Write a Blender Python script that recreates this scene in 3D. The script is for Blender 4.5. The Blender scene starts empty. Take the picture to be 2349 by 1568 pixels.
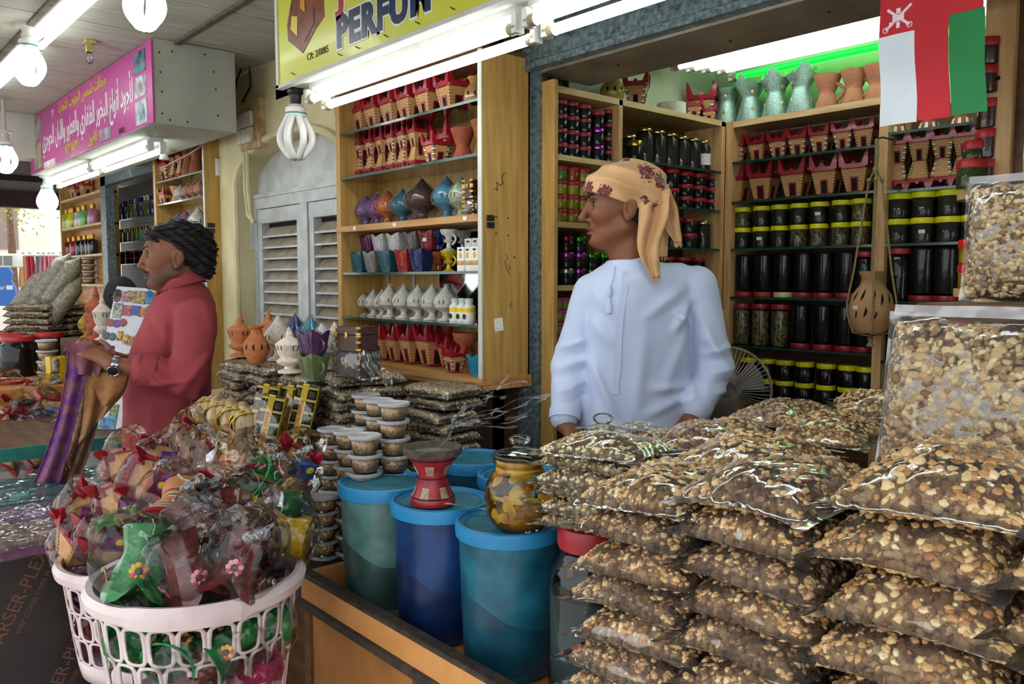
import bpy, math, random
import numpy as np
from math import sin, cos, pi, radians
from mathutils import Vector, Matrix, Euler
random.seed(7)
RNG = np.random.default_rng(7)
SC = bpy.context.scene
COL = SC.collection
# ------------------------------------------------------------------ camera
FPX, PW, PH = 1892.0, 2349, 1568
YAW, PITCH, CAMZ = radians(41.1), math.atan(144 / 1892.0), 1.48
_f = Vector((-cos(YAW) * cos(PITCH), sin(YAW) * cos(PITCH), -sin(PITCH)))
_r = Vector((sin(YAW), cos(YAW), 0)); _u = _r.cross(_f)
cam = bpy.data.cameras.new('camera'); camo = bpy.data.objects.new('camera', cam); COL.objects.link(camo)
cam.lens = 36.0 * FPX / PW; cam.sensor_width = 36.0; cam.sensor_fit = 'HORIZONTAL'
cam.clip_start = 0.02; cam.clip_end = 200
m3 = Matrix((_r, _u, -_f)).transposed().to_4x4(); m3.translation = (0, 0, CAMZ); camo.matrix_world = m3
SC.camera = camo
def at(u, v, x=None, y=None, z=None, s=None):
    "world point that a pixel of the 2349x1568 photograph sees on a given plane of the place"
    d = _f + _r * ((u - PW / 2) / FPX) - _u * ((v - PH / 2) / FPX)
    k = x / d.x if x is not None else y / d.y if y is not None else (z - CAMZ) / d.z if z is not None else s
    return Vector((0, 0, CAMZ)) + d * k
# ------------------------------------------------------------------ world, sun, exposure
wd = bpy.data.worlds.new('world'); SC.world = wd; wd.use_nodes = True
_n = wd.node_tree.nodes; _l = wd.node_tree.links
_bg = _n['Background']; _bg.inputs[0].default_value = (0.93, 0.97, 1.0, 1); _bg.inputs[1].default_value = 1.8
sun = bpy.data.lights.new('sun', 'SUN'); sun.energy = 5.5; sun.angle = radians(0.6); sun.color = (1.0, 0.96, 0.90)
suno = bpy.data.objects.new('sun', sun); COL.objects.link(suno); suno.rotation_euler = Euler((radians(38), 0, radians(-62)))
vs = SC.view_settings; vs.view_transform = 'Standard'; vs.look = 'None'; vs.gamma = 1.0; vs.use_curve_mapping = False
vs.exposure = 0.22
SC.cycles.transparent_max_bounces = 18; SC.cycles.max_bounces = 5; SC.cycles.diffuse_bounces = 3
SC.cycles.glossy_bounces = 2; SC.cycles.transmission_bounces = 2; SC.cycles.use_adaptive_sampling = True; SC.cycles.adaptive_threshold = 0.1; SC.cycles.adaptive_min_samples = 8; SC.cycles.sample_clamp_indirect = 4.0
SC.cycles.caustics_reflective = False; SC.cycles.caustics_refractive = False
# ------------------------------------------------------------------ materials
def C(h):
    h = h.lstrip('#'); o = []
    for i in (0, 2, 4):
        c = int(h[i:i + 2], 16) / 255
        o.append(c / 12.92 if c <= 0.04045 else ((c + 0.055) / 1.055) ** 2.4)
    return (*o, 1.0)
MATS = {}
def M(name, a, b=None, rough=0.5, metal=0.0, scale=25.0, stretch=(1, 1, 1), lo=0.35, hi=0.65, bump=0.0, bscale=None,
      coat=0.0, spec=0.5, emit=0.0, obcol=False, detail=3.0, sss=0.0, trans=0.0, voro=False, sheen=0.0, island=False):
    "procedural principled material: a and b mixed by noise that follows the object; obcol takes the base from the object's own colour"
    if name in MATS: return MATS[name]
    m = bpy.data.materials.new(name); m.use_nodes = True; nt = m.node_tree; N = nt.nodes; L = nt.links
    p = N['Principled BSDF']; a = C(a) if isinstance(a, str) else a
    b = a if b is None else (C(b) if isinstance(b, str) else b)
    tc = N.new('ShaderNodeTexCoord'); oi = N.new('ShaderNodeObjectInfo')
    mul = N.new('ShaderNodeVectorMath'); mul.operation = 'MULTIPLY_ADD'; mul.inputs[1].default_value = stretch
    rv = N.new('ShaderNodeVectorMath'); rv.operation = 'SCALE'; rv.inputs[0].default_value = (7.1, 3.3, 5.7)
    L.new(oi.outputs['Random'], rv.inputs['Scale']); L.new(tc.outputs['Object'], mul.inputs[0]); L.new(rv.outputs[0], mul.inputs[2])
    if voro:
        t = N.new('ShaderNodeTexVoronoi'); t.inputs['Scale'].default_value = scale; fac = t.outputs['Color']
    else:
        t = N.new('ShaderNodeTexNoise'); t.inputs['Scale'].default_value = scale; t.inputs['Detail'].default_value = detail; fac = t.outputs['Fac']
    L.new(mul.outputs[0], t.inputs['Vector'])
    r = N.new('ShaderNodeValToRGB'); r.color_ramp.elements[0].position = lo; r.color_ramp.elements[1].position = hi
    r.color_ramp.elements[0].color = a; r.color_ramp.elements[1].color = b
    if island:
        g = N.new('ShaderNodeNewGeometry'); fac = g.outputs['Random Per Island']
    L.new(fac, r.inputs[0]); col = r.outputs[0]
    if obcol:
        mx = N.new('ShaderNodeMix'); mx.data_type = 'RGBA'; mx.blend_type = 'MULTIPLY'; mx.inputs[0].default_value = 1
        L.new(oi.outputs['Color'], mx.inputs[6]); L.new(col, mx.inputs[7]); col = mx.outputs[2]
    L.new(col, p.inputs['Base Color'])
    p.inputs['Roughness'].default_value = rough; p.inputs['Metallic'].default_value = metal
    p.inputs['Specular IOR Level'].default_value = spec; p.inputs['Coat Weight'].default_value = coat; p.inputs['Coat Roughness'].default_value = 0.08
    if sss: p.inputs['Subsurface Weight'].default_value = sss; p.inputs['Subsurface Radius'].default_value = (0.01, 0.004, 0.002); p.inputs['Subsurface Scale'].default_value = 0.5
    if sheen: p.inputs['Sheen Weight'].default_value = sheen
    if trans: p.inputs['Transmission Weight'].default_value = trans
    if emit:
        L.new(col, p.inputs['Emission Color']); p.inputs['Emission Strength'].default_value = emit
    if bump:
        t2 = N.new('ShaderNodeTexNoise'); t2.inputs['Scale'].default_value = bscale or scale * 2; t2.inputs['Detail'].default_value = 2
        L.new(mul.outputs[0], t2.inputs['Vector'])
        bp = N.new('ShaderNodeBump'); bp.inputs['Strength'].default_value = bump; bp.inputs['Distance'].default_value = 0.01
        L.new(t2.outputs['Fac'], bp.inputs['Height']); L.new(bp.outputs[0], p.inputs['Normal'])
    MATS[name] = m; return m
def film(name, tint='#ffffff', base=0.05, gain=1.6, rough=0.06, bump=0.5, bscale=28.0, haze=0.0):
    "thin clear plastic or glass sheet: light passes straight through, the rest is mirrored by its Fresnel share"
    if name in MATS: return MATS[name]
    m = bpy.data.materials.new(name); m.use_nodes = True; nt = m.node_tree; N = nt.nodes; L = nt.links
    N.remove(N['Principled BSDF']); out = N['Material Output']
    tr = N.new('ShaderNodeBsdfTransparent'); tr.inputs[0].default_value = C(tint)
    gl = N.new('ShaderNodeBsdfGlossy'); gl.inputs['Roughness'].default_value = rough; gl.inputs['Color'].default_value = (1, 1, 1, 1)
    fr = N.new('ShaderNodeFresnel'); fr.inputs[0].default_value = 1.45
    ma = N.new('ShaderNodeMath'); ma.operation = 'MULTIPLY_ADD'; ma.inputs[1].default_value = gain; ma.inputs[2].default_value = base; ma.use_clamp = True
    L.new(fr.outputs[0], ma.inputs[0])
    mx = N.new('ShaderNodeMixShader'); L.new(ma.outputs[0], mx.inputs[0]); L.new(tr.outputs[0], mx.inputs[1]); L.new(gl.outputs[0], mx.inputs[2])
    sh = mx.outputs[0]
    if haze:
        df = N.new('ShaderNodeBsdfDiffuse'); df.inputs[0].default_value = (0.9, 0.92, 0.95, 1)
        m2 = N.new('ShaderNodeMixShader'); m2.inputs[0].default_value = haze; L.new(sh, m2.inputs[1]); L.new(df.outputs[0], m2.inputs[2]); sh = m2.outputs[0]
    if bump:
        tc = N.new('ShaderNodeTexCoord'); oi = N.new('ShaderNodeObjectInfo'); ad = N.new('ShaderNodeVectorMath'); ad.operation = 'ADD'
        L.new(tc.outputs['Object'], ad.inputs[0]); L.new(oi.outputs['Random'], ad.inputs[1])
        t = N.new('ShaderNodeTexNoise'); t.inputs['Scale'].default_value = bscale; t.inputs['Detail'].default_value = 1.0; t.inputs['Distortion'].default_value = 0.0; t.noise_dimensions = '3D'
        L.new(ad.outputs[0], t.inputs['Vector'])
        bp = N.new('ShaderNodeBump'); bp.inputs['Strength'].default_value = bump; bp.inputs['Distance'].default_value = 0.012
        L.new(t.outputs['Fac'], bp.inputs['Height']); L.new(bp.outputs[0], gl.inputs['Normal'])
    L.new(sh, out.inputs[0]); MATS[name] = m; return m
def bands(name, cols, period, axis='Z', rough=0.5, off=0.0, coat=0.0):
    "painted stripes that repeat along one axis of the object"
    if name in MATS: return MATS[name]
    m = M(name, '#808080', rough=rough, coat=coat); nt = m.node_tree; N = nt.nodes; L = nt.links
    tc = [n for n in N if n.type == 'TEX_COORD'][0]; sp = N.new('ShaderNodeSeparateXYZ'); L.new(tc.outputs['Object'], sp.inputs[0])
    a = N.new('ShaderNodeMath'); a.operation = 'MULTIPLY_ADD'; a.inputs[1].default_value = 1 / period; a.inputs[2].default_value = off + 50
    b = N.new('ShaderNodeMath'); b.operation = 'FRACT'; L.new(sp.outputs[axis], a.inputs[0]); L.new(a.outputs[0], b.inputs[0])
    r = N.new('ShaderNodeValToRGB'); r.color_ramp.interpolation = 'CONSTANT'; e = r.color_ramp.elements
    while len(e) < len(cols): e.new(0.5)
    tot = sum(w for _, w in cols); q = 0
    for i, (c, w) in enumerate(cols):
        e[i].position = q / tot; e[i].color = C(c); q += w
    L.new(b.outputs[0], r.inputs[0]); L.new(r.outputs[0], N['Principled BSDF'].inputs['Base Color']); return m
# ------------------------------------------------------------------ mesh building
class B:
    def __init__(s): s.v = []; s.f = []
    def add(s, vs, fs, T=None):
        o = len(s.v)
        s.v += [tuple(T @ Vector(p)) for p in vs] if T is not None else [tuple(p) for p in vs]
        s.f += [tuple(i + o for i in f) for f in fs]; return s
    def box(s, x0, x1, y0, y1, z0, z1, T=None, bev=0.0):
        if bev:
            b = bev; poly = [(x0 + b, y0), (x1 - b, y0), (x1, y0 + b), (x1, y1 - b), (x1 - b, y1), (x0 + b, y1), (x0, y1 - b), (x0, y0 + b)]
            cx, cy = (x0 + x1) / 2, (y0 + y1) / 2
            def sh(z, k): return [(cx + (px - cx) * (1 - k * b / max(1e-6, abs(x1 - x0) / 2)), cy + (py - cy) * (1 - k * b / max(1e-6, abs(y1 - y0) / 2)), z) for px, py in poly]
            return s.loft([sh(z0, 1), sh(z0 + b, 0), sh(z1 - b, 0), sh(z1, 1)], T)
        return s.add([(x0, y0, z0), (x1, y0, z0), (x1, y1, z0), (x0, y1, z0), (x0, y0, z1), (x1, y0, z1), (x1, y1, z1), (x0, y1, z1)],
                     [(0, 3, 2, 1), (4, 5, 6, 7), (0, 1, 5, 4), (1, 2, 6, 5), (2, 3, 7, 6), (3, 0, 4, 7)], T)
    def loft(s, rings, T=None, cap=True, closed=True):
        n = len(rings[0]); vs = [p for r in rings for p in r]; fs = []
        for i in range(len(rings) - 1):
            for j in range(n if closed else n - 1):
                k = (j + 1) % n; fs.append((i * n + j, i * n + k, (i + 1) * n + k, (i + 1) * n + j))
        if cap: fs += [tuple(range(n))[::-1], tuple((len(rings) - 1) * n + j for j in range(n))]
        return s.add(vs, fs, T)
    def lathe(s, prof, n=20, T=None, cap=True, sx=1.0, sy=1.0, ph=0.0):
        return s.loft([[(r * cos(ph + 2 * pi * j / n) * sx, r * sin(ph + 2 * pi * j / n) * sy, z) for j in range(n)] for r, z in prof], T, cap)
    def prism(s, poly, z0, z1, T=None):
        return s.loft([[(x, y, z0) for x, y in poly], [(x, y, z1) for x, y in poly]], T)
    def tube(s, pts, r, n=8, T=None, cap=True, closed=False):
        pts = [Vector(p) for p in pts]; rings = []; N_ = len(pts); rr = r if hasattr(r, '__len__') else [r] * N_
        t0 = (pts[1] - pts[0]).normalized(); a = t0.orthogonal().normalized()
        for i, p in enumerate(pts):
            if closed: t = (pts[(i + 1) % N_] - pts[i - 1])
            else: t = pts[min(i + 1, N_ - 1)] - pts[max(i - 1, 0)]
            t = t.normalized(); a = (a - t * a.dot(t)).normalized(); b = t.cross(a)
            rings.append([tuple(p + a * (rr[i] * cos(2 * pi * j / n)) + b * (rr[i] * sin(2 * pi * j / n))) for j in range(n)])
        if closed: rings.append(rings[0]); cap = False
        return s.loft(rings, T, cap)
    def grid(s, fn, nu, nv, T=None, wrap=False):
        vs = [fn(i / (nu if wrap else nu - 1), j / (nv - 1)) for j in range(nv) for i in range(nu)]; fs = []
        for j in range(nv - 1):
            for i in range(nu if wrap else nu - 1):
                k = (i + 1) % nu; fs.append((j * nu + i, j * nu + k, (j + 1) * nu + k, (j + 1) * nu + i))
        return s.add(vs, fs, T)
    def ell(s, c, r, n=14, m=9, T=None):
        c = Vector(c); rx, ry, rz = (r, r, r) if not hasattr(r, '__len__') else r
        rings = [[(c.x + rx * cos(2 * pi * j / n) * sin(pi * i / m), c.y + ry * sin(2 * pi * j / n) * sin(pi * i / m), c.z - rz * cos(pi * i / m)) for j in range(n)] for i in range(1, m)]
        o = len(s.v); s.loft(rings, T, cap=False); k = len(s.v)
        b, t = (c.x, c.y, c.z - rz), (c.x, c.y, c.z + rz)
        if T is not None: b, t = tuple(T @ Vector(b)), tuple(T @ Vector(t))
        s.v += [b, t]; q = o + (m - 2) * n
        s.f += [(o + (j + 1) % n, o + j, k) for j in range(n)] + [(q + j, q + (j + 1) % n, k + 1) for j in range(n)]; return s
    def mesh(s, mat=None, smooth=35, name='shape'):
        me = bpy.data.meshes.new(name); me.from_pydata(s.v, [], s.f)
        if smooth:
            me.shade_smooth()
            if smooth < 180: me.set_sharp_from_angle(angle=radians(smooth))
        if mat: me.materials.append(mat)
        return me
def npmesh(V, Fq, mat=None, smooth=180):
    me = bpy.data.meshes.new('shape'); me.from_pydata(np.asarray(V, float).tolist(), [], np.asarray(Fq).tolist())
    if smooth:
        me.shade_smooth()
        if smooth < 180: me.set_sharp_from_angle(angle=radians(smooth))
    if mat: me.materials.append(mat)
    return me
# ------------------------------------------------------------------ objects
def link(o, parent=None):
    COL.objects.link(o)
    if parent is not None: o.parent = parent
    return o
def part(name, me, parent, mat=None, loc=None, rot=None, scale=None, col=None, kind=None, label=None):
    if isinstance(me, B): me = me.mesh(mat)
    elif mat is not None and not me.materials: me.materials.append(mat)
    o = link(bpy.data.objects.new(name, me), parent)
    if loc is not None: o.location = loc
    if rot is not None: o.rotation_euler = rot
    if scale is not None: o.scale = (scale,) * 3 if not hasattr(scale, '__len__') else scale
    if col is not None: o.color = C(col) if isinstance(col, str) else col
    if kind: o['kind'] = kind
    if label: o['label'] = label
    return o
def tag(o, label, cat, group=None, kind=None):
    o['label'] = label; o['category'] = cat
    if group: o['group'] = group
    if kind: o['kind'] = kind
    return o
def thing(name, label, cat, loc=(0, 0, 0), rot=0.0, group=None, scale=None):
    o = bpy.data.objects.new(name, None); COL.objects.link(o); o.empty_display_size = 0.05
    o.location = loc; o.rotation_euler = rot if hasattr(rot, '__len__') else (0, 0, rot)
    if scale is not None: o.scale = (scale,) * 3 if not hasattr(scale, '__len__') else scale
    return tag(o, label, cat, group)
def solo(name, me, label, cat, mat=None, loc=None, rot=None, group=None, scale=None, col=None):
    return tag(part(name, me, None, mat, loc, rot, scale, col), label, cat, group)
def struct(name, me, mat=None, parent=None, loc=None, label=None):
    o = part(name, me, parent, mat, loc)
    if parent is None: o['kind'] = 'structure'
    if label: o['label'] = label
    return o
def text(name, body, size, mat, parent, loc, rot, ext=0.001, off=0.0, align='CENTER', sx=1.0, shear=0.0, spacing=1.0):
    cu = bpy.data.curves.new(name, 'FONT'); cu.body = body; cu.size = size; cu.extrude = ext; cu.offset = off
    cu.align_x = align; cu.align_y = 'CENTER'; cu.shear = shear; cu.space_character = spacing; cu.resolution_u = 3; cu.materials.append(mat)
    tmp = bpy.data.objects.new(name, cu); me = bpy.data.meshes.new_from_object(tmp); bpy.data.objects.remove(tmp); bpy.data.curves.remove(cu)
    o = link(bpy.data.objects.new(name, me), parent); o.location = loc; o.rotation_euler = rot; o.scale = (sx, 1, 1); return o
ORD = ['first', 'second', 'third', 'fourth', 'fifth', 'sixth', 'seventh', 'eighth', 'ninth', 'tenth', 'eleventh', 'twelfth', 'thirteenth', 'fourteenth', 'fifteenth', 'sixteenth']
FRONT = (radians(90), 0, 0)      # text or sheet that faces the street (-Y)
SIDE = (radians(90), 0, radians(90))   # faces +X
# ================================================================== setting
m_conc = M('pavement', '#8f8d88', '#777571', rough=0.9, scale=6, bump=0.3, bscale=60)
m_cream = M('cream_plaster', '#d9cfa6', '#c4b98e', rough=0.75, scale=5, bump=0.12, bscale=50)
m_white = M('white_paint', '#d2d4cc', '#bec0b6', rough=0.6, scale=6, bump=0.05)
m_tile = M('ceiling_board', '#bcbeb2', '#a9aa9c', rough=0.7, scale=7, stretch=(5, 1, 1), bump=0.15, bscale=40)
m_joint = M('joint_dark', '#6d6255', '#4a4138', rough=0.8, scale=30)
m_grey = M('grey_board', '#adafa2', '#9d9f92', rough=0.7, scale=4)
m_galv = M('galvanised_steel', '#84969a', '#3e4a4e', rough=0.42, metal=0.35, scale=70, lo=0.3, hi=0.7, bump=0.05, detail=4)
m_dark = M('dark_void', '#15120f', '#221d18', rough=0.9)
m_brown_sheet = M('brown_sheet', '#8a8170', '#6b6252', rough=0.35, scale=6)
m_wood = M('yellow_wood', '#c29a56', '#a88242', rough=0.45, scale=9, stretch=(6, 6, 0.5), bump=0.08, bscale=14, spec=0.4)
m_woodx = M('yellow_wood_cross', '#c4935a', '#a87638', rough=0.5, scale=9, stretch=(0.5, 6, 6), bump=0.08, bscale=14)
m_pine = M('pale_pine', '#d9b27c', '#c0935a', rough=0.5, scale=9, stretch=(6, 6, 0.6), bump=0.08, bscale=14)
m_pinex = M('pale_pine_cross', '#dbc08e', '#c4a068', rough=0.5, scale=9, stretch=(0.6, 0.6, 6), bump=0.05)
m_brownw = M('brown_ply', '#6f4a28', '#4e3219', rough=0.55, scale=7, stretch=(1, 4, 4))
m_orange = M('orange_ply', '#c8863c', '#a9692a', rough=0.55, scale=8, bump=0.08)
m_black = M('black_plastic', '#131313', '#1d1d1d', rough=0.4)
m_alu = M('painted_aluminium', '#c9cdcb', '#b0b4b2', rough=0.4, scale=12, bump=0.03)
m_slat = M('dusty_slat', '#a69a88', '#8b7f6d', rough=0.6, scale=18)
m_greenwall = M('shop_wall', '#cfd3bf', '#bcc2ad', rough=0.6, scale=5)
m_shopglass = film('shelf_glass', '#bfe6dc', base=0.06, gain=1.2, rough=0.03, bump=0)
m_glassedge = M('glass_edge', '#1f4e44', '#173c34', rough=0.2, coat=0.6)
WY = 1.72
struct('floor', B().box(-24, 8, -14, 8, -0.2, 0.0), m_conc)
struct('floor_shop', B().box(-1.95, 0.6, 1.8, 3.0, 0.0, 0.06), m_brownw)
# ceiling: tiles in view are pieces of their own, the rest one board
ceil = struct('ceiling', B().box(-5.78, 1.6, -.35, 1.8, 2.5, 2.56).box(-2.66, 1.6, -.35, 1.8, 2.48, 2.5).box(-5.78, -2.66, -.35, 0.23, 2.48, 2.5), m_joint)
TX = [-5.78, -5.32, -4.91, -4.50, -4.03, -3.575, -3.10, -2.66]; TY = [0.23, 0.755, 1.28, 1.8]
for i in range(7):
    for j in range(3):
        g = 0.004
        part('ceiling_tile', B().box(TX[i] + g, TX[i + 1] - g, TY[j] + g, TY[j + 1] - g, 2.478 + 0.003 * ((i * 3 + j) % 3) * 0.5, 2.499), ceil, m_tile)
for y in TY[1:3]: part('ceiling_batten', B().box(-5.78, -2.62, y - 0.012, y + 0.012, 2.466, 2.48), ceil, m_joint)
struct('trim_1', B().box(-5.98, -5.78, -.35, 1.9, 2.22, 2.56), m_white, label='pale beam end of the walkway ceiling')
# cream wall with the arched doorway
ax0, ax1, az, rise = -4.07, -2.99, 1.93, 0.20
cxm, hw = (ax0 + ax1) / 2, (ax1 - ax0) / 2
arc = [(cxm - hw * cos(pi * k / 24), az + rise * sin(pi * k / 24)) for k in range(25)]
b = B(); b.box(-4.30, ax0, WY, WY + 0.2, 0, 2.48).box(ax1, -2.90, WY, WY + 0.2, 0, 2.48)
for (xa, za), (xb, zb) in zip(arc[:-1], arc[1:]):
    b.add([(xa, WY, za), (xb, WY, zb), (xb, WY, 2.48), (xa, WY, 2.48), (xa, WY + 0.2, za), (xb, WY + 0.2, zb)], [(0, 1, 2, 3), (1, 0, 4, 5)])
wall = struct('wall_back', b, m_cream, label='cream plaster wall with an arched doorway')
mb = B().tube([(ax0 - 0.015, WY - 0.004, 1.2)] + [(x + (x - cxm) * 0.03, WY - 0.006, z + 0.018) for x, z in arc] + [(ax1 + 0.015, WY - 0.004, 1.2)], 0.018, 8)
part('arch_moulding', mb, wall, m_cream)
struct('wall_behind_cabinet', B().box(-2.90, -2.02, 1.83, 1.95, 0, 2.48), m_brownw)
struct('trim_2', B().box(-5.4, -4.30, 1.80, 1.9, 0, 2.48), m_cream, label='cream wall behind the neighbouring cabinet')
# louvre door
dy = WY + 0.10
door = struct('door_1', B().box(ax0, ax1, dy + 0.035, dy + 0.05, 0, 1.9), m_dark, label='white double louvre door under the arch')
part('arch_panel', B().add([(x, dy, z) for x, z in arc] + [(ax0, dy, 1.90), (ax1, dy, 1.90)], [tuple(range(25)) + (26, 25)]).box(ax0 + .002, ax1 - .002, dy - 0.024, dy - .0005, 1.886, 1.906), door, m_alu)
fr = B()
for a, c in ((ax0, ax0 + 0.03), (ax1 - 0.03, ax1), (cxm - 0.035, cxm + 0.035)): fr.box(a, c, dy - 0.02, dy + 0.04, 0, 1.885)
fr.box(ax0 + .001, ax1 - .001, dy - 0.0215, dy + 0.039, 1.832, 1.8845); part('door_frame', fr, door, m_alu)
for s, (a, c) in enumerate(((ax0 + 0.03, cxm - 0.038), (cxm + 0.038, ax1 - 0.03))):
    lf = B().box(a, a + 0.045, dy - 0.012, dy + 0.03, 0.1, 1.83).box(c - 0.045, c, dy - 0.012, dy + 0.03, 0.1, 1.83).box(a + .001, c - .001, dy - 0.0135, dy + 0.029, 1.76, 1.829).box(a + .001, c - .001, dy - 0.0135, dy + 0.029, 0.101, 0.2)
    leaf = part('door_leaf', lf, door, m_alu)
    for k in range(28):
        z = 1.74 - k * 0.055
        sl = B().add([(a + .045, dy + .028, z), (c - .045, dy + .028, z), (c - .045, dy - .006, z - .044), (a + .045, dy - .006, z - .044), (a + .045, dy - .006, z - .052), (c - .045, dy - .006, z - .052)], [(0, 3, 2, 1), (3, 4, 5, 2)])
        part('slat', sl, leaf, m_slat)
        if k < 14: part('slat_edge', B().box(a + .045, c - .045, dy - .0085, dy - .0065, z - .053, z - .043), leaf, m_alu)
for z in (1.72, 1.0): part('hinge', B().box(ax0 - 0.03, ax0 + 0.012, dy - 0.04, dy - 0.02, z - 0.09, z + 0.09), door, m_alu)
# steel shutter frame of the shop
sp = B().box(-2.02, -1.975, 1.79, 1.83, 0, 2.26).box(-1.975, -1.95, 1.815, 1.83, 0, 2.2)
fr = struct('trim_3', sp, m_galv, label='galvanised steel guide rail beside the shop opening')
part('dark_channel', B().box(-1.974, -1.935, 1.831, 1.84, 0, 2.14), fr, m_dark)
part('bracket', B().box(-2.03, -1.955, 1.775, 1.79, 2.13, 2.20).lathe([(0.012, 0), (0.012, 0.008)], 10, Matrix.Translation((-1.99, 1.775, 2.165)) @ Matrix.Rotation(pi / 2, 4, 'X')), fr, m_galv)
bm = B().box(-1.98, 1.2, 1.79, 1.82, 2.165, 2.27).box(-1.98, 1.2, 1.78, 1.82, 2.138, 2.156).box(-1.98, 1.2, 1.795, 1.82, 2.156, 2.165)
struct('beam_steel', bm, m_galv, label='galvanised steel beam over the shop opening')
sf = struct('ceiling_soffit', B().box(-1.97, 1.2, 1.82, 2.07, 2.13, 2.15).box(-1.97, 1.2, 2.05, 2.07, 2.15, 2.5), m_brown_sheet, label='brown sheet metal shutter box')
for x, y in ((-1.72, 1.93), (-1.35, 1.97), (-1.05, 1.94)): part('screw', B().lathe([(0.005, 0), (0.004, -0.003)], 8), sf, m_dark, loc=(x, y, 2.13))
# shop shell
struct('wall_shop_left', B().box(-2.2, -2.14, 1.83, 3.1, 0, 2.5), m_greenwall)
struct('wall_shop_rear', B().box(-2.2, 1.2, 3.02, 3.1, 0, 2.5), m_greenwall)
struct('wall_shop_right', B().box(0.7, 0.78, 1.83, 3.1, 0, 2.5), m_greenwall)
struct('ceiling_shop', B().box(-2.2, 1.2, 2.05, 3.1, 2.5, 2.56), m_white)
struct('roof', B().box(-9, 2.0, 1.8, 3.4, 2.57, 2.66), m_joint)
struct('wall_over_sign', B().box(-3.62, -2.0, 1.72, 1.8, 2.3, 2.5), m_cream)
# fascia of the neighbouring shop and the sign box of this one
fa = struct('trim_4', B().box(-5.95, -3.62, 1.18, 1.53, 2.13, 2.478), m_grey, label='grey boxed fascia behind the pink sign')
for u, v in ((365, 120), (395, 118), (368, 165), (372, 210), (470, 125), (490, 165), (495, 205), (372, 260), (390, 275), (430, 280), (500, 265)):
    p = at(u, v, x=-3.62)
    part('screw', B().lathe([(0.004, 0), (0.003, 0.003)], 8), fa, m_dark, loc=p, rot=(0, radians(90), 0))
fb = struct('trim_5', B().box(-2.62, 1.6, 1.262, 1.45, 2.125, 2.62), m_white, label='white boxed fascia behind the yellow sign')
# electrical bits on the cream wall
# ================================================================== makers of the shop's goods
m_tan = M('tan_clay', '#c99a68', '#b98656', rough=0.75, scale=14)
m_red = M('red_gloss_paint', '#a5162a', '#8a1020', rough=0.28, scale=20, coat=0.3)
m_str_red = bands('red_stripes', [('#c8a060', 3), ('#8a2420', .8)], 0.075, rough=0.5)
m_str_wht = bands('white_green_stripes', [('#e9e4d8', 2), ('#1c1a18', .7), ('#b98a50', 2), ('#1c5a38', 1.2), ('#a83028', .8)], 0.16, rough=0.5)
m_str_gold = bands('gold_stripes', [('#c39a4c', 3), ('#1e1712', 1.1)], 0.085, rough=0.5)
STR = {'r': m_str_red, 'w': m_str_wht, 'g': m_str_gold}
m_hole = M('dark_hole', '#150b08', rough=0.95)
def sq(h, z, r=0.12):
    k = h * (1 - r); return [(-k, -h, z), (k, -h, z), (h, -k, z), (h, k, z), (k, h, z), (-k, h, z), (-h, k, z), (-h, -k, z)]
def hz(z): return 0.26 + (0.43 - 0.26) * z / 0.66
_cb = B().loft([sq(hz(0) * .97, 0), sq(hz(.66) * .97, .66)]).mesh(m_tan)
_cr = B().loft([sq(hz(0), 0), sq(hz(.05) + .004, .05)]).loft([sq(.43, .62), sq(.455, .64), sq(.47, .75), sq(.40, .75), sq(.36, .64)], cap=True)
for sx in (-1, 1):
    for sy in (-1, 1):
        h = [(.22, .22, .72), (.48, .22, .72), (.48, .48, .72), (.22, .48, .72)]
        rings = [[(sx * x, sy * y, .68) for x, y, z in h], [(sx * (.29 + (x - .22) * .78), sy * (.29 + (y - .22) * .78), .80) for x, y, z in h],
                 [(sx * (.38 + (x - .22) * .46), sy * (.38 + (y - .22) * .46), .97) for x, y, z in h], [(sx * (.45 + (x - .22) * .12), sy * (.45 + (y - .22) * .12), 1.07) for x, y, z in h]]
        if sx * sy < 0: rings = [r[::-1] for r in rings]
        _cr.loft(rings)
for k in range(4):
    T = Matrix.Rotation(k * pi / 2, 4, 'Z')
    _cr.add([(-.09, -.47, .74), (.09, -.47, .74), (.045, -.465, .81), (-.045, -.465, .81), (-.09, -.41, .74), (.09, -.41, .74), (.045, -.415, .81), (-.045, -.415, .81)],
            [(0, 1, 2, 3), (1, 5, 6, 2), (4, 0, 3, 7), (3, 2, 6, 7), (5, 4, 7, 6)], T)
_cr = _cr.mesh(m_red)
_cc = {}
for key, mm in STR.items():
    w = .095
    def q(z): a = hz(z) + .008; return [(a - w - .04 * z, -a, z), (a, -a, z), (a, -a + w + .04 * z, z), (a - .05, -a + w, z), (a - w, -a + .05, z)]
    _cc[key] = B().loft([q(.05), q(.62)]).mesh(mm)
def fp(x, z, o=.006): return (x, -hz(z) - o, z)
_wf = B()
for x0, x1, z0, z1 in ((-.135, -.09, .04, .42), (.09, .135, .04, .42), (-.135, .135, .375, .42)):
    _wf.add([fp(x0, z0), fp(x1, z0), fp(x1, z1), fp(x0, z1), fp(x0, z0, -.03), fp(x1, z0, -.03), fp(x1, z1, -.03), fp(x0, z1, -.03)], [(0, 1, 2, 3), (0, 3, 7, 4), (1, 5, 6, 2), (3, 2, 6, 7), (0, 4, 5, 1)])
_nf = len(_wf.f)
_wf.add([fp(-.09, .06, -.004), fp(.09, .06, -.004), fp(.09, .375, -.004), fp(-.09, .375, -.004)], [(0, 1, 2, 3)])
_wf = _wf.mesh(m_red); _wf.materials.append(m_hole); _wf.polygons[_nf].material_index = 1
_cin = B().loft([sq(.37, .655), sq(.2, .656)]).mesh(m_hole)
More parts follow.
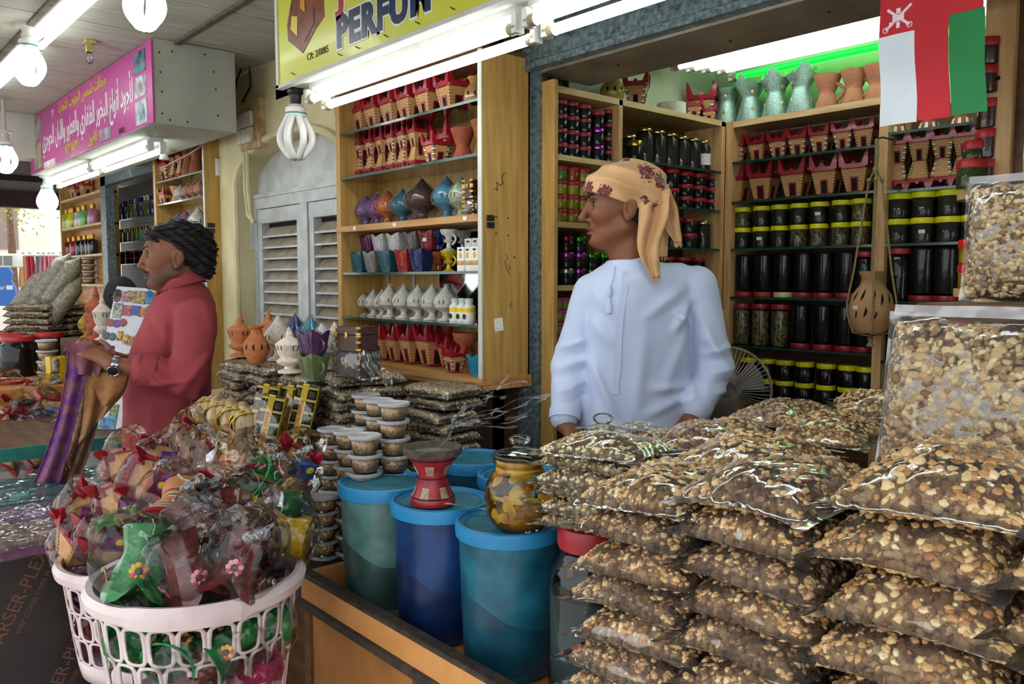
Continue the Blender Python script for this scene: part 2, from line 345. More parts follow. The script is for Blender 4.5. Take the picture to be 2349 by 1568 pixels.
def castle(loc, H, label, rot=0.0, stripe='r', group=None, double=False, tilt=None, parent_parts=None):
    t = thing('castle_incense_burner', label, 'incense burner', loc, tilt if tilt else rot, group)
    def one(T):
        T = T @ Matrix.Diagonal((.76, .76, 1, 1))
        for nm, me in (('body', _cb), ('crown', _cr), ('bowl_inside', _cin)): part(nm, me, t).matrix_local = T
        for k in range(4): part('corner_band', _cc[stripe], t).matrix_local = T @ Matrix.Rotation(k * pi / 2, 4, 'Z')
        for k in range(2): part('window', _wf, t).matrix_local = T @ Matrix.Rotation(k * pi / 2, 4, 'Z')
    if double:
        h = H * .58
        one(Matrix.Translation((0, 0, h - h * .08)) @ Matrix.Scale(h, 4))
        one(Matrix.Translation((0, 0, h)) @ Matrix.Rotation(pi, 4, 'X') @ Matrix.Scale(h, 4))
    else: one(Matrix.Scale(H, 4))
    return t
# ---- jars
m_jarglass = film('jar_glass', '#f2fbf8', base=0.0, gain=.8, rough=0.05, bump=0.08, bscale=20)
m_honey = M('dark_paste', '#110d0c', '#1b1513', rough=0.6, scale=20, spec=.25)
m_incense = M('dark_incense', '#1a1310', '#33261d', rough=0.6, scale=90, bump=0.3)
m_herb = M('dried_herb', '#3a3020', '#a58f5a', rough=0.85, scale=120, stretch=(1, 1, .5), lo=.38, hi=.7, bump=0.6)
m_amber = M('amber_jelly', '#5a230c', '#3a1306', rough=0.3, scale=15)
m_paste = M('coloured_paste', '#ffffff', '#d8d8d8', rough=0.4, scale=30, obcol=True)
m_greenh = M('green_herb', '#4a5a18', '#28340c', rough=0.7, scale=70, bump=.3)
m_lid = M('plastic_lid', '#ffffff', '#e4e4e4', rough=0.38, scale=12, obcol=True, spec=.45)
m_metlid = M('metal_lid', '#ffffff', '#e0e0e0', rough=0.22, metal=0.9, scale=12, obcol=True)
m_tagp = M('paper_tag', '#f2f1ea', '#dcdad2', rough=0.7, scale=160, lo=.45, hi=.5)
m_print = M('black_print', '#222222', rough=0.7)
JM = {'paste': m_honey, 'incense': m_incense, 'herb': m_herb, 'amber': m_amber, 'col': m_paste, 'green': m_greenh}
_jc = {}
def lidmesh(r, h, n=30):
    k = ('lid', round(r, 4), round(h, 4))
    if k not in _jc:
        b = B(); rings = []
        for z, q in ((0, 1), (h * .12, 1.02), (h * .82, 1.02), (h * .97, .985), (h, .93)):
            rings.append([(r * q * (1.015 if j % 2 else .985) * cos(2 * pi * j / n) if .05 < z / h < .9 else r * q * cos(2 * pi * j / n), r * q * (1.015 if j % 2 else .985) * sin(2 * pi * j / n) if .05 < z / h < .9 else r * q * sin(2 * pi * j / n), z) for j in range(n)])
        _jc[k] = b.loft(rings).mesh(m_lid, 50)
    return _jc[k]
def jarmeshes(r, h, neck, fill=.93):
    k = (round(r, 4), round(h, 4), neck, fill)
    if k not in _jc:
        nr = r * (.80 if neck else .93)
        pr = [(r * .90, 0), (r * .98, h * .02), (r, h * .06), (r, h * (.78 if neck else .92)), (r * .96, h * (.86 if neck else .95)), (nr, h * (.93 if neck else .97)), (nr, h)]
        gl = B().lathe(pr, 20).mesh(m_jarglass, 60)
        ci = []
        for q, z in pr:
            if z <= h * fill: ci.append((q * .95, z * .99 + .0012))
        ci.append((ci[-1][0] * .98, h * fill))
        _jc[k] = (gl, B().lathe(ci, 20))
        _jc[k] = (gl, {c: B().lathe(ci, 20).mesh(m, 60) for c, m in JM.items()})
    return _jc[k]
def jar(loc, r, h, label, content='paste', lid='#a81c26', lidh=None, group=None, neck=False, flip=False, pcol=None, metal=False, tagged=None, fill=.93, lidr=None):
    lidh = lidh or min(.02, h * .22); bh = h - lidh * .85
    t = thing('jar', label, 'jar', loc, 0, group)
    inner = t
    T = Matrix.Translation((0, 0, h)) @ Matrix.Rotation(pi, 4, 'X') if flip else Matrix.Identity(4)
    gl, cm = jarmeshes(r, bh, neck, fill)
    o = part('contents', cm[content], t); o.matrix_local = T
    if pcol: o.color = C(pcol)
    o = part('glass', gl, t); o.matrix_local = T
    lr = lidr or r * (.86 if neck else 1.0)
    me = lidmesh(lr, lidh)
    if metal:
        k = ('ml', round(lr, 4), round(lidh, 4))
        if k not in _jc: _jc[k] = B().lathe([(lr, 0), (lr * 1.02, lidh * .1), (lr * 1.02, lidh * .85), (lr * .96, lidh)], 24).mesh(m_metlid, 50)
        me = _jc[k]
    o = part('lid', me, t, col=lid); o.matrix_local = T @ Matrix.Translation((0, 0, h - lidh))
    if tagged is not None:
        o = part('price_tag', TAGM, t, loc=(r * 1.015 * sin(tagged), -r * 1.015 * cos(tagged), h * .45), rot=(0, 0, tagged))
    return t
TAGM = B().box(-.010, .010, -.0008, .0008, -.006, .006).mesh(m_tagp)
# ---- glazed crown-shaped burners and turned clay burners
m_glaze = M('coloured_glaze', '#ffffff', '#cfcfcf', rough=0.22, scale=18, obcol=True, coat=.4)
m_clay = M('matt_clay', '#ffffff', '#e2ded8', rough=0.8, scale=16, obcol=True, bump=.06)
def crownmesh():
    b = B(); n = 40; rings = []
    def rr(a, h):   # rounded square radius
        return h / max(abs(cos(a)), abs(sin(a))) * (1 - .10 * (abs(sin(2 * a)) ** 3))
    for z, h, amp in ((0, .27, 0), (.04, .29, 0), (.12, .285, 0), (.6, .39, 0), (.86, .46, 1)):
        rings.append([(rr(2 * pi * j / n, h) * cos(2 * pi * j / n), rr(2 * pi * j / n, h) * sin(2 * pi * j / n), z + amp * .13 * abs(sin(2 * 2 * pi * j / n)) ** 1.5) for j in range(n)])
    inner = [[(x * .9, y * .9, z) for x, y, z in rings[-1]], [(x * .85, y * .85, .6) for x, y, z in rings[3]]]
    b.loft(rings + inner)
    for k in range(4):   # raised bars and lattice on each side
        T = Matrix.Rotation(k * pi / 2, 4, 'Z')
        def f(x, z, o=0): return (x * (.285 + .17 * z), -(.283 + .175 * z) - o, z)
        for x0, z0, x1, z1 in ((-.55, .08, -.5, .86), (.55, .08, .5, .86), (-.2, .1, -.2, .84), (.2, .1, .2, .84), (-.2, .1, .2, .3), (.2, .1, -.2, .3), (-.2, .35, .2, .35), (-.2, .6, .2, .6), (-.2, .35, .2, .6), (-.8, .1, -.75, .8), (.8, .1, .75, .8), (-.2, .8, .2, .62)):
            b.tube([f(x0, z0), f(x1, z1)], .014, 4, T)
    return b.mesh(m_glaze, 40)
_crown = crownmesh()
def crown(loc, H, label, col, rot=0.0, group=None, handle=False, tag_=False):
    t = thing('glazed_incense_burner', label, 'incense burner', loc, rot, group)
    part('body', _crown, t, col=col, scale=H)
    if handle: part('handle', _handle, t, col=col, scale=H)
    if tag_: part('price_tag', TAGM, t, loc=(0, -H * .42, H * .6))
    return t
_handle = B().tube([(.33 + .22 * sin(pi * k / 10), 0, .25 + .5 * k / 10) for k in range(11)], .05, 8).mesh(m_glaze)
m_wrap = film('cling_wrap', '#ffffff', base=0.005, gain=.55, rough=0.08, bump=0.8, bscale=60, haze=.01)
DOME = [(.26, 0), (.27, .02), (.24, .05), (.12, .10), (.09, .18), (.12, .24), (.26, .32), (.33, .37), (.34, .40), (.32, .42), (.36, .48), (.36, .54), (.30, .66), (.20, .76), (.11, .86), (.05, .93), (.02, .98), (0.004, 1.0)]
TALL = [(.20, 0), (.21, .02), (.20, .05), (.10, .09), (.09, .14), (.22, .22), (.23, .26), (.16, .33), (.17, .36), (.20, .42), (.23, .55), (.25, .62), (.17, .70), (.08, .77), (.06, .80), (.075, .83), (.05, .86), (.055, .89), (.03, .92), (.035, .94), (.004, 1.0)]
POT = [(.17, 0), (.20, .02), (.34, .25), (.37, .42), (.34, .58), (.20, .74), (.15, .80), (.15, .90), (.23, .96), (.24, 1.0), (.20, 1.0), (.12, .9)]
GOB = [(.24, 0), (.25, .04), (.10, .14), (.08, .34), (.20, .42), (.22, .46), (.12, .56), (.16, .68), (.30, .78), (.34, .96), (.35, 1.0), (.30, 1.0), (.26, .85), (.05, .8)]
FLARE = [(.30, 0), (.31, .03), (.20, .42), (.18, .5), (.22, .58), (.34, .97), (.35, 1.0), (.31, 1.0), (.2, .7), (.05, .65)]
def cutouts(prof, zc, n, kind):
    b = B()
    def rad(z):
        for (r0, z0), (r1, z1) in zip(prof[:-1], prof[1:]):
            if z0 <= z <= z1 and z1 > z0: return r0 + (r1 - r0) * (z - z0) / (z1 - z0)
        return prof[-1][0]
    def pt(a, z): r = rad(z) * 1.012 + .002; return (r * cos(a), r * sin(a), z)
    for k in range(n):
        a0 = 2 * pi * k / n
        if kind == 'moon':
            for s_ in (-1, 1):
                o = [];
                for q in range(7):
                    w = sin(pi * q / 6); zz = zc - .07 + .14 * q / 6
                    o.append((a0 + s_ * (.10 + .14 * w), zz))
                i_ = [(a0 + s_ * (.10 + .05 * sin(pi * q / 6)), zc - .07 + .14 * q / 6) for q in range(7)]
                b.add([pt(*p) for p in o] + [pt(*p) for p in i_], [(q, q + 1, 8 + q, 7 + q) for q in range(6)])
        elif kind == 'slot':
            o = [(a0 + .09 * sin(pi * q / 6), zc - .09 + .18 * q / 6) for q in range(7)]; i_ = [(a0 - .09 * sin(pi * q / 6), z) for q, (_, z) in enumerate(o)]
            b.add([pt(*p) for p in o] + [pt(*p) for p in i_], [(q, q + 1, 8 + q, 7 + q) for q in range(6)])
        else:
            o = [(a0 - .32, zc - .09), (a0 + .32, zc - .09), (a0 + .32, zc), (a0 + .2, zc + .06), (a0, zc + .09), (a0 - .2, zc + .06), (a0 - .32, zc)]
            b.add([pt(*p) for p in o], [tuple(range(7))])
    return b.mesh(m_hole)
TURN = {}
for nm, pr, cz, n_, kd in (('dome', DOME, .53, 5, 'moon'), ('tall', TALL, .55, 5, 'moon'), ('pot', POT, .45, 10, 'slot'), ('goblet', GOB, None, 0, ''), ('flare', FLARE, None, 0, '')):
    TURN[nm] = (B().lathe(pr, 24).mesh(m_clay, 50), B().lathe(pr, 24).mesh(m_glaze, 50), cutouts(pr, cz, n_, kd) if cz else None,
                B().lathe([(r * 1.04 + .012 * ((i * 7) % 3), z) for i, (r, z) in enumerate(
                    [(.29, 0), (.28, .05), (.19, .16), (.19, .24), (.34, .36), (.375, .45), (.375, .55), (.31, .68), (.21, .78), (.10, .92), (.03, 1.02)])], 18).mesh(m_wrap, 180))
_archo = cutouts([(.25, 0), (.25, .3), (.2, .3)], .12, 4, 'arch')
def turned(kind, loc, H, label, col, glaze=False, wrap=False, rot=0.0, group=None, name='clay_incense_burner', wide=1.0, extra=None):
    t = thing(name, label, 'incense burner', loc, rot, group); me = TURN[kind]; sc = (H * wide, H * wide, H)
    part('body', me[1] if glaze else me[0], t, col=col, scale=sc)
    if me[2]: part('cutouts', me[2], t, scale=sc)
    if wrap: part('plastic_wrap', me[3], t, scale=sc)
    return t
# ================================================================== lamps
m_tubeon = M('tube_glow', (.93, 1, .97, 1), (0.92, 0.99, .97, 1), emit=6.5, rough=0.4)
m_tubesign = M('sign_tube_glow', (.95, 1, .97, 1), (0.94, 0.99, .97, 1), emit=9.5, rough=0.4)
m_tubein = M('shop_tube_glow', (1, 1, 1, 1), (0.97, 0.99, 1, 1), emit=3.6, rough=0.4)
m_tubegreen = M('green_tube_glow', (0.0, 1, 0.012, 1), (0.0, 0.95, 0.012, 1), emit=5.5, rough=0.4)
m_housing = M('lamp_housing', '#e4e6e2', '#cfd2cc', rough=0.4, scale=10)
m_cap = M('aged_cap', '#b5a98a', '#8f8468', rough=0.4, scale=30)
m_starter = M('green_starter', '#2f8f78', rough=0.4)
def tube_light(x0, x1, y, z, label, group=None, tubes=((0, 0),), mat=None, housing=True, r=0.013):
    t = thing('fluorescent_light', label, 'tube light', ((x0 + x1) / 2, y, z), 0, group); L_ = (x1 - x0) / 2
    if housing: part('housing', B().box(-L_, L_, -.035, .035, .025, .06, bev=.008), t, m_housing)
    R_ = Matrix.Rotation(pi / 2, 4, 'Y')
    for dy_, dz_ in tubes:
        part('tube', B().lathe([(r, -L_ + .03), (r, L_ - .03)], 12, R_), t, mat or m_tubeon, loc=(0, dy_, dz_))
        for s_ in (-1, 1):
            part('end_cap', B().lathe([(r * 1.15, -.016), (r * 1.15, .016)], 12, R_), t, m_cap, loc=(s_ * (L_ - .016), dy_, dz_))
            part('holder', B().box(s_ * (L_ - .004) - .008, s_ * (L_ - .004) + .008, dy_ - .014, dy_ + .014, dz_ - .014, .03 if housing else dz_ + .03), t, m_housing)
    return t
tube_light(-2.55, -1.50, 1.36, 2.075, 'white double tube light hanging under the yellow sign', tubes=((-.03, 0), (.03, -.012)), mat=m_tubesign)
tube_light(-1.47, -.45, 1.36, 2.08, 'double tube light right of the yellow sign, leaving the picture', tubes=((-.03, 0), (.03, -.012)), mat=m_tubesign)
for k, y in enumerate((2.63, 2.69, 2.75, 2.81)):
    tube_light(-2.06 + .03 * k, -.75, y, 2.30, f'white fluorescent tube over the shop shelves, {["frontmost", "second", "third", "rearmost"][k]} of four', 'white tubes over the shop shelves', tubes=((0, 0),), mat=m_tubein, housing=(k % 2 == 0))
tube_light(-1.97, -.75, 2.885, 2.285, 'glowing green tube light above the rear shelf', mat=m_tubegreen, housing=False)
# ================================================================== shop shelving
def shelf_glass(t, x0, x1, y0, y1, z, edge='front'):
    part('glass_shelf', B().box(x0, x1, y0, y1, z - .008, z), t, m_shopglass)
    part('shelf_edge', B().box(x0, x1, y0 - .0015, y0, z - .0085, z + .0005) if edge == 'front' else B().box(x1, x1 + .0015, y0, y1, z - .0085, z + .0005), t, m_glassedge)
XL = -1.95
t = thing('side_shelf_unit', 'pale wooden shelf unit along the side wall behind the young man', 'shelf', (0, 0, 0))
part('end_plank', B().box(XL - .005, XL + .055, 1.828, 1.848, .06, 2.105, bev=.002), t, m_wood)
part('upright', B().box(-2.13, XL, 2.195, 2.213, .06, 2.10), t, m_pine)
part('upright', B().box(-2.13, XL, 2.80, 2.825, .06, 2.10), t, m_pine)
part('back_panel', B().box(-2.137, -2.13, 1.85, 2.8, .06, 2.1), t, m_brownw)
part('top_board', B().box(-2.13, XL, 1.848, 2.825, 2.082, 2.103), t, m_pinex)
for z in (1.885, 1.668, 1.46, 1.25, 1.04): part('board', B().box(-2.13, XL, 1.848, 2.195, z - .018, z), t, m_pinex)
for z in (1.905, 1.752, 1.60, 1.455, 1.30, 1.13): shelf_glass(t, -2.13, XL, 2.213, 2.80, z, 'side')
YB = 2.83
t = thing('rear_shelf_unit', 'wooden shelf unit with glass shelves across the rear wall', 'shelf', (0, 0, 0))
for x in (-1.95, -1.335): part('upright', B().box(x, x + .032, YB, YB + .18, .06, 2.10), t, m_pine)
part('upright', B().box(-.62, -.59, YB, YB + .18, .06, 2.10), t, m_pine)
part('top_board', B().box(-1.918, -1.335, YB, YB + .18, 2.075, 2.098), t, m_pinex)
part('back_panel', B().box(-1.918, -.62, 3.005, 3.012, .06, 2.07), t, m_brownw)
for z in (1.94, 1.785, 1.60, 1.41, 1.219, 1.01): shelf_glass(t, -1.918, -1.335, YB, YB + .17, z)
for z in (1.975, 1.78, 1.60, 1.405, 1.20, 1.01): shelf_glass(t, -1.303, -.62, YB, YB + .17, z)
# ---- rear shelf goods
def xs(us, v, y): return [at(u, v, y=y).x for u in us]
Y1 = 2.905
for i, (x, s_) in enumerate(zip(xs((1696, 1743, 1791, 1836, 1886, 1939, 1987), 350, Y1), 'wgwwwwg')):
    castle((x, Y1, 1.94), .105, f'striped castle burner, {ORD[i]} from the corner post on the upper glass shelf', radians(4), s_, 'castle burners on the upper rear shelf')
for i, x in enumerate(xs((1694, 1756, 1829, 1901, 1970), 420, Y1)):
    castle((x, Y1 - .005, 1.785), .138, f'red castle burner, {ORD[i]} from the corner post above the yellow-lidded jars', radians(5), 'r', 'castle burners on the second rear shelf')
for i, x in enumerate(xs((1710, 1753, 1795, 1839, 1885, 1935, 1980), 550, Y1)):
    c = 'herb' if i > 2 else 'incense'
    jar((x, Y1 - .02, 1.60), .034, .084, f'yellow-lidded jar, {ORD[i]} from the corner in the lower row above big jars', c, '#ece40c', .018, 'yellow-lidded herb jars', tagged=.3 if i == 1 else None)
    jar((x, Y1 - .02, 1.684), .034, .080, f'yellow-lidded jar stacked on top, {ORD[i]} from the corner above big jars', 'herb' if i in (0, 6) else 'incense', '#e6dc0c', .018, 'yellow-lidded herb jars', tagged=.3 if i == 4 else None)
LC = ['#a5222c', '#b03a30', '#e0d890', '#a5222c', '#a5222c', '#a5222c', '#a5222c']
for i, x in enumerate(xs((1714, 1759, 1804, 1850, 1898, 1949, 1992), 640, Y1)):
    jar((x, Y1 - .02, 1.41), .0365, .168, f'tall dark jar standing on its lid, {ORD[i]} from the corner post', 'paste', LC[i], .02, 'tall dark jars at the rear', flip=i < 6, tagged={2: 3.3, 3: 3.3}.get(i))
for i, x in enumerate(xs((1709, 1752, 1797, 1845, 1896, 1946, 1990), 740, Y1)):
    jar((x, Y1 - .02, 1.219), .0365, .165, (f'clear jar of dried herb chips with red lid, {ORD[i]} from the corner' if i < 3 else f'upturned dark jar beside the herb chip jars, {ORD[i - 3]} after them'), 'herb' if i < 3 else 'paste', '#a5222c', .02, 'tall jars on the lower rear shelf', flip=i >= 3)
for i, x in enumerate(xs((1724, 1765, 1807, 1853, 1902, 1952, 1993), 850, Y1)):
    for r_, nm in ((0, 'lower'), (1, 'upper')):
        jar((x, Y1 - .02, 1.01 + .079 * r_), .0345, .079, f'small dark yellow-lidded jar, {ORD[i]} from the corner in the {nm} bottom row', 'paste', '#e8de0c', .018, 'dark yellow-lidded jars on the bottom shelf')
# right bay of the rear shelf
for i, x in enumerate(xs((2064, 2114, 2167, 2216), 370, Y1)):
    castle((x, Y1, 1.78), .176, f'hourglass castle burner under the flag, {ORD[i]} from the hanging pot', radians(4), 'wgwg'[i], 'hourglass castle burners', double=True)
for i, x in enumerate(xs((2060, 2130, 2205), 300, Y1)):
    t = turned('flare', (x, Y1, 1.975), .075, f'painted clay dish behind the flag hem, {ORD[i]} from the post', '#b06040', wide=1.6, group='painted dishes behind the flag')
    part('painted_bars', B().add([(.031 * 1.6 * .078 / .031 * q * cos(a + d), .031 * 1.6 * .078 / .031 * q * sin(a + d), z) for a in [2 * pi * k / 9 for k in range(9)] for d, q, z in ((-.16, .295, .004), (.16, .295, .004), (.13, .235, .026), (-.13, .235, .026))], [(4 * k, 4 * k + 1, 4 * k + 2, 4 * k + 3) for k in range(9)]), t, M('white_dab', '#e8e4da', rough=.5))
for i, x in enumerate(xs((2069, 2126, 2185, 2243), 500, Y1)):
    for r_, nm in ((0, 'lower'), (1, 'upper')):
        jar((x, Y1 - .02, 1.60 + .086 * r_), .042, .085, f'wide yellow-lidded jar of brown bark, {ORD[i]} from the hanging pot, {nm} row', 'incense', '#ece40c', .02, 'wide yellow-lidded jars', tagged=.25 if (i == 1 and r_ == 0) else None)
for i, x in enumerate(xs((2069, 2124, 2180, 2236), 630, Y1)):
    jar((x, Y1 - .02, 1.405), .044, .18, f'large dark jar right of the hanging pot, {ORD[i]} of the upper four', 'paste', '#a5222c', .02, 'large dark jars by the hanging pot', flip=i in (1, 2))
for i, x in enumerate(xs((2069, 2126, 2183, 2236), 760, Y1)):
    jar((x, Y1 - .02, 1.20), .043, .18, f'large dark jar below the pot level, {ORD[i]} of the middle four', 'paste', '#a5222c', .02, 'large dark jars by the hanging pot', flip=i > 0)
for i, x in enumerate(xs((2072, 2128, 2185), 870, Y1)):
    jar((x, Y1 - .02, 1.01), .043, .165, f'large dark jar on the bottom shelf behind the frankincense, {ORD[i]}', 'paste', '#a5222c', .02, 'large dark jars by the hanging pot', flip=True)
# top board of the rear unit
m_silver = M('silver_paint', '#a8c8bc', '#7fa898', rough=0.25, metal=.55, scale=30, bump=.25)
_sv = B(); n = 32
_sv.loft([[(h * cos(2 * pi * j / n), h * sin(2 * pi * j / n), z + am * .22 * max(0, cos(3 * 2 * pi * j / n)) ) for j in range(n)] for z, h, am in ((0, .33, 0), (.03, .34, 0), (.48, .20, 0), (.55, .21, 0), (.78, .38, 1), (.70, .33, 1), (.5, .15, 0))])
_svm = _sv.mesh(m_silver, 50)
_embm = B().ell((0, 0, 0), (.022, .04, .085), 10, 7).mesh(M('gold_relief', '#b8b068', '#7f9a58', rough=.3, metal=.6))
for i, x in enumerate(xs((1668, 1721, 1780, 1838), 225, 2.90)):
    t = thing('silver_incense_burner', f'silver painted burner with pointed rim, {ORD[i]} from the corner on the top board', 'incense burner', (x, 2.90, 2.098), .4 * i, 'silver burners on the top board')
    part('body', _svm, t, scale=(.16, .16, .185))
    for k in range(3):
        a = 2 * pi * k / 3 + .9
        for z, rr_ in ((.25, .262), (.62, .255)): part('relief', _embm, t, loc=(.16 * rr_ * cos(a), .16 * rr_ * sin(a), .185 * z), rot=(0, 0, a), scale=.17)
for i, x in enumerate(xs((1898, 1960, 2012), 205, 2.90)):
    t = turned('flare', (x, 2.90, 2.098), .125, f'plain clay cup burner, {ORD[i]} from the silver burners on the top board', '#b07a58', wide=1.15, group='clay cups on the top board')
    part('handle', B().tube([(.036 + .03 * sin(pi * k / 8), 0, .03 + .06 * k / 8) for k in range(9)], .007, 8), t, m_clay, col='#a87250')
# ---- side shelf goods
def ys(us, v, x): return [at(u, v, x=x).y for u in us]
X1 = -2.005
for i, y in enumerate(ys((1284, 1311, 1339, 1370, 1398), 300, X1)):
    for r_ in range(4):
        if i == 3 and r_ > 2: continue
        h = .047 if i != 3 else .058
        pink = i == 3 and r_ < 2
        jar((X1, y, 1.885 + h * r_), .0255, h, f'small red-topped jar, column {["one","two","three","four","five"][i]} from the end plank, level {["one","two","three","four"][r_]}' if not pink else f'small jar with shiny pink cap, {["lower","upper"][r_]} of two among red caps',
            'paste', '#c050c0' if pink else '#9a2430', .014, 'small red-capped jars by the end plank', metal=pink)
COLS2 = ['#b8a020', '#c2a818', '#d2b81c', '#6f9a1c', '#b83a18']
for i, y in enumerate(ys((1284, 1311, 1336), 440, X1)):
    for r_ in range(4):
        jar((X1, y, 1.668 + .047 * r_), .0255, .047, f'small jar of coloured paste beside the turban, column {["one","two","three"][i]}, level {["one","two","three","four"][r_]}', 'col', '#b01e28', .014, 'small paste jars beside the turban', pcol=COLS2[(r_ + (r_ > 2) * i) % 5])
for i, (y, cs) in enumerate(zip(ys((1298, 1328, 1356, 1385), 590, X1), (('#9ab0a8', '#b03ab0', '#8a2430'), ('#b03ab0', '#b03ab0', '#2fa02a'), ('#2fa02a', '#2fa02a', None), ('#2fa02a', '#2fa02a', None)))):
    for r_, c in enumerate(cs):
        if c: jar((X1, y, 1.46 + .055 * r_), .029, .055, f'dark jar with shiny coloured cap behind the face, column {["one","two","three","four"][i]}, level {["one","two","three"][r_]}', 'paste', c, .016, 'shiny-capped jars behind the face', metal=True)
for i, y in enumerate(ys((1275, 1295), 750, X1)):
    for r_ in range(4):
        jar((X1, y, 1.25 + .042 * r_), .026, .042, f'pale yellow pot with pink lid beside the sleeve, column {["one","two"][i]}, level {["one","two","three","four"][r_]}', 'col', '#d0489a', .012, 'pink-lidded yellow pots', pcol='#c8c050')
# second bay of the side unit
for i, (u, hh, g) in enumerate(((1442, .10, 0), (1478, .135, 0), (1508, .135, 0), (1536, .133, 0), (1563, .13, 0), (1589, .13, 0), (1614, .13, 0), (1638, .128, 0))):
    y = at(u, 320, x=X1 - .03).y
    t = jar((X1 - .03, y, 1.905), .034, hh, f'tall necked jar of dark incense, {ORD[i]} from the upright on the top glass shelf', 'incense', '#c8b878', .012, 'necked jars on the side glass shelf', neck=True, metal=True)
    if i >= 6: part('paper_label', B().lathe([(.0348, .03), (.0348, .075)], 20, cap=False), t, m_tagp)
jar((X1, at(1455, 330, x=X1).y, 1.905), .03, .075, 'squat jar with gold cap before the tall necked jars', 'paste', '#c8982c', .02, metal=True)
for i, y in enumerate(ys((1500, 1538, 1570, 1601, 1632), 420, X1)):
    n_ = 2 if i < 2 else 3
    h = .072 if i < 2 else .047
    for r_ in range(n_): jar((X1, y, 1.752 + h * r_), .033, h, f'red-lidded jar under the necked jars, column {["one","two","three","four","five"][i]} from the turban, level {["one","two","three"][r_]}', 'paste', '#a81e28', .015, 'red-lidded jars under the necked jars')
for i, y in enumerate(ys((1545, 1580, 1612, 1638), 520, X1)):
    for r_ in range(2 if i < 2 else 1):
        jar((X1, y, 1.60 + .058 * r_), .032, .058 if i < 2 else .11, f'dark jar behind the scarf end, column {["one","two","three","four"][i]}, level {["one","two"][r_]}', 'incense', '#a81e28' if i < 2 else '#b8a860', .014, 'dark jars behind the scarf end', metal=i > 1)
for i, y in enumerate(ys((1530, 1565, 1600), 590, X1)):
    for r_ in range(2): jar((X1, y, 1.455 + .055 * r_), .031, .055, f'dark red-lidded jar above the shoulder, column {["one","two","three"][i]}, level {["one","two"][r_]}', 'paste', '#a81e28', .014, 'dark jars above the shoulder')
for i, y in enumerate(ys((1612, 1636), 690, X1)):
    jar((X1, y, 1.30), .031, .09, f'dark gold-capped jar right of the shoulder, {ORD[i]} of two', 'paste', '#b89848', .016, 'gold-capped jars by the shoulder', metal=True)
# top of the side unit
castle((-2.03, at(1460, 200, x=-2.03).y, 2.103), .125, 'castle burner standing alone on the side unit top board', radians(35), 'w')
castle((-2.03, at(1592, 240, x=-2.03).y, 2.103), .085, 'small castle burner beside the white tape roll, nearer one', radians(40), 'w')
castle((-2.03, at(1628, 240, x=-2.03).y, 2.103), .078, 'small castle burner tucked into the corner on the top board', radians(30), 'w')
castle((-2.085, at(1612, 240, x=-2.085).y, 2.103), .16, 'tall castle burner behind two small ones in the corner', radians(30), 'w')
solo('tape_roll', B().lathe([(.055, 0), (.055, .045), (.03, .045), (.03, 0.0)], 28, cap=False).lathe([(.03, .001), (.055, .001)], 28, cap=False), 'roll of white tape lying on the side unit top board', 'tape', M('white_tape', '#dcdccc', '#cfcfbf', rough=.6), loc=(-2.02, at(1540, 240, x=-2.02).y, 2.103))
turned('pot', (-2.05, at(1405, 190, x=-2.05).y, 2.103), .12, 'gold painted pot on the side unit behind the castle burner', '#b89a4a', glaze=True, name='gold_pot')
jar((-2.02, at(1283, 180, x=-2.02).y, 2.103), .035, .06, 'dark jar with gold cap on top of the end plank', 'paste', '#b88a30', .015, metal=True)
# ---- stand with rounded shelves at the right
pc = at(2291, 300, s=2.06); t = thing('corner_stand', 'pale wooden post with rounded shelf ends beside the flag', 'shelf', (pc.x, pc.y, 0))
part('post', B().box(-.035, .035, -.02, .03, .06, 2.45, bev=.003), t, m_pine)
part('post_side', B().box(.035, .075, 0.0, .12, .06, 2.45), t, m_brownw)
RS = []
for z, v in ((None, 215), (None, 432), (None, 662)):
    zz = at(2235, v, s=2.06).z; RS.append(zz)
    part('rounded_shelf', B().prism([(-.03 + .075 * cos(a), .05 + .085 * sin(a)) for a in [radians(90 + 180 * k / 14) for k in range(15)]], zz - .022, zz), t, m_pine)
for a in (.12, .85): part('screw', B().lathe([(.006, 0), (.004, .003)], 8, Matrix.Rotation(pi / 2, 4, 'X')), t, m_dark, loc=(0, -.02, 1.55 + a * .5))
def rj(u, z, r, h, label, c, s=2.06, lid='#c0202a', pc_=None):
    p = at(u, 300, s=s); return jar((p.x, p.y + .03, z), r, h, label, c, lid, .022, 'red-lidded jars on the corner stand', pcol=pc_)
rj(2243, RS[0], .036, .068, 'amber jar with red lid on the upper rounded shelf, lower of two', 'amber')
rj(2245, RS[0] + .068, .036, .068, 'amber jar with red lid on the upper rounded shelf, upper of two', 'amber')
rj(2222, RS[1], .034, .072, 'green herb jar with red lid standing forward on the rounded shelf', 'green', 2.04)
for k in range(3): rj(2262, RS[1] + .075 * k, .034, .074, f'dark red jar beside the wooden post, {["lowest","middle","topmost"][k]} of three', 'amber')
rj(2228, RS[1] + .073, .028, .05, 'small green herb jar on top of the forward jar', 'green', 2.07)
for k in range(2): rj(2236, RS[2] + .062 * k, .036, .062, f'orange paste jar with red lid on the low rounded shelf, {["lower","upper"][k]}', 'col', 2.06, '#d01a1a', '#c8921c')
p = at(2346, 300, s=1.75); t = thing('sack', 'pale lumpy sack edge behind the wooden post', 'sack', (p.x + .055, p.y + .05, 1.44)); part('cloth', B().lathe([(.05, 0), (.065, .03), (.058, .15), (.066, .3), (.06, .5), (.03, .58)], 14), t, M('sackcloth', '#c4ae86', '#a58d64', rough=.9, scale=50, bump=.3))
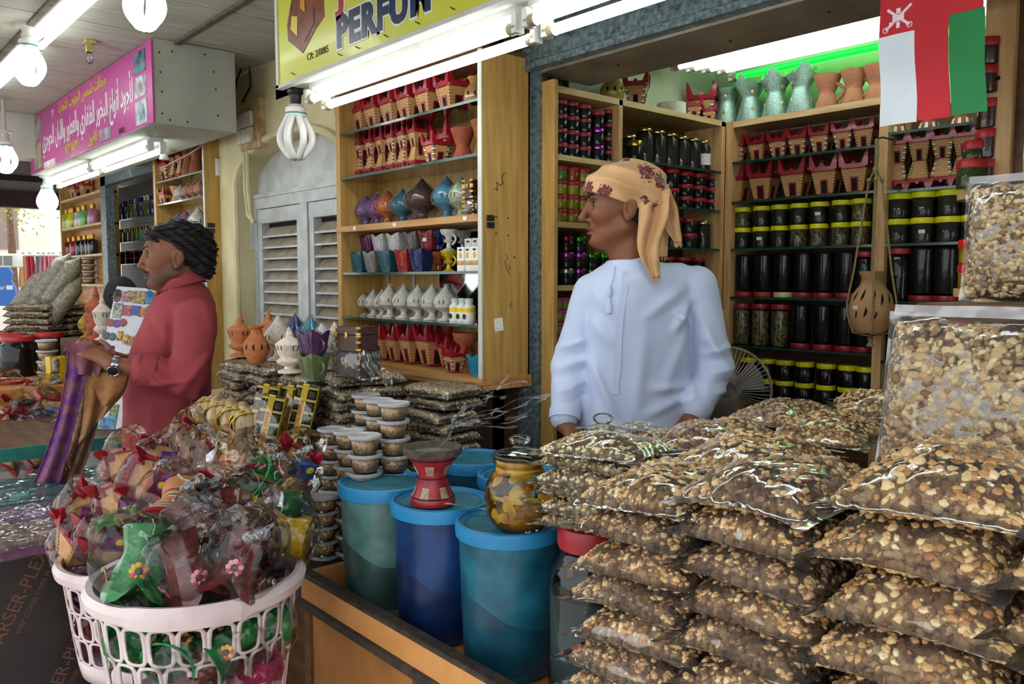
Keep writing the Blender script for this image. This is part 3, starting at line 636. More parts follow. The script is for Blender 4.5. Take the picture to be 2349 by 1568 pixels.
# ---- flag
fw_ = .222; fp = at(2127, 150, y=1.93); ft = 2.128; fbz = at(2040, 289, y=1.93).z; FH = ft - fbz
t = thing('hanging_flag', 'flag of white red and green hanging from the shutter box', 'flag', (fp.x, 1.93, fbz))
def wav(x, z): return .006 * sin(9 * z / FH + 12 * x) * (1 - z / FH) + .004 * sin(31 * x)
def fl(x0, x1, z0, z1, mat, nm, dx=0):
    b = B(); n_ = 10
    for s_ in (0, .0012):
        b.grid(lambda u, v: (x0 + (x1 - x0) * u + dx * (1 - v), wav(x0 + (x1 - x0) * u, z0 + (z1 - z0) * v) + s_ - (.003 if nm != 'red_band' else 0), z0 + (z1 - z0) * v), n_, 14)
    part(nm, b, t, mat)
zr = at(2030, 86, y=1.93).z - fbz
m_fr = M('flag_red', '#c8202c', '#b81a26', rough=.7, scale=8); m_fw = M('flag_white', '#dfe7ee', '#d2dbe4', rough=.7, scale=8); m_fg = M('flag_green', '#1f8a48', '#187a3e', rough=.7, scale=8)
fl(-fw_ / 2, fw_ / 2, zr, FH, m_fr, 'red_band'); fl(-fw_ / 2, -fw_ / 2 + .083, 0, zr, m_fw, 'white_panel', .012)
fl(-fw_ / 2 + .083, -fw_ / 2 + .152, .002, zr + .005, m_fr, 'red_panel', .010); fl(-fw_ / 2 + .152, fw_ / 2 + .004, .004, zr + .018, m_fg, 'green_panel', .012)
em = B(); T0 = Matrix.Translation((-fw_ / 2 + .045, -.004, FH - .055))
for a, l_ in ((50, .037), (-50, .033), (130, .0), (0, .0)):
    if l_: em.box(-.003, .003, 0, .001, -l_, l_, T0 @ Matrix.Rotation(radians(a), 4, 'Y')); em.tube([(cos(q) * .006, 0, -l_ + sin(q) * .006) for q in [k * pi / 4 for k in range(8)]], .0012, 4, T0 @ Matrix.Rotation(radians(a), 4, 'Y'), closed=True)
em.box(-.005, .005, -.001, .001, .008, .02, T0).box(-.004, .004, -.001, .001, -.024, -.01, T0).box(-.013, .013, -.0012, .0012, -.008, .006, T0).box(-.02, -.012, -.001, .001, -.016, -.008, T0)
part('emblem', em, t, M('flag_emblem', '#e6d3dc', rough=.7))
# ---- hanging clay pot
hx, hy = -1.318, 2.72; zt = at(2016, 318, y=hy).z; zb = at(2000, 763, y=hy).z; ztop = at(2000, 622, y=hy).z
t = thing('hanging_pot', 'carved buff clay pot hanging in a braided rope net', 'pot', (at(1999, 700, y=hy).x, hy, zb))
ph = ztop - zb; pr = [(.05, 0), (.065, .012), (.078, .06 * ph / .2), (.080, .42 * ph), (.068, .62 * ph), (.042, .78 * ph), (.034, .86 * ph), (.044, .96 * ph), (.047, ph), (.042, ph), (.03, .88 * ph)]
pr = [(r * .9, z) for r, z in pr]
part('body', B().lathe(pr, 28), t, M('buff_clay', '#c49a6c', '#b08656', rough=.8, scale=14, bump=.08))
pn = [(r / .25, z / ph) for r, z in pr]
b = B()
for a, z, sc_ in ((-1.57 - .9, .6, 1), (-1.57 - .45, .62, 1.2), (-1.57 + .1, .62, 1.2), (-1.57 + .5, .55, 1.2), (-1.57 + .95, .56, 1), (-1.57 - .25, .34, 1), (-1.57 - .7, .3, .8), (-1.57 + .2, .3, .8), (2, .6, 1), (3, .6, 1), (1, .6, 1)):
    a += .35
    def rad(zz):
        for (r0, z0), (r1, z1) in zip(pr[:-1], pr[1:]):
            if z0 <= zz * ph <= z1 and z1 > z0: return r0 + (r1 - r0) * (zz * ph - z0) / (z1 - z0)
        return .05
    o = []
    for q in range(9):
        f_ = q / 8; wz = z - .09 * sc_ + .18 * sc_ * f_; o.append((a + .10 * sc_ * sin(pi * f_) + .12 * f_, wz))
    i_ = [(aa - .12 * sc_ * sin(pi * q / 8), zz) for q, (aa, zz) in enumerate(o)]
    b.add([((rad(zz) + .001) * cos(aa), (rad(zz) + .001) * sin(aa), zz * ph) for aa, zz in o + i_], [(q, q + 1, 10 + q, 9 + q) for q in range(8)])
part('carved_openings', b, t, m_hole)
m_rope = M('braided_rope', '#b8a878', '#8c7c50', rough=.85, scale=220, bump=.6)
zt_ = zt - zb
for k in range(4):
    a = 2 * pi * k / 4 + .5; pts = [(.002 * cos(a), .002 * sin(a), zt_ - .10), (.02 * cos(a), .02 * sin(a), .3 + ph), (.058 * cos(a), .058 * sin(a), ph * 1.0), (.076 * cos(a), .076 * sin(a), ph * .5), (.074 * cos(a), .074 * sin(a), ph * .3), (.055 * cos(a), .055 * sin(a), .0), (0, 0, -.012)]
    part('rope_strand', B().tube(pts, .0036, 6), t, m_rope)
    part('knot', B().ell((.02 * cos(a), .02 * sin(a), .3 + ph), .008, 8, 6), t, m_rope)
part('rope_plait', B().tube([(0, 0, zt_ - .10), (0.002, 0, zt_ - .05), (0, 0, zt_)], .007, 8).ell((0, 0, zt_ - .1), (.011, .011, .014), 8, 6), t, m_rope)
part('rope_tassel', B().lathe([(.004, -.01), (.012, -.02), (.006, -.03), (.014, -.045), (.003, -.05)], 10), t, m_rope)
part('price_tag', TAGM, t, loc=(-.018, -.0735, ph * .42), rot=(0, 0, -.2))
part('hook', B().tube([(0, 0, zt_), (0, .04, zt_ + .01), (0, .115, zt_ + .01)], .003, 6), t, m_dark)
# ---- fan
fc = at(1668, 893, s=2.72); t = thing('electric_fan', 'round wire-grille fan half hidden behind the white robe', 'fan', (fc.x, fc.y, 0.06), YAW + radians(-90) + pi)
t.rotation_euler = (0, 0, math.atan2(fc.y, fc.x) - pi / 2); m_fan = M('fan_wire', '#a8a08c', '#8a8270', rough=.4, metal=.4); fz = fc.z - .06; fr_ = .14
b = B()
for r_ in (.03, fr_): b.tube([(r_ * cos(2 * pi * k / 36), -.03 if r_ < .1 else 0, fz + r_ * sin(2 * pi * k / 36)) for k in range(36)], .003 if r_ < .1 else .0045, 5, closed=True)
for k in range(60):
    a = 2 * pi * k / 60; b.tube([(.03 * cos(a), -.03, fz + .03 * sin(a)), (.09 * cos(a), -.026, fz + .09 * sin(a)), (fr_ * cos(a), 0, fz + fr_ * sin(a))], .0014, 4)
part('grille', b, t, m_fan)
for k in range(3):
    part('blade', B().grid(lambda u, v: ((.02 + .10 * v) * cos(2 * pi * k / 3 + .9 * u), .012 + .012 * u, fz + (.02 + .10 * v) * sin(2 * pi * k / 3 + .9 * u)), 6, 5), t, M('fan_blade', '#5a5a58', rough=.4))
part('motor', B().lathe([(.045, .03), (.05, .06), (.03, .12)], 16, Matrix.Translation((0, 0, fz)) @ Matrix.Rotation(-pi / 2, 4, 'X')), t, m_fan)
part('pole', B().lathe([(.012, .0), (.012, fz - .02)], 10, Matrix.Translation((0, .07, 0))), t, m_fan); part('base', B().lathe([(.15, 0), (.15, .02), (.03, .04)], 20, Matrix.Translation((0, .07, 0))), t, m_fan)
# ================================================================== bags of resin
import bmesh
def ico(sub):
    bm = bmesh.new(); bmesh.ops.create_icosphere(bm, subdivisions=sub, radius=1.0); bm.verts.ensure_lookup_table()
    v = np.array([x.co[:] for x in bm.verts]); f = np.array([[q.index for q in p.verts] for p in bm.faces]); bm.free(); return v, f
ICO = {1: ico(1), 2: ico(2)}
def nz(x, y, seed, f=1.0):
    r = np.random.default_rng(seed); o = 0 * x
    for k in range(6):
        a, p, q = r.uniform(0, 2 * pi), r.uniform(0, 2 * pi), f * r.uniform(.6, 2.2); o = o + np.sin(q * (x * cos(a) + y * sin(a)) + p) / 6
    return o * 2
def lumps(P_, R_, sub, rng, squash=.35):
    v, f = ICO[sub]; n = len(P_); S = R_[:, None] * rng.uniform(1 - squash, 1 + squash, (n, 3))
    q = rng.normal(size=(n, 4)); q /= np.linalg.norm(q, axis=1)[:, None]; w, x, y, z = q.T
    Rm = np.stack([1 - 2 * (y * y + z * z), 2 * (x * y - z * w), 2 * (x * z + y * w), 2 * (x * y + z * w), 1 - 2 * (x * x + z * z), 2 * (y * z - x * w), 2 * (x * z - y * w), 2 * (y * z + x * w), 1 - 2 * (x * x + y * y)], 1).reshape(n, 3, 3)
    vv = v[None] * (1 + .18 * rng.normal(size=(n, len(v), 1)) * (sub > 1) * .6)
    V = np.einsum('nij,nkj->nki', Rm, vv * S[:, None, :]) + P_[:, None, :]
    return V.reshape(-1, 3), (f[None] + (np.arange(n) * len(v))[:, None, None]).reshape(-1, 3)
def resin(name, stops, rough=.42):
    m = M(name, '#888888', rough=rough, island=True, scale=150, bump=.35, bscale=160, spec=.45); N = m.node_tree.nodes
    r = [n for n in N if n.type == 'VALTORGB'][0]; e = r.color_ramp.elements
    while len(e) < len(stops): e.new(.5)
    for i, (p, c) in enumerate(stops): e[i].position = p; e[i].color = C(c)
    p = N['Principled BSDF']; p.inputs['Subsurface Weight'].default_value = 0.0
    return m
m_res_b = resin('amber_resin', [(0, '#9a6c48'), (.25, '#bd8c5c'), (.5, '#d6ab72'), (.75, '#e6c28a'), (1, '#f0d8aa')])
m_res_d = resin('brown_resin', [(0, '#7c5c46'), (.3, '#a17c5e'), (.55, '#bf9a70'), (.8, '#d4b07c'), (1, '#e2c696')])
m_res_p = resin('pale_resin', [(0, '#bfa06a'), (.35, '#d6bd8a'), (.7, '#e6d6a8'), (1, '#f0e6c4')])
m_res_w = resin('cream_resin', [(0, '#86694c'), (.2, '#a88a64'), (.45, '#c0a67c'), (.75, '#d0b98e'), (1, '#decba4')])
m_res_g = resin('grey_crumb', [(0, '#8a7252'), (.3, '#bca074'), (.6, '#d6bf92'), (.85, '#e6d4ac'), (1, '#f0e4c4')], .6)
m_bag = film('bag_film', '#fbf8f2', base=0.03, gain=2.0, rough=0.08, bump=1.0, bscale=15, haze=.05)
m_bag2 = film('slab_bag_film', '#fdfbf6', base=0.02, gain=1.0, rough=0.12, bump=1.0, bscale=22, haze=.06)
m_zip = film('zip_strip', '#f3e8e4', base=0.10, gain=1.6, rough=0.18, bump=.3, haze=.32)
m_bagcore = M('resin_core', '#a57c50', '#c29a66', rough=.8, scale=120, lo=.4, hi=.6)
m_core2 = M('crumb_core', '#b89a6c', '#e0caa0', rough=.7, scale=170, lo=.35, hi=.65, bump=.5, bscale=200)
def dome(a, b, p=2.7, q=.62): return np.clip((1 - np.clip(np.abs(a), 0, 1) ** p) * (1 - np.clip(np.abs(b), 0, 1) ** p), 0, 1) ** q
def bagmesh(w, d, t, seed, r0, n, mat, sub=2, seam=.15, flap=.018, pw=2.7, pq=.62, fm=None, emb=.35, core=None):
    rng = np.random.default_rng(seed); sz = seam * t
    def topz(x, y): return sz + (t - sz) * dome(2 * x / w, 2 * y / d, pw, pq) * (.93 + .10 * nz(x / w * 6, y / d * 6, seed))
    def botz(x, y): return sz - sz * dome(2 * x / w, 2 * y / d, pw, pq)
    nt = int(n * .62); xy = rng.uniform(-.97, .97, (n, 2)) * [w / 2, d / 2]
    # more lumps near the rim, where the bag side shows
    k = rng.random(n) < .3; s_ = rng.integers(0, 2, n); e = rng.uniform(.86, .985, n) * np.sign(rng.uniform(-1, 1, n))
    xy[k & (s_ == 0), 0] = (e * w / 2)[k & (s_ == 0)]; xy[k & (s_ == 1), 1] = (e * d / 2)[k & (s_ == 1)]
    lowr = (np.arange(n) >= nt) & (np.maximum(np.abs(2 * xy[:, 0] / w), np.abs(2 * xy[:, 1] / d)) < .62); xy[lowr] *= rng.uniform(1.25, 1.5, (lowr.sum(), 1)); xy = np.clip(xy, [-w * .488, -d * .488], [w * .488, d * .488])
    R_ = r0 * rng.uniform(.65, 1.35, n); z = np.where(np.arange(n) < nt, topz(xy[:, 0], xy[:, 1]) - R_ * emb, botz(xy[:, 0], xy[:, 1]) + R_ * emb)
    P_ = np.column_stack([xy * .975, z]); V, Fc = lumps(P_, R_, sub, rng)
    g = 13; gx, gy = np.meshgrid(np.linspace(-w / 2, w / 2, g) * .955, np.linspace(-d / 2, d / 2, g) * .955); gx, gy = gx.ravel(), gy.ravel()
    ct = np.column_stack([gx, gy, np.maximum(topz(gx, gy) - r0 * (.9 if emb < .5 else .35), sz)]); cb = np.column_stack([gx, gy, np.minimum(botz(gx, gy) + r0 * (.9 if emb < .5 else .35), sz)]); o = len(V)
    q = np.array([[j * g + i, j * g + i + 1, (j + 1) * g + i + 1, (j + 1) * g + i] for j in range(g - 1) for i in range(g - 1)])
    faces = Fc.tolist() + (q + o).tolist() + (q[:, ::-1] + o + g * g).tolist()
    cont = npmesh(np.vstack([V, ct, cb]), [], mat); bpy.data.meshes.remove(cont)
    cont = bpy.data.meshes.new('resin'); cont.from_pydata(np.vstack([V, ct, cb]).tolist(), [], faces); cont.shade_smooth(); cont.materials.append(mat); cont.materials.append(core or m_bagcore)
    mi = np.zeros(len(faces), np.int32); mi[len(Fc):] = 1; cont.polygons.foreach_set('material_index', mi)
    # film: two sheets welded along a flat seam that sticks out with pointed corners
    nu, nv = 40, 32; u, v = np.meshgrid(np.linspace(-1, 1, nu), np.linspace(-1, 1, nv)); u, v = u.ravel(), v.ravel()
    W_, D_ = w / 2 + flap * .8, d / 2 + flap * .8
    pinch = 1 - .05 * (1 - np.abs(v) ** 3) * (np.abs(u) ** 6); pinch2 = 1 - .05 * (1 - np.abs(u) ** 3) * (np.abs(v) ** 6)
    x, y = u * W_ * pinch * 1.012, v * D_ * pinch2 * 1.012
    rim = np.maximum(np.abs(u), np.abs(v)); wr = np.sin(24 * u + 5 * nz(u * 3, v * 3, seed + 1)) * np.sin(15 * v + 4 * nz(u * 3, v * 3, seed + 2))
    am = .0016 + .0028 * np.clip(rim - .55, 0, 1) / .45
    cr = -.006 * (np.abs(u) * np.abs(v)) ** 4 + .004 * nz(u * 2, v * 2, seed + 3) * rim ** 6
    A, Bb = 2 * x / (w * 1.03), 2 * y / (d * 1.03)
    zt = sz + (t - sz + .003) * dome(A, Bb, pw * .93, pq) * (.93 + .10 * nz(x / w * 6, y / d * 6, seed)) + am * wr * (1 - rim ** 8) + cr
    zb = sz - (sz + .001) * dome(A, Bb, pw * .93, pq) + cr * 1.0
    edge = rim > .999; zb[edge] = zt[edge]
    q = np.array([[j * nu + i, j * nu + i + 1, (j + 1) * nu + i + 1, (j + 1) * nu + i] for j in range(nv - 1) for i in range(nu - 1)])
    fil = npmesh(np.vstack([np.column_stack([x, y, zt]), np.column_stack([x, y, zb])]), np.vstack([q, q[:, ::-1] + nu * nv]), fm or m_bag)
    zs = B().grid(lambda a, b: ((a - .5) * (w + flap), d / 2 + flap * .5 + .018 * b, sz + .003 * sin(9 * a + seed) - .002 * b), 12, 3).mesh(m_zip, 180)
    return cont, fil, zs
RB = [bagmesh(.20, .24, .056, 10 + k, .0054, 1500, m_res_b if k % 2 else m_res_d, flap=.024) for k in range(4)]
RBIG = [bagmesh(.205, .25, .070, 20 + k, .0060, 1500, m_res_b, flap=.026) for k in range(2)]
RP = [bagmesh(.20, .15, .034, 30 + k, .0042, 950, m_res_p, flap=.022) for k in range(2)]
RW = bagmesh(.27, .25, .11, 41, .0066, 2400, m_res_w, seam=.5)
RG = [bagmesh(.22, .17, .037, 50 + k, .0036, 1700, m_res_g, sub=1, flap=.006, pw=7, pq=.5, seam=.35, fm=m_bag2, emb=.62, core=m_core2) for k in range(3)]
def bag(meshes, loc, label, rot=(0, 0, 0), group=None, name='frankincense_bag', scale=None, zs=True, cat='bag'):
    t = thing(name, label, cat, loc, rot, group, scale)
    part('resin_lumps', meshes[0], t, kind='stuff'); part('plastic_film', meshes[1], t)
    if zs: part('zip_strip', meshes[2], t)
    return t
# ---- the tray counter
m_edge = M('worn_black_edging', '#2a2320', '#4a3c30', rough=.6, scale=40, bump=.2)
m_face = M('peach_laminate', '#d99a58', '#cd8c4a', rough=.55, scale=14)
m_panel = M('counter_panel', '#b5793a', '#8a5826', rough=.6, scale=6, stretch=(1, 1, .6))
t = thing('tray_counter', 'orange plywood tray counter with worn black edging', 'counter', (0, 0, 0))
X0, X1c, YF, YR = -1.865, .55, .925, 1.62
part('tray_floor', B().box(X0, X1c, YF, YR, .66, .685), t, m_orange)
part('front_lip', B().box(X0, X1c, YF - .005, YF + .02, .690, .745), t, m_face)
part('top_edging', B().box(X0 - .004, X1c, YF - .009, YF + .024, .745, .757, bev=.003), t, m_edge)
part('bottom_edging', B().box(X0 - .004, X1c, YF - .012, YF + .02, .665, .690, bev=.004), t, m_edge)
part('corner_edging', B().box(X0 - .008, X0 + .012, YF - .011, YF + .026, .668, .76, bev=.004), t, m_edge)
part('side_lip', B().box(X0, X0 + .02, YF + .02, YR, .685, .750), t, m_face)
for k in range(5):
    xa = X0 + .035 + .48 * k
    part('front_panel', B().box(xa, xa + .45, YF + .012, YF + .02, .04, .66), t, m_panel)
    part('batten', B().box(xa - .03, xa, YF + .005, YF + .02, .0, .665), t, m_brownw)
part('side_panel', B().box(X0 + .005, X0 + .02, YF + .03, YR, .0, .66), t, m_brownw)
part('floor_batten', B().box(X0, X1c, YF + .004, YF + .02, .33, .36), t, m_dark)
solo('packing_crate', B().box(-.96, X1c, 1.20, 1.62, .686, 1.095, bev=.004), 'brown crate under the bags behind the front pile', 'crate', m_brownw)
solo('packing_crate', B().box(-.60, -.22, 1.42, 1.62, 1.097, 1.44, bev=.004), 'upper crate carrying the smaller upright bag', 'crate', m_brownw)
# ---- frankincense in the front pile: columns of bags along the counter edge
def column(xc, zs_, ms, word, yc=1.045, rz=0.0, zoff=.02):
    for i, z in enumerate(zs_):
        j = RNG.uniform(-1, 1, 4)
        lab = f'frankincense bag, {ORD[i] if i else "topmost"} {"from top " if i else ""}in the {word}'
        bag(ms[(i * 3 + int(xc * 100)) % len(ms)], (xc + .008 * j[0], yc + .008 * j[1], z - zoff), lab, (radians(1.5 * j[2]), radians(-2.5 + 1.5 * j[3]), rz + radians(4 * j[0])), f'bags of the {word}', zs=i < 1)
column(-.815, [1.150 - .0525 * k for k in range(9)], RB, 'front column beside the red-lidded jar', rz=radians(3))
column(-.605, [1.195 - .053 * k for k in range(10)], RB, 'middle column of the front pile', rz=radians(-2))
column(-.395, [1.238 - .0665 * k for k in range(8)], RBIG, 'widest column of the front pile', zoff=.028)
column(-.185, [1.20 - .0665 * k for k in range(7)], RBIG, 'front column cut by the picture edge', rz=radians(5), zoff=.028)
# second row and plateau
for k, (u, v, z, rz, ms, lab) in enumerate((
    (1640, 975, 1.135, 20, RB[0], 'glossy frankincense bag just in front of the white robe'),
    (1900, 960, 1.115, 12, RB[1], 'glossy frankincense bag left of the big upright bag'),
    (1800, 925, 1.10, -8, RB[2], 'frankincense bag lying below the fan'),
    (2010, 905, 1.125, 30, RB[3], 'frankincense bag with raised zip flap by the bottom shelf jars'),
    (1720, 1010, 1.155, 6, RB[3], 'frankincense bag wedged behind the middle column of the pile'),
)):
    p = at(u, v, z=z + .045); bag(ms, (p.x, p.y, z), lab, (radians(2), radians(-3), radians(rz)), 'bags lying behind the front pile')
p = at(2225, 850, y=1.36); bag(RW, (-.425, 1.30, 1.29), 'big upright zip bag of cream frankincense lumps', (radians(80), 0, radians(-4)), name='upright_frankincense_bag', scale=(1, .95, 1.0))
bag(RW, (-.43, 1.52, 1.535), 'smaller upright bag of cream frankincense above the big one', (radians(84), 0, radians(3)), name='upright_frankincense_bag', scale=(.8, .72, .9))
# pale bags on the jar
for k in range(6):
    j = RNG.uniform(-1, 1, 3)
    bag(RP[k % 2], (-1.015 + .012 * j[0], 1.105 + .01 * j[1], 1.033 + .0265 * k), f'pale frankincense bag, {["lowest", "second lowest", "third lowest", "third from top", "second from top", "topmost"][k]} on the red-lidded jar', (0, radians(-2), radians(6 + 6 * j[2])), 'pale bags on the red-lidded jar', zs=False)
p = at(1430, 990, z=1.13); bag(RP[0], (p.x, p.y, 1.115), 'pale frankincense bag resting on the far glass jar lid', (0, radians(-4), .5), zs=False)
# ---- buckets
m_bk = M('stained_plastic', '#ffffff', '#9aa0a4', rough=.32, scale=16, lo=.38, hi=.72, obcol=True, coat=.15, detail=9)
m_bl = M('lid_blue', '#2a8ac0', '#217aae', rough=.4, scale=9)
m_bltop = M('lid_blue_dirty', '#2c86a0', '#1c5c6a', rough=.5, scale=16, lo=.35, hi=.65, detail=8)
def bucket(loc, r, h, col, label, fill=None, fill_col=None):
    t = thing('plastic_bucket', label, 'bucket', loc, 0, 'lidded plastic buckets in the tray')
    part('tub', B().lathe([(r * .86, 0), (r * .90, .006), (r * .905, .015), (r, h - .03), (r, h - .012)], 36), t, m_bk, col=col)
    if fill:
        def rw(z): return r * .905 + r * .095 * (z - .015) / (h - .045) + .0007
        part('contents', B().loft([[(rw(z) * cos(2 * pi * j / 40), rw(z) * sin(2 * pi * j / 40), z) for j in range(40) for z in [zz_ if zz_ < .05 else fill * h + .035 * sin(2 * pi * j / 40 + fill * 9) + .008 * sin(6 * pi * j / 40)]] for zz_ in (.016, .1)], cap=False), t, m_bk, col=fill_col)
    part('lid', B().lathe([(r * 1.0, h - .03), (r * 1.06, h - .028), (r * 1.075, h - .012), (r * 1.06, h), (r * 1.0, h + .002), (r * .985, h - .005), (r * .9, h - .006)], 40, cap=False), t, m_bl)
    part('lid_panel', B().lathe([(r * .99, h - .0065), (r * .86, h - .007), (r * .85, h - .0045), (.002, h - .004)], 40, cap=False), t, m_bltop)
    return t
BK = [((-1.70, 1.068), '#5a8480', 'grey-green bucket with blue lid, nearest the resin tubs'), ((-1.475, 1.075), '#153f78', 'deep blue bucket carrying the red incense burner'), ((-1.25, 1.085), '#236c82', 'teal bucket carrying the yellow glass jar'),
      ((-1.765, 1.40), '#2a5a78', 'dark blue bucket behind the burner'), ((-1.535, 1.37), '#2a6a80', 'blue-lidded bucket behind the yellow glass jar')]
for k, ((x, y), c, lab) in enumerate(BK): bucket((x, y, .685), .105, .305, c, lab, (.52, .5, .42, None, None)[k], ('#34524e', '#0e2550', '#174c60', None, None)[k])
# ---- red burner with smoke
m_rp = M('worn_red_paint', '#a52430', '#6a1420', rough=.4, scale=35, lo=.4, hi=.75, detail=6); m_sil = M('scuffed_silver', '#b8a488', '#8a7458', rough=.5, scale=60)
bp = at(993, 1150, z=.992); t = thing('smoking_incense_burner', 'red and silver painted burner smoking on the blue bucket lid', 'incense burner', (bp.x, bp.y, .9895))
pr = [(.048, 0), (.050, .006), (.049, .014), (.038, .032), (.033, .055), (.033, .068), (.045, .092), (.060, .112), (.0625, .118)]
part('body', B().lathe(pr + [(.058, .118), (.045, .105)], 28), t, m_rp)
part('soot_rim', B().lathe([(.0628, .110), (.066, .118), (.0655, .126), (.060, .126), (.045, .112), (.005, .106)], 28, cap=False), t, M('sooty_clay', '#5a5048', '#3a332c', rough=.9, scale=50))
part('ash', B().lathe([(.046, .113), (.02, .115), (.002, .117)], 20, cap=False), t, M('ash', '#8a8070', '#6a6254', rough=1, scale=80, bump=.5))
for zz, r_, n_, off in ((.03, .0405, 6, 0), (.078, .0395, 6, .26)):
    for k in range(n_):
        a = 2 * pi * k / n_ + off
        def pt_(da, dz):
            z_ = zz + dz
            for (r0, z0), (r1, z1) in zip(pr[:-1], pr[1:]):
                if z0 <= z_ <= z1: rr_ = r0 + (r1 - r0) * (z_ - z0) / (z1 - z0) + .0012
            return (rr_ * cos(a + da), rr_ * sin(a + da), z_)
        part('silver_patch', B().add([pt_(da, dz) for dz in (-.011, -.004, .004, .011) for da in (-.22, 0, .22)], [(i * 3 + j, i * 3 + j + 1, i * 3 + j + 4, i * 3 + j + 3) for i in range(3) for j in range(2)]), t, m_sil)
for zz in (.016, .058, .1): part('black_ring', B().lathe([(pr[2][0] * .98 if zz < .02 else (.0345 if zz < .07 else .0525), zz), ((pr[2][0] * .95) if zz < .02 else (.0345 if zz < .07 else .0545), zz + .003)], 28, cap=False), t, m_dark)
# ================================================================== rest of the tray: glass jars, plastic strip, smoke
m_clearglass = film('clear_glass', '#f4faf4', base=0.01, gain=.9, rough=0.02, bump=.15, bscale=9)
m_yel = M('yellow_dye', '#d8a812', '#a8540c', rough=.5, scale=26, lo=.42, hi=.62, detail=5)
jp = at(1192, 1205, z=.992); t = thing('glass_apothecary_jar', 'round glass jar smeared with yellow dye, on a bucket lid', 'jar', (jp.x, jp.y, .990))
gp = [(.045, 0), (.052, .004), (.066, .03), (.070, .06), (.066, .09), (.052, .112), (.046, .12), (.047, .126), (.052, .13), (.052, .14)]
part('glass', B().lathe(gp, 32).mesh(m_clearglass, 180), t)
part('dye_sediment', B().lathe([(r * .95, z + .002) for r, z in gp[:3]] + [(.03, .036)], 28), t, M('red_brown_sediment', '#8a3a0c', '#c88a10', rough=.4, scale=40))
bb = B(); rr = random.Random(3)
for k in range(26):
    a0, z0 = rr.uniform(0, 2 * pi), rr.uniform(.03, .122)
    def rad2(z):
        for (r0, z1), (r1, z2) in zip(gp[:-1], gp[1:]):
            if z1 <= z <= z2: return (r0 + (r1 - r0) * (z - z1) / max(1e-6, z2 - z1)) * .975
        return .045
    w, h = rr.uniform(.1, .45), rr.uniform(.006, .022); n = 28; ring = []; h1, h2, h3 = [rr.uniform(0, 6) for _ in range(3)]
    for q in range(n):
        a = 2 * pi * q / n; k_ = .9 + .25 * sin(2 * a + h1) + .18 * sin(3 * a + h2) + .14 * sin(5 * a + h3); ring.append((a0 + w * k_ * cos(a), min(.125, max(.012, z0 + h * k_ * sin(a)))))
    bb.add([(rad2(z0) * cos(a0), rad2(z0) * sin(a0), z0)] + [(rad2(z) * cos(a), rad2(z) * sin(a), z) for a, z in ring], [(0, 1 + q, 1 + (q + 1) % n) for q in range(n)])
part('dye_smears', bb.mesh(m_yel, 180), t, kind='stuff')
part('dye_ring', B().lathe([(.048, .116), (.0445, .127), (.047, .138)], 28, cap=False), t, m_yel)
part('lid', B().lathe([(.054, .14), (.056, .146), (.046, .152), (.02, .157), (.012, .162), (.02, .170), (.022, .178), (.014, .184), (.002, .185)], 28).mesh(m_clearglass, 180), t)
jx, jy = -1.025, 1.09
t = thing('large_glass_jar', 'large dark glass jar with red lid beside the bag pile', 'jar', (jx, jy, .685))
part('glass', B().lathe([(.072, 0), (.078, .006), (.080, .02), (.080, .24), (.074, .265), (.060, .285), (.056, .31)], 32).mesh(m_clearglass, 180), t)
part('contents', B().lathe([(.070, .003), (.076, .02), (.076, .22), (.06, .225)], 32), t, M('slate_powder', '#2b2a28', '#4e6a70', rough=.7, scale=5, lo=.35, hi=.8))
part('lid', lidmesh(.062, .04, 40), t, loc=(0, 0, .305), col='#a8242a')
gj = at(1383, 985, s=1.72); t = thing('stoppered_glass_jar', 'clear glass jar with round stopper before the white robe', 'jar', (gj.x, gj.y, .685)); zl = gj.z - .685
part('glass', B().lathe([(.05, 0), (.06, .01), (.062, zl - .06), (.05, zl - .03), (.052, zl - .01)], 28).mesh(m_clearglass, 180), t)
part('contents', B().lathe([(.045, .004), (.058, .02), (.058, zl - .08), (.03, zl - .075)], 24), t, m_incense)
part('stopper', B().lathe([(.056, zl - .01), (.058, zl), (.03, zl + .006), (.012, zl + .012), (.02, zl + .02), (.021, zl + .028), (.012, zl + .034), (.002, zl + .035)], 28).mesh(m_clearglass, 180), t)
sp_ = at(1060, 1165, z=.995); t = thing('paper_strip', 'curled translucent strip lying across two bucket lids', 'strip', (sp_.x, sp_.y, .993), radians(12))
part('strip', B().grid(lambda u, v: (-.06 + .16 * u, -.008 + .016 * v + .02 * u * u, .003 + .014 * u * u + .004 * sin(5 * u + 2 * v)), 14, 3).mesh(M('waxed_paper', '#cdc8b0', '#b8b298', rough=.4), 180), t)
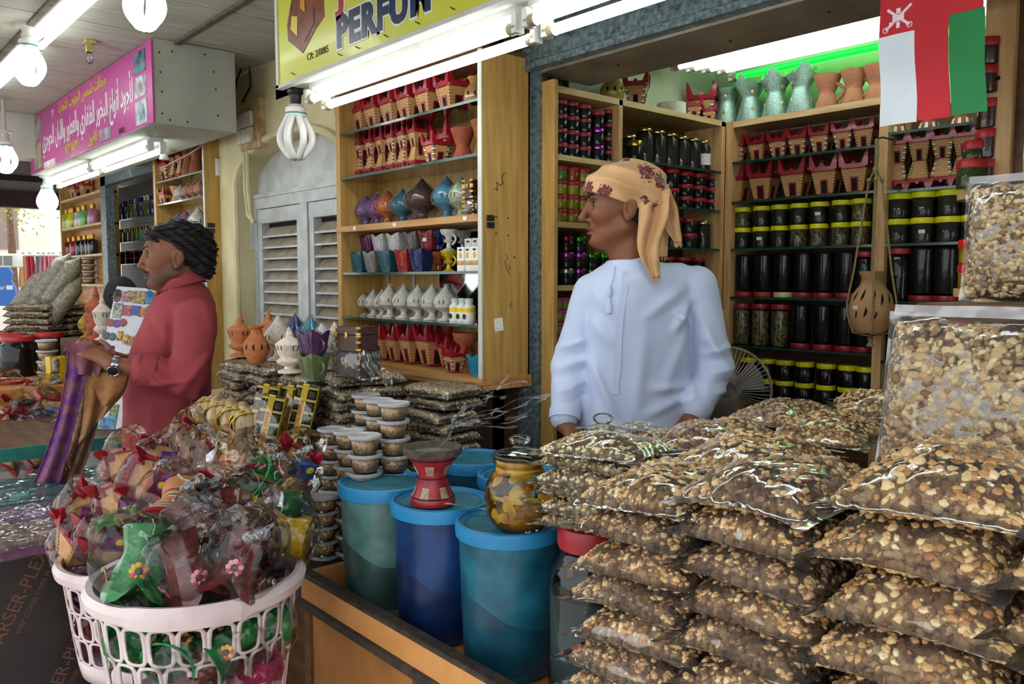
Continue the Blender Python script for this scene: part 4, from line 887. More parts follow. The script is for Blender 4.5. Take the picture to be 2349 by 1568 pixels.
def smoke_mat():
    m = bpy.data.materials.new('smoke'); m.use_nodes = True; N = m.node_tree.nodes; L = m.node_tree.links; N.remove(N['Principled BSDF'])
    tr = N.new('ShaderNodeBsdfTransparent'); df = N.new('ShaderNodeBsdfTranslucent'); d2 = N.new('ShaderNodeBsdfDiffuse'); ad = N.new('ShaderNodeMixShader'); ad.inputs[0].default_value = .5
    for q in (df, d2): q.inputs[0].default_value = (.85, .9, .95, 1); 
    L.new(df.outputs[0], ad.inputs[1]); L.new(d2.outputs[0], ad.inputs[2])
    tc = N.new('ShaderNodeTexCoord'); n = N.new('ShaderNodeTexNoise'); n.inputs['Scale'].default_value = 18; n.inputs['Distortion'].default_value = 1.5; L.new(tc.outputs['Object'], n.inputs['Vector'])
    r = N.new('ShaderNodeMapRange'); r.inputs[1].default_value = .35; r.inputs[2].default_value = .75; r.inputs[3].default_value = .0; r.inputs[4].default_value = .22; L.new(n.outputs['Fac'], r.inputs[0])
    mx = N.new('ShaderNodeMixShader'); L.new(r.outputs[0], mx.inputs[0]); L.new(tr.outputs[0], mx.inputs[1]); L.new(ad.outputs[0], mx.inputs[2]); L.new(mx.outputs[0], N['Material Output'].inputs[0]); return m
m_smoke = smoke_mat()
t = thing('incense_smoke', 'thin white smoke curling up from the red burner', 'smoke', (bp.x, bp.y, 1.105)); t['kind'] = 'stuff'
def wisp(pts, w):
    P_ = [Vector(p) for p in pts]; n = 40; out = []
    def cr(tt):
        f_ = tt * (len(P_) - 1); i = min(int(f_), len(P_) - 2); q = f_ - i; p0, p1, p2, p3 = P_[max(i - 1, 0)], P_[i], P_[i + 1], P_[min(i + 2, len(P_) - 1)]
        return .5 * ((2 * p1) + (p2 - p0) * q + (2 * p0 - 5 * p1 + 4 * p2 - p3) * q * q + (3 * p1 - p0 - 3 * p2 + p3) * q ** 3)
    cs = [cr(k / (n - 1)) for k in range(n)]
    return B().tube(cs, [w * (.25 + 1.2 * (k / n)) * (1 + .3 * sin(k * .9)) for k in range(n)], 8, cap=False).mesh(m_smoke, 180)
rs = random.Random(11)
part('wisp', wisp(((0, 0, 0), (.018, .02, .02), (.03, .03, .045), (.024, .04, .07), (.045, .06, .10)), .0032), t)
for k in range(14):
    p = Vector((.03 + .008 * rs.random(), .035, .05 + .03 * rs.random())); pts = [tuple(p)]; a = rs.uniform(0, 6)
    for q in range(7):
        a += rs.uniform(-1.4, 1.6); p = p + Vector((.010 + .010 * rs.random() + .010 * cos(a), .014 + .008 * cos(a), .010 * sin(a) + .008)); pts.append(tuple(p))
    part('wisp', wisp(pts, rs.uniform(.0009, .0022)), t)
# ================================================================== wooden wall cabinet with burners
CX0, CX1, CYF, CYB, CZ0, CZ1 = -2.862, -1.972, 1.60, 1.795, 1.152, 2.172
t = thing('wall_cabinet', 'open wooden wall cabinet under the yellow sign', 'cabinet', (0, 0, 0))
part('side_panel', B().box(CX1 - .016, CX1, CYF, CYB, CZ0 + .02, CZ1), t, m_wood); part('side_panel', B().box(CX0, CX0 + .03, CYF, CYB, CZ0, CZ1), t, m_wood)
part('front_edge', B().box(CX1 - .017, CX1 + .001, CYF - .004, CYF, CZ0 + .02, CZ1), t, m_white)
part('back_panel', B().box(CX0, CX1, CYB - .006, CYB, CZ0, CZ1), t, m_wood)
part('mirror', B().box(-2.45, CX1 - .02, CYB - .009, CYB - .007, 1.34, 1.66), t, M('mirror', '#c8d0cc', rough=.03, metal=1.0, scale=3))
part('top_panel', B().box(CX0, CX1, CYF, CYB, CZ1, CZ1 + .012), t, m_brownw)
part('bottom_board', B().box(CX0, CX1 + .012, CYF - .012, CYB, CZ0, CZ0 + .02), t, m_woodx)
part('bottom_board', B().box(CX0, CX1 + .012, CYF - .006, CYB, CZ0 - .016, CZ0 - .001), t, m_woodx)
part('wooden_shelf', B().box(CX0, CX1 - .016, CYF - .004, CYB - .008, 1.658, 1.68), t, m_woodx)
for x in (-2.72, -2.45, -2.05): part('shelf_tag', TAGM, t, loc=(x, CYF - .006, 1.669))
for z in (2.03, 1.865, 1.505, 1.337): shelf_glass(t, CX0 + .03, CX1 - .016, CYF + .004, CYB - .008, z)
for x in (-2.80, -2.62): part('shelf_track', B().box(x, x + .012, CYB - .012, CYB - .008, CZ0 + .02, 1.66), t, m_alu)
hp = at(1124, 508, x=CX1); 
for dz in (.011, -.011): part('hinge', B().box(0, .005, -.016, .016, -.009, .009, bev=.002), t, m_black, loc=(CX1, hp.y, hp.z + dz))
for u, v in ((1138, 497), (1165, 500), (1138, 535), (1165, 540), (1180, 590)): part('screw_hole', B().lathe([(.003, 0), (.003, .0008)], 8, Matrix.Rotation(pi / 2, 4, 'Y')), t, m_dark, loc=at(u, v, x=CX1))
tp = at(1144, 744, x=CX1); part('price_tag', B().box(0, .001, -.017, .017, -.02, .02), t, m_tagp, loc=tp, rot=(radians(6), 0, 0))
ip = at(1146, 415, x=CX1); part('pen_scrawl', B().tube([(0.001, .02, .028), (.001, .008, .012), (.001, .014, -.006), (.001, 0, -.012), (.001, -.012, -.004), (.001, -.01, -.03), (.001, -.02, -.024)], .0012, 5), t, m_print, loc=ip)
for u, v, h in ((1160, 600, .05), (1166, 620, .03), (1170, 700, .02)): part('pen_scrawl', B().tube([(.001, 0, h / 2), (.001, .008, h * .2), (.001, -.004, 0), (.001, .006, -h / 2)], .001, 5), t, m_print, loc=at(u, v, x=CX1))
YC = 1.70
def cx(u, v, y=YC): return at(u, v, y=y).x
for i, u in enumerate((807, 839, 870, 908, 947, 991, 1040)):
    castle((cx(u, 250), YC, 2.03), .134, f'red castle burner, {ORD[i]} in from the louvre door, top cabinet shelf', radians(-6), 'r', 'castle burners on the top cabinet shelf')
turned('pot', (cx(1088, 200), YC, 2.03), .10, 'gold lustre pot at the post end of the top cabinet shelf', '#b08a50', glaze=True, name='gold_pot')
for i, u in enumerate((812, 837, 863, 888, 913, 938, 964)):
    castle((cx(u, 350), YC - .01, 1.865), .142, f'hourglass castle burner, {ORD[i]} in from the louvre door', radians(-8), 'wwwgwwg'[i], 'hourglass burners in the wall cabinet', double=True)
castle((cx(1012, 340), YC - .02, 1.865), .105, 'small white-striped castle burner at the end of the hourglass row', radians(-5), 'w')
castle((cx(1004, 330), YC + .06, 1.865), .15, 'white-striped castle burner behind the small one', radians(-5), 'w')
turned('flare', (cx(1062, 320), YC, 1.865), .11, 'painted clay cup with crimped rim in the wall cabinet', '#9a4a30', wide=1.1)
turned('flare', (cx(1094, 310), YC + .03, 1.865), .13, 'plain brown carved cup at the cabinet end', '#9a5a38')
for i, (u, H, c, g, w) in enumerate(((812, .12, '#b8653a', 0, 1), (843, .125, '#7a5a92', 1, .95), (868, .128, '#8a4a8a', 1, .9), (892, .135, '#c0682e', 1, 1), (927, .13, '#2a6a80', 1, 1), (972, .155, '#4a2a1e', 1, 1.15), (1029, .15, '#3f86a0', 1, .95), (1061, .145, '#a9b898', 1, .85))):
    turned('dome', (cx(u, 460), YC - .005, 1.68), H, f'wrapped domed burner in {["terracotta", "pale violet", "purple", "orange", "dark teal", "dark brown", "sea blue", "pale green"][i]} glaze on the wooden shelf', c, bool(g), True, i * .7, 'wrapped domed burners on the wooden shelf', wide=w)
# fourth shelf
m_gold = M('gold_print', '#c8962c', '#b07c1c', rough=.4)
for i, u in enumerate((803, 824)):
    t = thing('house_burner', f'white six-sided burner with pointed roof and gold band, {["by the cabinet side", "beside the teal crown burner"][i]}', 'incense burner', (cx(u, 590), YC - .03 * i, 1.505), .2, 'white house-shaped burners')
    part('body', B().lathe([(.030, 0), (.030, .042), (.024, .046), (.004, .088), (.001, .09)], 6), t, m_glaze, col='#e8e8e4'); part('gold_band', B().lathe([(.0306, .016), (.0306, .028)], 6, cap=False), t, m_gold)
    part('star_opening', B().prism([(.008 * (1 if k % 2 else .45) * cos(pi * k / 5), .008 * (1 if k % 2 else .45) * sin(pi * k / 5)) for k in range(10)], 0, .001, Matrix.Translation((.010, -.0165, .062)) @ Matrix.Rotation(radians(60), 4, 'X')), t, m_hole)
for i, (u, c, nm) in enumerate(((846, '#2a6678', 'teal'), (876, '#8a8884', 'grey'), (910, '#2a6274', 'petrol blue'), (950, '#a8201c', 'bright red'), (984, '#1c2a6a', 'navy blue'))):
    crown((cx(u, 590), YC - .03, 1.505), .082, f'{nm} glazed crown burner, lower row between white houses and goblets', c, radians(8), 'glazed crown burners, lower row')
for i, (u, c, nm) in enumerate(((845, '#6a2a62', 'plum'), (873, '#dcdcd8', 'white ribbed'), (908, '#e2e2de', 'bright white'), (947, '#7a7672', 'dark grey'), (983, '#9a1c1e', 'deep red'))):
    crown((cx(u, 560), YC + .015, 1.567), .085, f'{nm} glazed crown burner stacked on the lower row', c, radians(8), 'glazed crown burners, stacked row', tag_=(i == 4))
def stackgob(u, cols, y, labs):
    for k, (c, lb) in enumerate(zip(cols, labs)):
        t = turned('goblet', (cx(u, 590, y), y, 1.505 + .07 * k), .07, lb, c, True, wide=1.25, group='stacked glazed goblets', name='goblet_burner')
        part('handle', B().tube([(.02 + .018 * sin(pi * q / 8), 0, .02 + .035 * q / 8) for q in range(9)], .004, 6), t, m_glaze, col=c)
stackgob(1006, ('#b85a28', '#20357a'), YC + .02, ('orange goblet burner under a blue one', 'blue goblet burner stacked on an orange one'))
stackgob(1030, ('#c8b010', '#e6e6e2'), YC - .035, ('yellow goblet burner with handle under a white one', 'white goblet burner stacked on a yellow one'))
stackgob(1062, ('#a8a8a4', '#b4b4b0'), YC + .05, ('grey goblet burner behind the cartons, lower', 'grey goblet burner behind the cartons, upper'))
m_wtxt = M('white_text', '#f0ece0', rough=.5)
m_carton = M('white_carton', '#ecebe6', '#e0dfd8', rough=.6)
for k, (u, y, z) in enumerate(((1066, YC - .05, 1.505), (1082, YC - .045, 1.505), (1098, YC - .05, 1.505), (1083, YC, 1.505), (1099, YC, 1.505))):
    hh = .078 if k < 3 else .108
    t = thing('perfume_carton', f'white carton with gold flower print, {["nearest the goblets", "middle of three", "nearest the post", "taller, behind the middle one", "taller, behind the end one"][k]}', 'carton', (cx(u, 590, y), y, z), 0, 'white perfume cartons')
    part('box', B().box(-.0175, .0175, -.0175, .0175, 0, hh), t, m_carton)
    part('gold_band', B().box(-.0177, .0177, -.0178, -.0174, .02, .034), t, m_gold)
    part('flower_print', B().lathe([(.008, 0), (.006, .001)], 9, Matrix.Translation((0, -.0175, .052)) @ Matrix.Rotation(pi / 2, 4, 'X'), sy=1.3), t, M('orange_flower', '#e0a030', rough=.5))
    text('lettering', 'OLIBANUM', .0052, m_wtxt, t, (0, -.0182, .0295), FRONT, .0002); text('lettering', 'OIL', .0052, m_wtxt, t, (0, -.0182, .0245), FRONT, .0002)
    part('logo_box', B().box(-.008, .008, -.0182, -.0174, -.003, .003, bev=.0003), t, m_print, loc=(0, 0, .069 if k < 3 else .098))
# fifth shelf
for i, u in enumerate((807, 832, 857, 877, 905, 937, 970, 1002, 1034)):
    turned('tall' if i == 0 else 'dome', (cx(u, 690), YC - .02 * (i > 3), 1.337), (.122 if i == 0 else .105 if i < 4 else .126), ('unwrapped ' if i == 0 else 'wrapped ') + f'ivory clay burner, {ORD[i]} in from the louvre door', '#e6ddd0', False, i > 0, .5 * i, 'ivory burners in the wall cabinet', wide=.95 if i else 1)
m_bot = M('white_bottle', '#e8e8e4', '#dcdcd6', rough=.35)
for k, u in enumerate((1069, 1086, 1101)):
    t = thing('oil_bottle', f'clear oil bottle with yellow label, {["nearest the ivory burners", "middle of three", "nearest the post"][k]}', 'bottle', (cx(u, 700), YC - .045, 1.337), 0, 'yellow-labelled oil bottles')
    part('glass', B().lathe([(.019, 0), (.02, .003), (.02, .055), (.012, .062), (.012, .066)], 20), t, m_bot); part('cap', B().lathe([(.0135, .066), (.0135, .08), (.012, .081)], 16), t, m_white)
    part('label', B().lathe([(.0204, .008), (.0204, .05)], 20, cap=False), t, M('bottle_label', '#e9e4d2', rough=.5)); part('yellow_band', B().lathe([(.0206, .036), (.0206, .05)], 20, cap=False), t, M('label_yellow', '#e2c21c', rough=.5))
    part('tree_print', B().lathe([(.009, 0), (.009, .0006)], 14, Matrix.Translation((0, -.0206, .022)) @ Matrix.Rotation(pi / 2, 4, 'X')), t, m_print)
# bottom shelf
for i, (u, s_) in enumerate(((882, .13), (912, .13), (946, .135), (988, .142), (1030, .11))):
    castle((cx(u, 810), YC + .01, 1.173), s_, f'dark red castle burner, {ORD[i]} on the cabinet floor from the boxes', radians(-8), 'r' if i < 4 else 'g', 'castle burners on the cabinet floor')
castle((cx(1042, 840, YC - .06), YC - .06, 1.173), .085, 'small castle burner in front on the cabinet floor', radians(-5), 'w')
turned('goblet', (cx(1080, 820), YC - .02, 1.173), .13, 'terracotta goblet burner at the end of the cabinet floor', '#a85c38')
crown((cx(1099, 840, YC - .06), YC - .06, 1.173), .07, 'bright blue crown burner in the cabinet corner', '#2a9ac0')
# ================================================================== side counter with slab bags, tubs and packs
t = thing('side_counter', 'dark wooden counter under the slab bags and tubs', 'counter', (0, 0, 0))
part('top', B().box(-3.2, -1.885, .96, 1.60, .685, .715), t, m_brownw)
part('front_panel', B().box(-3.2, -1.885, .98, 1.0, .0, .685), t, m_brownw); part('end_panel', B().box(-1.905, -1.885, 1.0, 1.6, 0, .685), t, m_brownw)
solo('packing_crate', B().box(-3.02, -2.42, 1.11, 1.42, .716, .93, bev=.004), 'crate under the slab bags beside the man in red', 'crate', m_brownw)
bx_ = at(690, 1285, z=.70); solo('tool_box', B().box(-.06, .06, -.05, .05, 0, .03, bev=.003), 'small black box with white tag at the tray corner', 'box', m_dark, loc=(-1.935, 1.01, .716))
TZ = {}
def slabs(name, xc, yc, z0, n, rz, step=.033):
    for i in range(n):
        j = RNG.uniform(-1, 1, 4)
        bag(RG[i % 3], (xc + .012 * j[0], yc + .012 * j[1], z0 + step * i), f'thin bag of grey-brown resin, {ORD[i] if i else "lowest"} up in the {name}', (radians(1.5 * j[2]), radians(1.5 * j[3]), rz + radians(6 * j[0])), f'thin bags of the {name}', 'resin_bag', zs=(i == n - 1))
    TZ[name] = z0 + step * n
slabs('stack behind the man in red', -2.80, 1.24, .932, 8, radians(88))
slabs('stack under the terracotta pots', -2.60, 1.25, .932, 8, radians(86))
slabs('stack under the ivory burners', -2.38, 1.27, .717, 14, radians(84))
slabs('stack under the wooden boxes', -2.19, 1.30, .717, 14, radians(80), .034)
slabs('stack below the cabinet corner', -2.03, 1.47, .717, 13, radians(10), .034)
m_tub = film('tub_plastic', '#fbfaf6', base=.02, gain=1.0, rough=.1, bump=.1, haze=.03)
m_tublid = film('tub_lid', '#f6f6f2', base=.05, gain=1.2, rough=.15, bump=.1, haze=.42)
_tc = B().lathe([(.0285, .002), (.0345, .030), (.0345, .033), (.01, .034)], 20).mesh(M('tub_crumbs', '#e4bc80', '#a87c4c', rough=.7, scale=130, lo=.35, hi=.65, bump=.8, bscale=150))
_tw = B().lathe([(.030, 0), (.0365, .037)], 22).mesh(m_tub, 180)
_tl = B().lathe([(.0385, .0345), (.0415, .036), (.0420, .0415), (.0395, .0435), (.036, .0405), (.002, .0405)], 24, cap=False).mesh(m_tublid, 50)
for u, v, y, n, nm in ((742, 1130, 1.03, 5, 'low tub stack beside the yellow cup'), (762, 978, 1.13, 8, 'tub stack nearest the striped packs'), (801, 983, 1.09, 8, 'second tub stack from the packs'), (836, 992, 1.06, 8, 'tub stack before the grey-green bucket'), (840, 900, 1.22, 10, 'rear tub stack against the slab bags'), (867, 911, 1.18, 10, 'rear tub stack, middle one'), (903, 918, 1.15, 10, 'rear tub stack nearest the burner')):
    p = at(u, v, y=y); z0 = .717; st = (p.z - .004 - z0) / n
    for k in range(n):
        o = thing('resin_tub', f'clear tub of resin crumbs, {ORD[k] if k else "lowest"} up in the {nm}', 'tub', (p.x + RNG.uniform(-.003, .003), p.y, z0 + st * k), 0, 'stacked tubs of resin crumbs', scale=(1, 1, st / .0435))
        part('crumbs', _tc, o); part('cup', _tw, o); part('lid', _tl, o)
# goods standing on the slab bags
zt1, zt2, zt3, zt4 = TZ['stack behind the man in red'] + .008, TZ['stack under the terracotta pots'] + .008, TZ['stack under the ivory burners'] + .008, TZ['stack under the wooden boxes'] + .006
def on(u, v, y): return at(u, v, y=y).x
tc_ = '#c07848'
turned('tall', (on(552, 800, 1.20), 1.20, zt1), .155, 'terracotta tower burner with moon cutouts, nearest the man', tc_, wide=1.2)
turned('pot', (on(588, 800, 1.14), 1.14, zt2), .125, 'round terracotta pot with slit openings', '#b87040', wide=.9)
turned('tall', (on(617, 790, 1.27), 1.27, zt2), .17, 'terracotta tower burner behind the slit pot', tc_, wide=1.0)
turned('dome', (on(638, 780, 1.24), 1.24, zt2), .155, 'ivory domed burner behind the purple crown burner', '#e2d2c2', wrap=True, wide=.85)
turned('tall', (on(664, 790, 1.17), 1.17, zt3), .145, 'ivory tower burner beside the green crown burner', '#ecdfd0', wide=1.25)
turned('dome', (on(678, 740, 1.36), 1.36, zt3), .17, 'wrapped cobalt blue domed burner before the louvre door', '#1e3f80', True, True, wide=.9)
turned('dome', (on(713, 740, 1.34), 1.34, zt3), .17, 'wrapped turquoise domed burner before the louvre door', '#2f8098', True, True, wide=.9)
turned('dome', (on(738, 760, 1.30), 1.30, zt3), .15, 'wrapped white domed burner behind the purple crown burner', '#d8d8d4', False, True, wide=.95)
turned('dome', (on(768, 790, 1.36), 1.36, zt4), .14, 'white moon-cut burner beside the wooden boxes', '#e2dcd2', wide=.8)
crown((on(720, 810, 1.13), 1.13, zt3), .082, 'olive green crown burner carrying the purple one', '#6a7a4a', radians(10), handle=True)
crown((on(718, 780, 1.13), 1.13, zt3 + .062), .085, 'purple crown burner stacked on the green one', '#5a3560', radians(14), handle=True)
m_rose = M('rosewood', '#4a2618', '#2e150c', rough=.35, scale=12, stretch=(1, 5, 5)); m_brass = M('brass', '#c8a04a', '#a88030', rough=.3, metal=.8)
m_fold = film('box_wrap', '#ffffff', base=.04, gain=1.6, rough=.08, bump=.9, bscale=30, haze=.05)
def woodbox(loc, w, d, h, label, rot=0, wrap=False):
    t = thing('wooden_box', label, 'box', loc, rot, 'small wooden boxes with brass corners')
    part('box', B().box(-w / 2, w / 2, -d / 2, d / 2, 0, h * .66, bev=.001), t, m_rose); part('lid', B().box(-w / 2, w / 2, -d / 2, d / 2, h * .67, h, bev=.001), t, m_rose)
    for sx in (-1, 1):
        for z in (.08, .38, .62, .72, .96):
            part('brass_corner', B().box(sx * w / 2 - .0085, sx * w / 2 + .0085, -d / 2 - .0006, -d / 2 + .0005, z * h - .003, z * h + .003).box(sx * w / 2 - .0005, sx * w / 2 + .0006, -d / 2, -d / 2 + .012, z * h - .003, z * h + .003), t, m_brass)
    part('clasp', B().box(-.005, .005, -d / 2 - .003, -d / 2, h * .5, h * .78, bev=.001).ell((0, -d / 2 - .004, h * .56), .004, 8, 6), t, m_brass)
    if wrap: part('plastic_wrap', B().box(-w / 2 - .004, w / 2 + .004, -d / 2 - .004, d / 2 + .004, 0.001, h + .004, bev=.004).grid(lambda u, v: (w / 2 + .05 * u, -d / 2 + d * v + .01 * sin(9 * u), h * .75 - .06 * u * u + .03 * sin(6 * v)), 6, 6).mesh(m_fold, 180), t)
woodbox((on(818, 790, 1.22), 1.22, zt4), .10, .085, .072, 'dark wooden box in cellophane, lower of two on the slabs', radians(12), True)
woodbox((on(818, 740, 1.22), 1.22, zt4 + .077), .092, .08, .07, 'dark wooden box with brass corners, upper of two', radians(14))
woodbox((on(1087, 460, 1.66), 1.66, 1.681), .042, .05, .048, 'small wooden box in cellophane on the cabinet shelf', 0, True)
woodbox((on(1086, 390, 1.66), 1.66, 1.735), .04, .05, .06, 'small wooden box with clasps atop the wrapped one', 0)
# bundles with yellow tape and black striped packs
m_yt = M('yellow_tape', '#e8c81c', '#d8b414', rough=.35, scale=20); m_rt = M('red_print', '#b8221c', rough=.5); m_blk = M('charcoal_block', '#17181a', '#26282a', rough=.45, scale=30)
m_pk = M('oat_sachet', '#cdb892', '#b49a6c', rough=.45, scale=40, lo=.4, hi=.6)
_sa = B()
_sa.grid(lambda u, v: (-.065 + .13 * v, .04 * cos(2 * pi * u) * (1 - .5 * (2 * v - 1) ** 6), .028 * sin(2 * pi * u) * (1 - .99 * (2 * v - 1) ** 10) + .0018 * sin(60 * v + 3 * u)), 16, 14, wrap=True)
_sam = _sa.mesh(m_pk, 180)
for r_ in range(2):
    for i in range(4):
        p = at(482 + 29 * i, 938 + 10 * i + 55 * r_, s=2.72 - .07 * i)
        t = thing('sachet_bundle', f'oat-coloured sachet bundle with yellow tape, {ORD[i]} from the man in the {["upper", "lower"][r_]} row', 'packet', p, radians(-30 + 4 * i), 'taped sachet bundles', scale=1.3)
        for q in range(3): part('sachet', _sam, t, loc=(0, -.018 + .018 * q, .003 * q), scale=(1, .45, 1))
        part('tape', B().grid(lambda u, v: (-.013 + .026 * v, .044 * cos(2 * pi * u), .0305 * sin(2 * pi * u)), 18, 2, wrap=True).mesh(m_yt, 180), t)
        part('tape', B().grid(lambda u, v: (.035 + .02 * v, .044 * cos(2 * pi * u), .0305 * sin(2 * pi * u)), 18, 2, wrap=True).mesh(m_yt, 180), t)
        text('lettering', 'SPECIAL OFFER', .0075, m_rt, t, (0, -.0445, 0), (radians(90), radians(90), 0), .0003)
m_clear = film('pack_film', '#fffbe0', base=.03, gain=1.3, rough=.06, bump=.4)
for i, (u, v, s, tl) in enumerate(((606, 958, 2.46, 8), (640, 955, 2.52, 6), (664, 960, 2.47, 6), (694, 958, 2.44, 10), (616, 985, 2.38, 10))):
    p = at(u, v, s=s); t = thing('charcoal_pack', f'black charcoal pack with yellow tape, {["first behind the bundles", "second, half hidden", "third, half hidden", "nearest the tubs", "in front of the others"][i]}', 'packet', p, (radians(-12), radians(tl), radians(42)), 'leaning charcoal packs', scale=1.18)
    for k in range(5):
        for sx in (-1, 1): part('charcoal_block', B().box(sx * .0135 - .011, sx * .0135 + .011, -.012, .012, -.075 + .031 * k, -.075 + .031 * k + .024, bev=.004), t, m_blk)
    for k in range(6): part('cream_band', B().box(-.029, .029, -.0125, .0125, -.082 + .031 * k, -.076 + .031 * k), t, M('cream_band', '#d8cf90', rough=.5))
    part('tape', B().box(-.012, .004, -.0145, -.0135, -.085, .085), t, m_yt); part('tape', B().box(.0285, .0295, -.013, .013, -.085, .085), t, m_yt)
    text('lettering', 'SPECIAL OFFER', .013, m_rt, t, (-.004, -.0149, 0), (radians(90), radians(-90), 0), .0003)
    part('wrapper', B().box(-.031, .031, -.015, .014, -.086, .086, bev=.004).mesh(m_clear, 180), t)
solo('packing_crate', B().box(-2.62, -2.2, 1.0, 1.09, .716, .86, bev=.003), 'crate edge under the charcoal packs', 'crate', m_brownw)
solo('packing_crate', B().box(-3.1, -2.63, .97, 1.10, .716, .80, bev=.003), 'crate edge under the taped sachet bundles', 'crate', m_brownw)
# ================================================================== laundry baskets full of wrapped burners
m_bask = M('worn_white_plastic', '#e2d2cf', '#cdb6b8', rough=.4, scale=8, spec=.45)
def basket(cx_, cy_, z1, r, h, label):
    t = thing('laundry_basket', label, 'basket', (cx_, cy_, z1 - h)); n, rows = 22, 3; b = B()
    def S(a, z):
        f_ = z / h; rr_ = r * (.80 + .20 * f_ ** .8); return (rr_ * cos(a), rr_ * sin(a), z)
    zs_ = [.05 + (h - .085) * k / rows for k in range(rows + 1)]
    b.grid(lambda u, v: S(2 * pi * u, .05 * v), n * 2, 3, wrap=True); b.grid(lambda u, v: S(2 * pi * u, zs_[-1] + (h - zs_[-1]) * v), n * 2, 2, wrap=True)
    m = 16
    for k in range(rows):
        off = .5 * (k % 2)
        for i in range(n):
            ac, zc, ha, hz_ = 2 * pi * (i + .5 + off) / n, (zs_[k] + zs_[k + 1]) / 2, pi / n, (zs_[k + 1] - zs_[k]) / 2
            O, I = [], []
            for q in range(m):
                th_ = 2 * pi * (q + .5) / m; c, s = cos(th_), sin(th_); mx_ = max(abs(c), abs(s)); O.append(S(ac + ha * c / mx_, zc + hz_ * s / mx_))
                w_, e_ = .72, .30
                yy = s * e_ + (1 - e_ - .12) * max(-1, min(1, s * 1.8)); I.append(S(ac + ha * w_ * (abs(c) ** .8) * (1 if c > 0 else -1), zc + hz_ * yy))
            b.add(O + I, [(q, (q + 1) % m, m + (q + 1) % m, m + q) for q in range(m)])
    o = part('body', b.mesh(m_bask, 60), t); md = o.modifiers.new('thickness', 'SOLIDIFY'); md.thickness = .004
    part('floor', B().lathe([(r * .79, .002), (r * .79, .006)], 32), t, m_bask)
    rings = []
    for k in range(49):
        a = 2 * pi * k / 48; hh = 1.35 if (cos(a * 2 + .9) > .55) else 1.0
        rings.append([(S(a, h)[0] * q, S(a, h)[1] * q, h + dz * hh) for q, dz in ((1.0, -.02), (1.07, -.022), (1.09, -.004), (1.05, .010), (.985, .008))])
    part('rim', B().loft(rings, cap=False), t, m_bask)
    return t
c1 = at(455, 1318, s=1.76); c2 = at(330, 1270, s=2.17)
basket(c1.x, c1.y, c1.z, .205, .32, 'big pinkish white laundry basket in the foreground'); basket(c2.x, c2.y, c2.z, .195, .285, 'white laundry basket standing on an upturned bucket')
m_wb = M('white_bucket', '#cdd2da', '#b8bec8', rough=.4, scale=6)
for c, h_, lab in ((c1, c1.z - .322, 'upturned bucket under the foreground basket'), (c2, c2.z - .287, 'white upturned bucket under the rear basket')):
    t = thing('upturned_bucket', lab, 'bucket', (c.x, c.y, 0)); part('body', B().lathe([(.15, 0), (.155, .01), (.13, h_ - .03), (.13, h_)], 28), t, m_wb); part('rim', B().lathe([(.15, .0), (.165, .004), (.165, .03), (.15, .034)], 28, cap=False), t, m_wb)
# wrapped burners
def blob(seed, sx, sy, sz):
    v, f = ico(4); r = np.random.default_rng(seed); o = 0 * v[:, 0]
    for k in range(10):
        d = r.normal(size=3); d /= np.linalg.norm(d); o += np.abs(np.sin(v @ d * r.uniform(2, 6) + r.uniform(0, 6))) ** .6 * .06
    p = v * (0.82 + o)[:, None]; tail = np.clip(v[:, 2] - .55, 0, 1)
    p[:, 0] += tail * .6 * np.sin(8 * v[:, 1] + seed); p[:, 2] += tail * 1.1; p[:, 1] *= 1 - .45 * tail; p[:, 1] += tail * .3 * np.sin(7 * v[:, 0])
    return npmesh(p * [sx, sy, sz], f, m_pbag)
m_pbag = film('poly_bag', '#ffffff', base=.008, gain=.65, rough=.08, bump=1.0, bscale=26)
PB = [blob(k, .068, .062, .066) for k in range(4)]
m_foil = M('foil_roll', '#b4b4ba', '#8a5030', rough=.35, metal=.6, scale=50, lo=.55, hi=.62, bump=.8)
_foil = B().lathe([(.004, -.03), (.013, -.028), (.013, .028), (.004, .03)], 12).mesh(m_foil)
m_card = M('printed_card', '#ffffff', '#b8b8c8', rough=.35, scale=45, lo=.42, hi=.6, obcol=True)
_card = B().box(-.026, .026, -.018, .018, -.02, .02, bev=.001).mesh(m_card)
_cardspot = B().lathe([(.009, 0), (.008, .0006)], 12, Matrix.Translation((.008, -.0181, .004)) @ Matrix.Rotation(pi / 2, 4, 'X'), sx=1.3).mesh(M('yellow_spot', '#d8c020', rough=.5))
m_gloss = M('glitter_paint', '#ffffff', '#9a9a9a', rough=.25, scale=120, lo=.35, hi=.75, obcol=True, coat=.3)
_cup = B().lathe([(.036, 0), (.038, .004), (.03, .03), (.028, .04), (.034, .055), (.052, .10), (.054, .104), (.049, .104), (.03, .06), (.004, .055)], 22).mesh(m_gloss, 50)
n = 24
_cupp = B().loft([[(h * cos(2 * pi * j / n) * (1.12 if j % 6 == 3 else 1), h * sin(2 * pi * j / n) * (1.12 if j % 6 == 3 else 1), z + am * .028 * abs(sin(2 * 2 * pi * j / n - pi / 2 + pi / 2))) for j in range(n)] for z, h, am in ((0, .036, 0), (.03, .029, 0), (.042, .028, 0), (.095, .050, 1), (.09, .045, 1), (.05, .02, 0))]).mesh(m_gloss, 50)
_plate = bands('clay_stripe_paint', [('#b87848', 6), ('#8a2a22', 1), ('#c08858', 1.5), ('#1e4a30', .8), ('#e0d8c8', .8)], .045, rough=.6)
_cups = B().lathe([(.036, 0), (.038, .004), (.03, .03), (.028, .04), (.034, .055), (.052, .10), (.054, .104), (.049, .104), (.03, .06), (.004, .055)], 22).mesh(_plate, 50)
_cuprim = B().lathe([(.0525, .098), (.0555, .1), (.0555, .107), (.049, .107)], 22, cap=False).mesh(m_red)
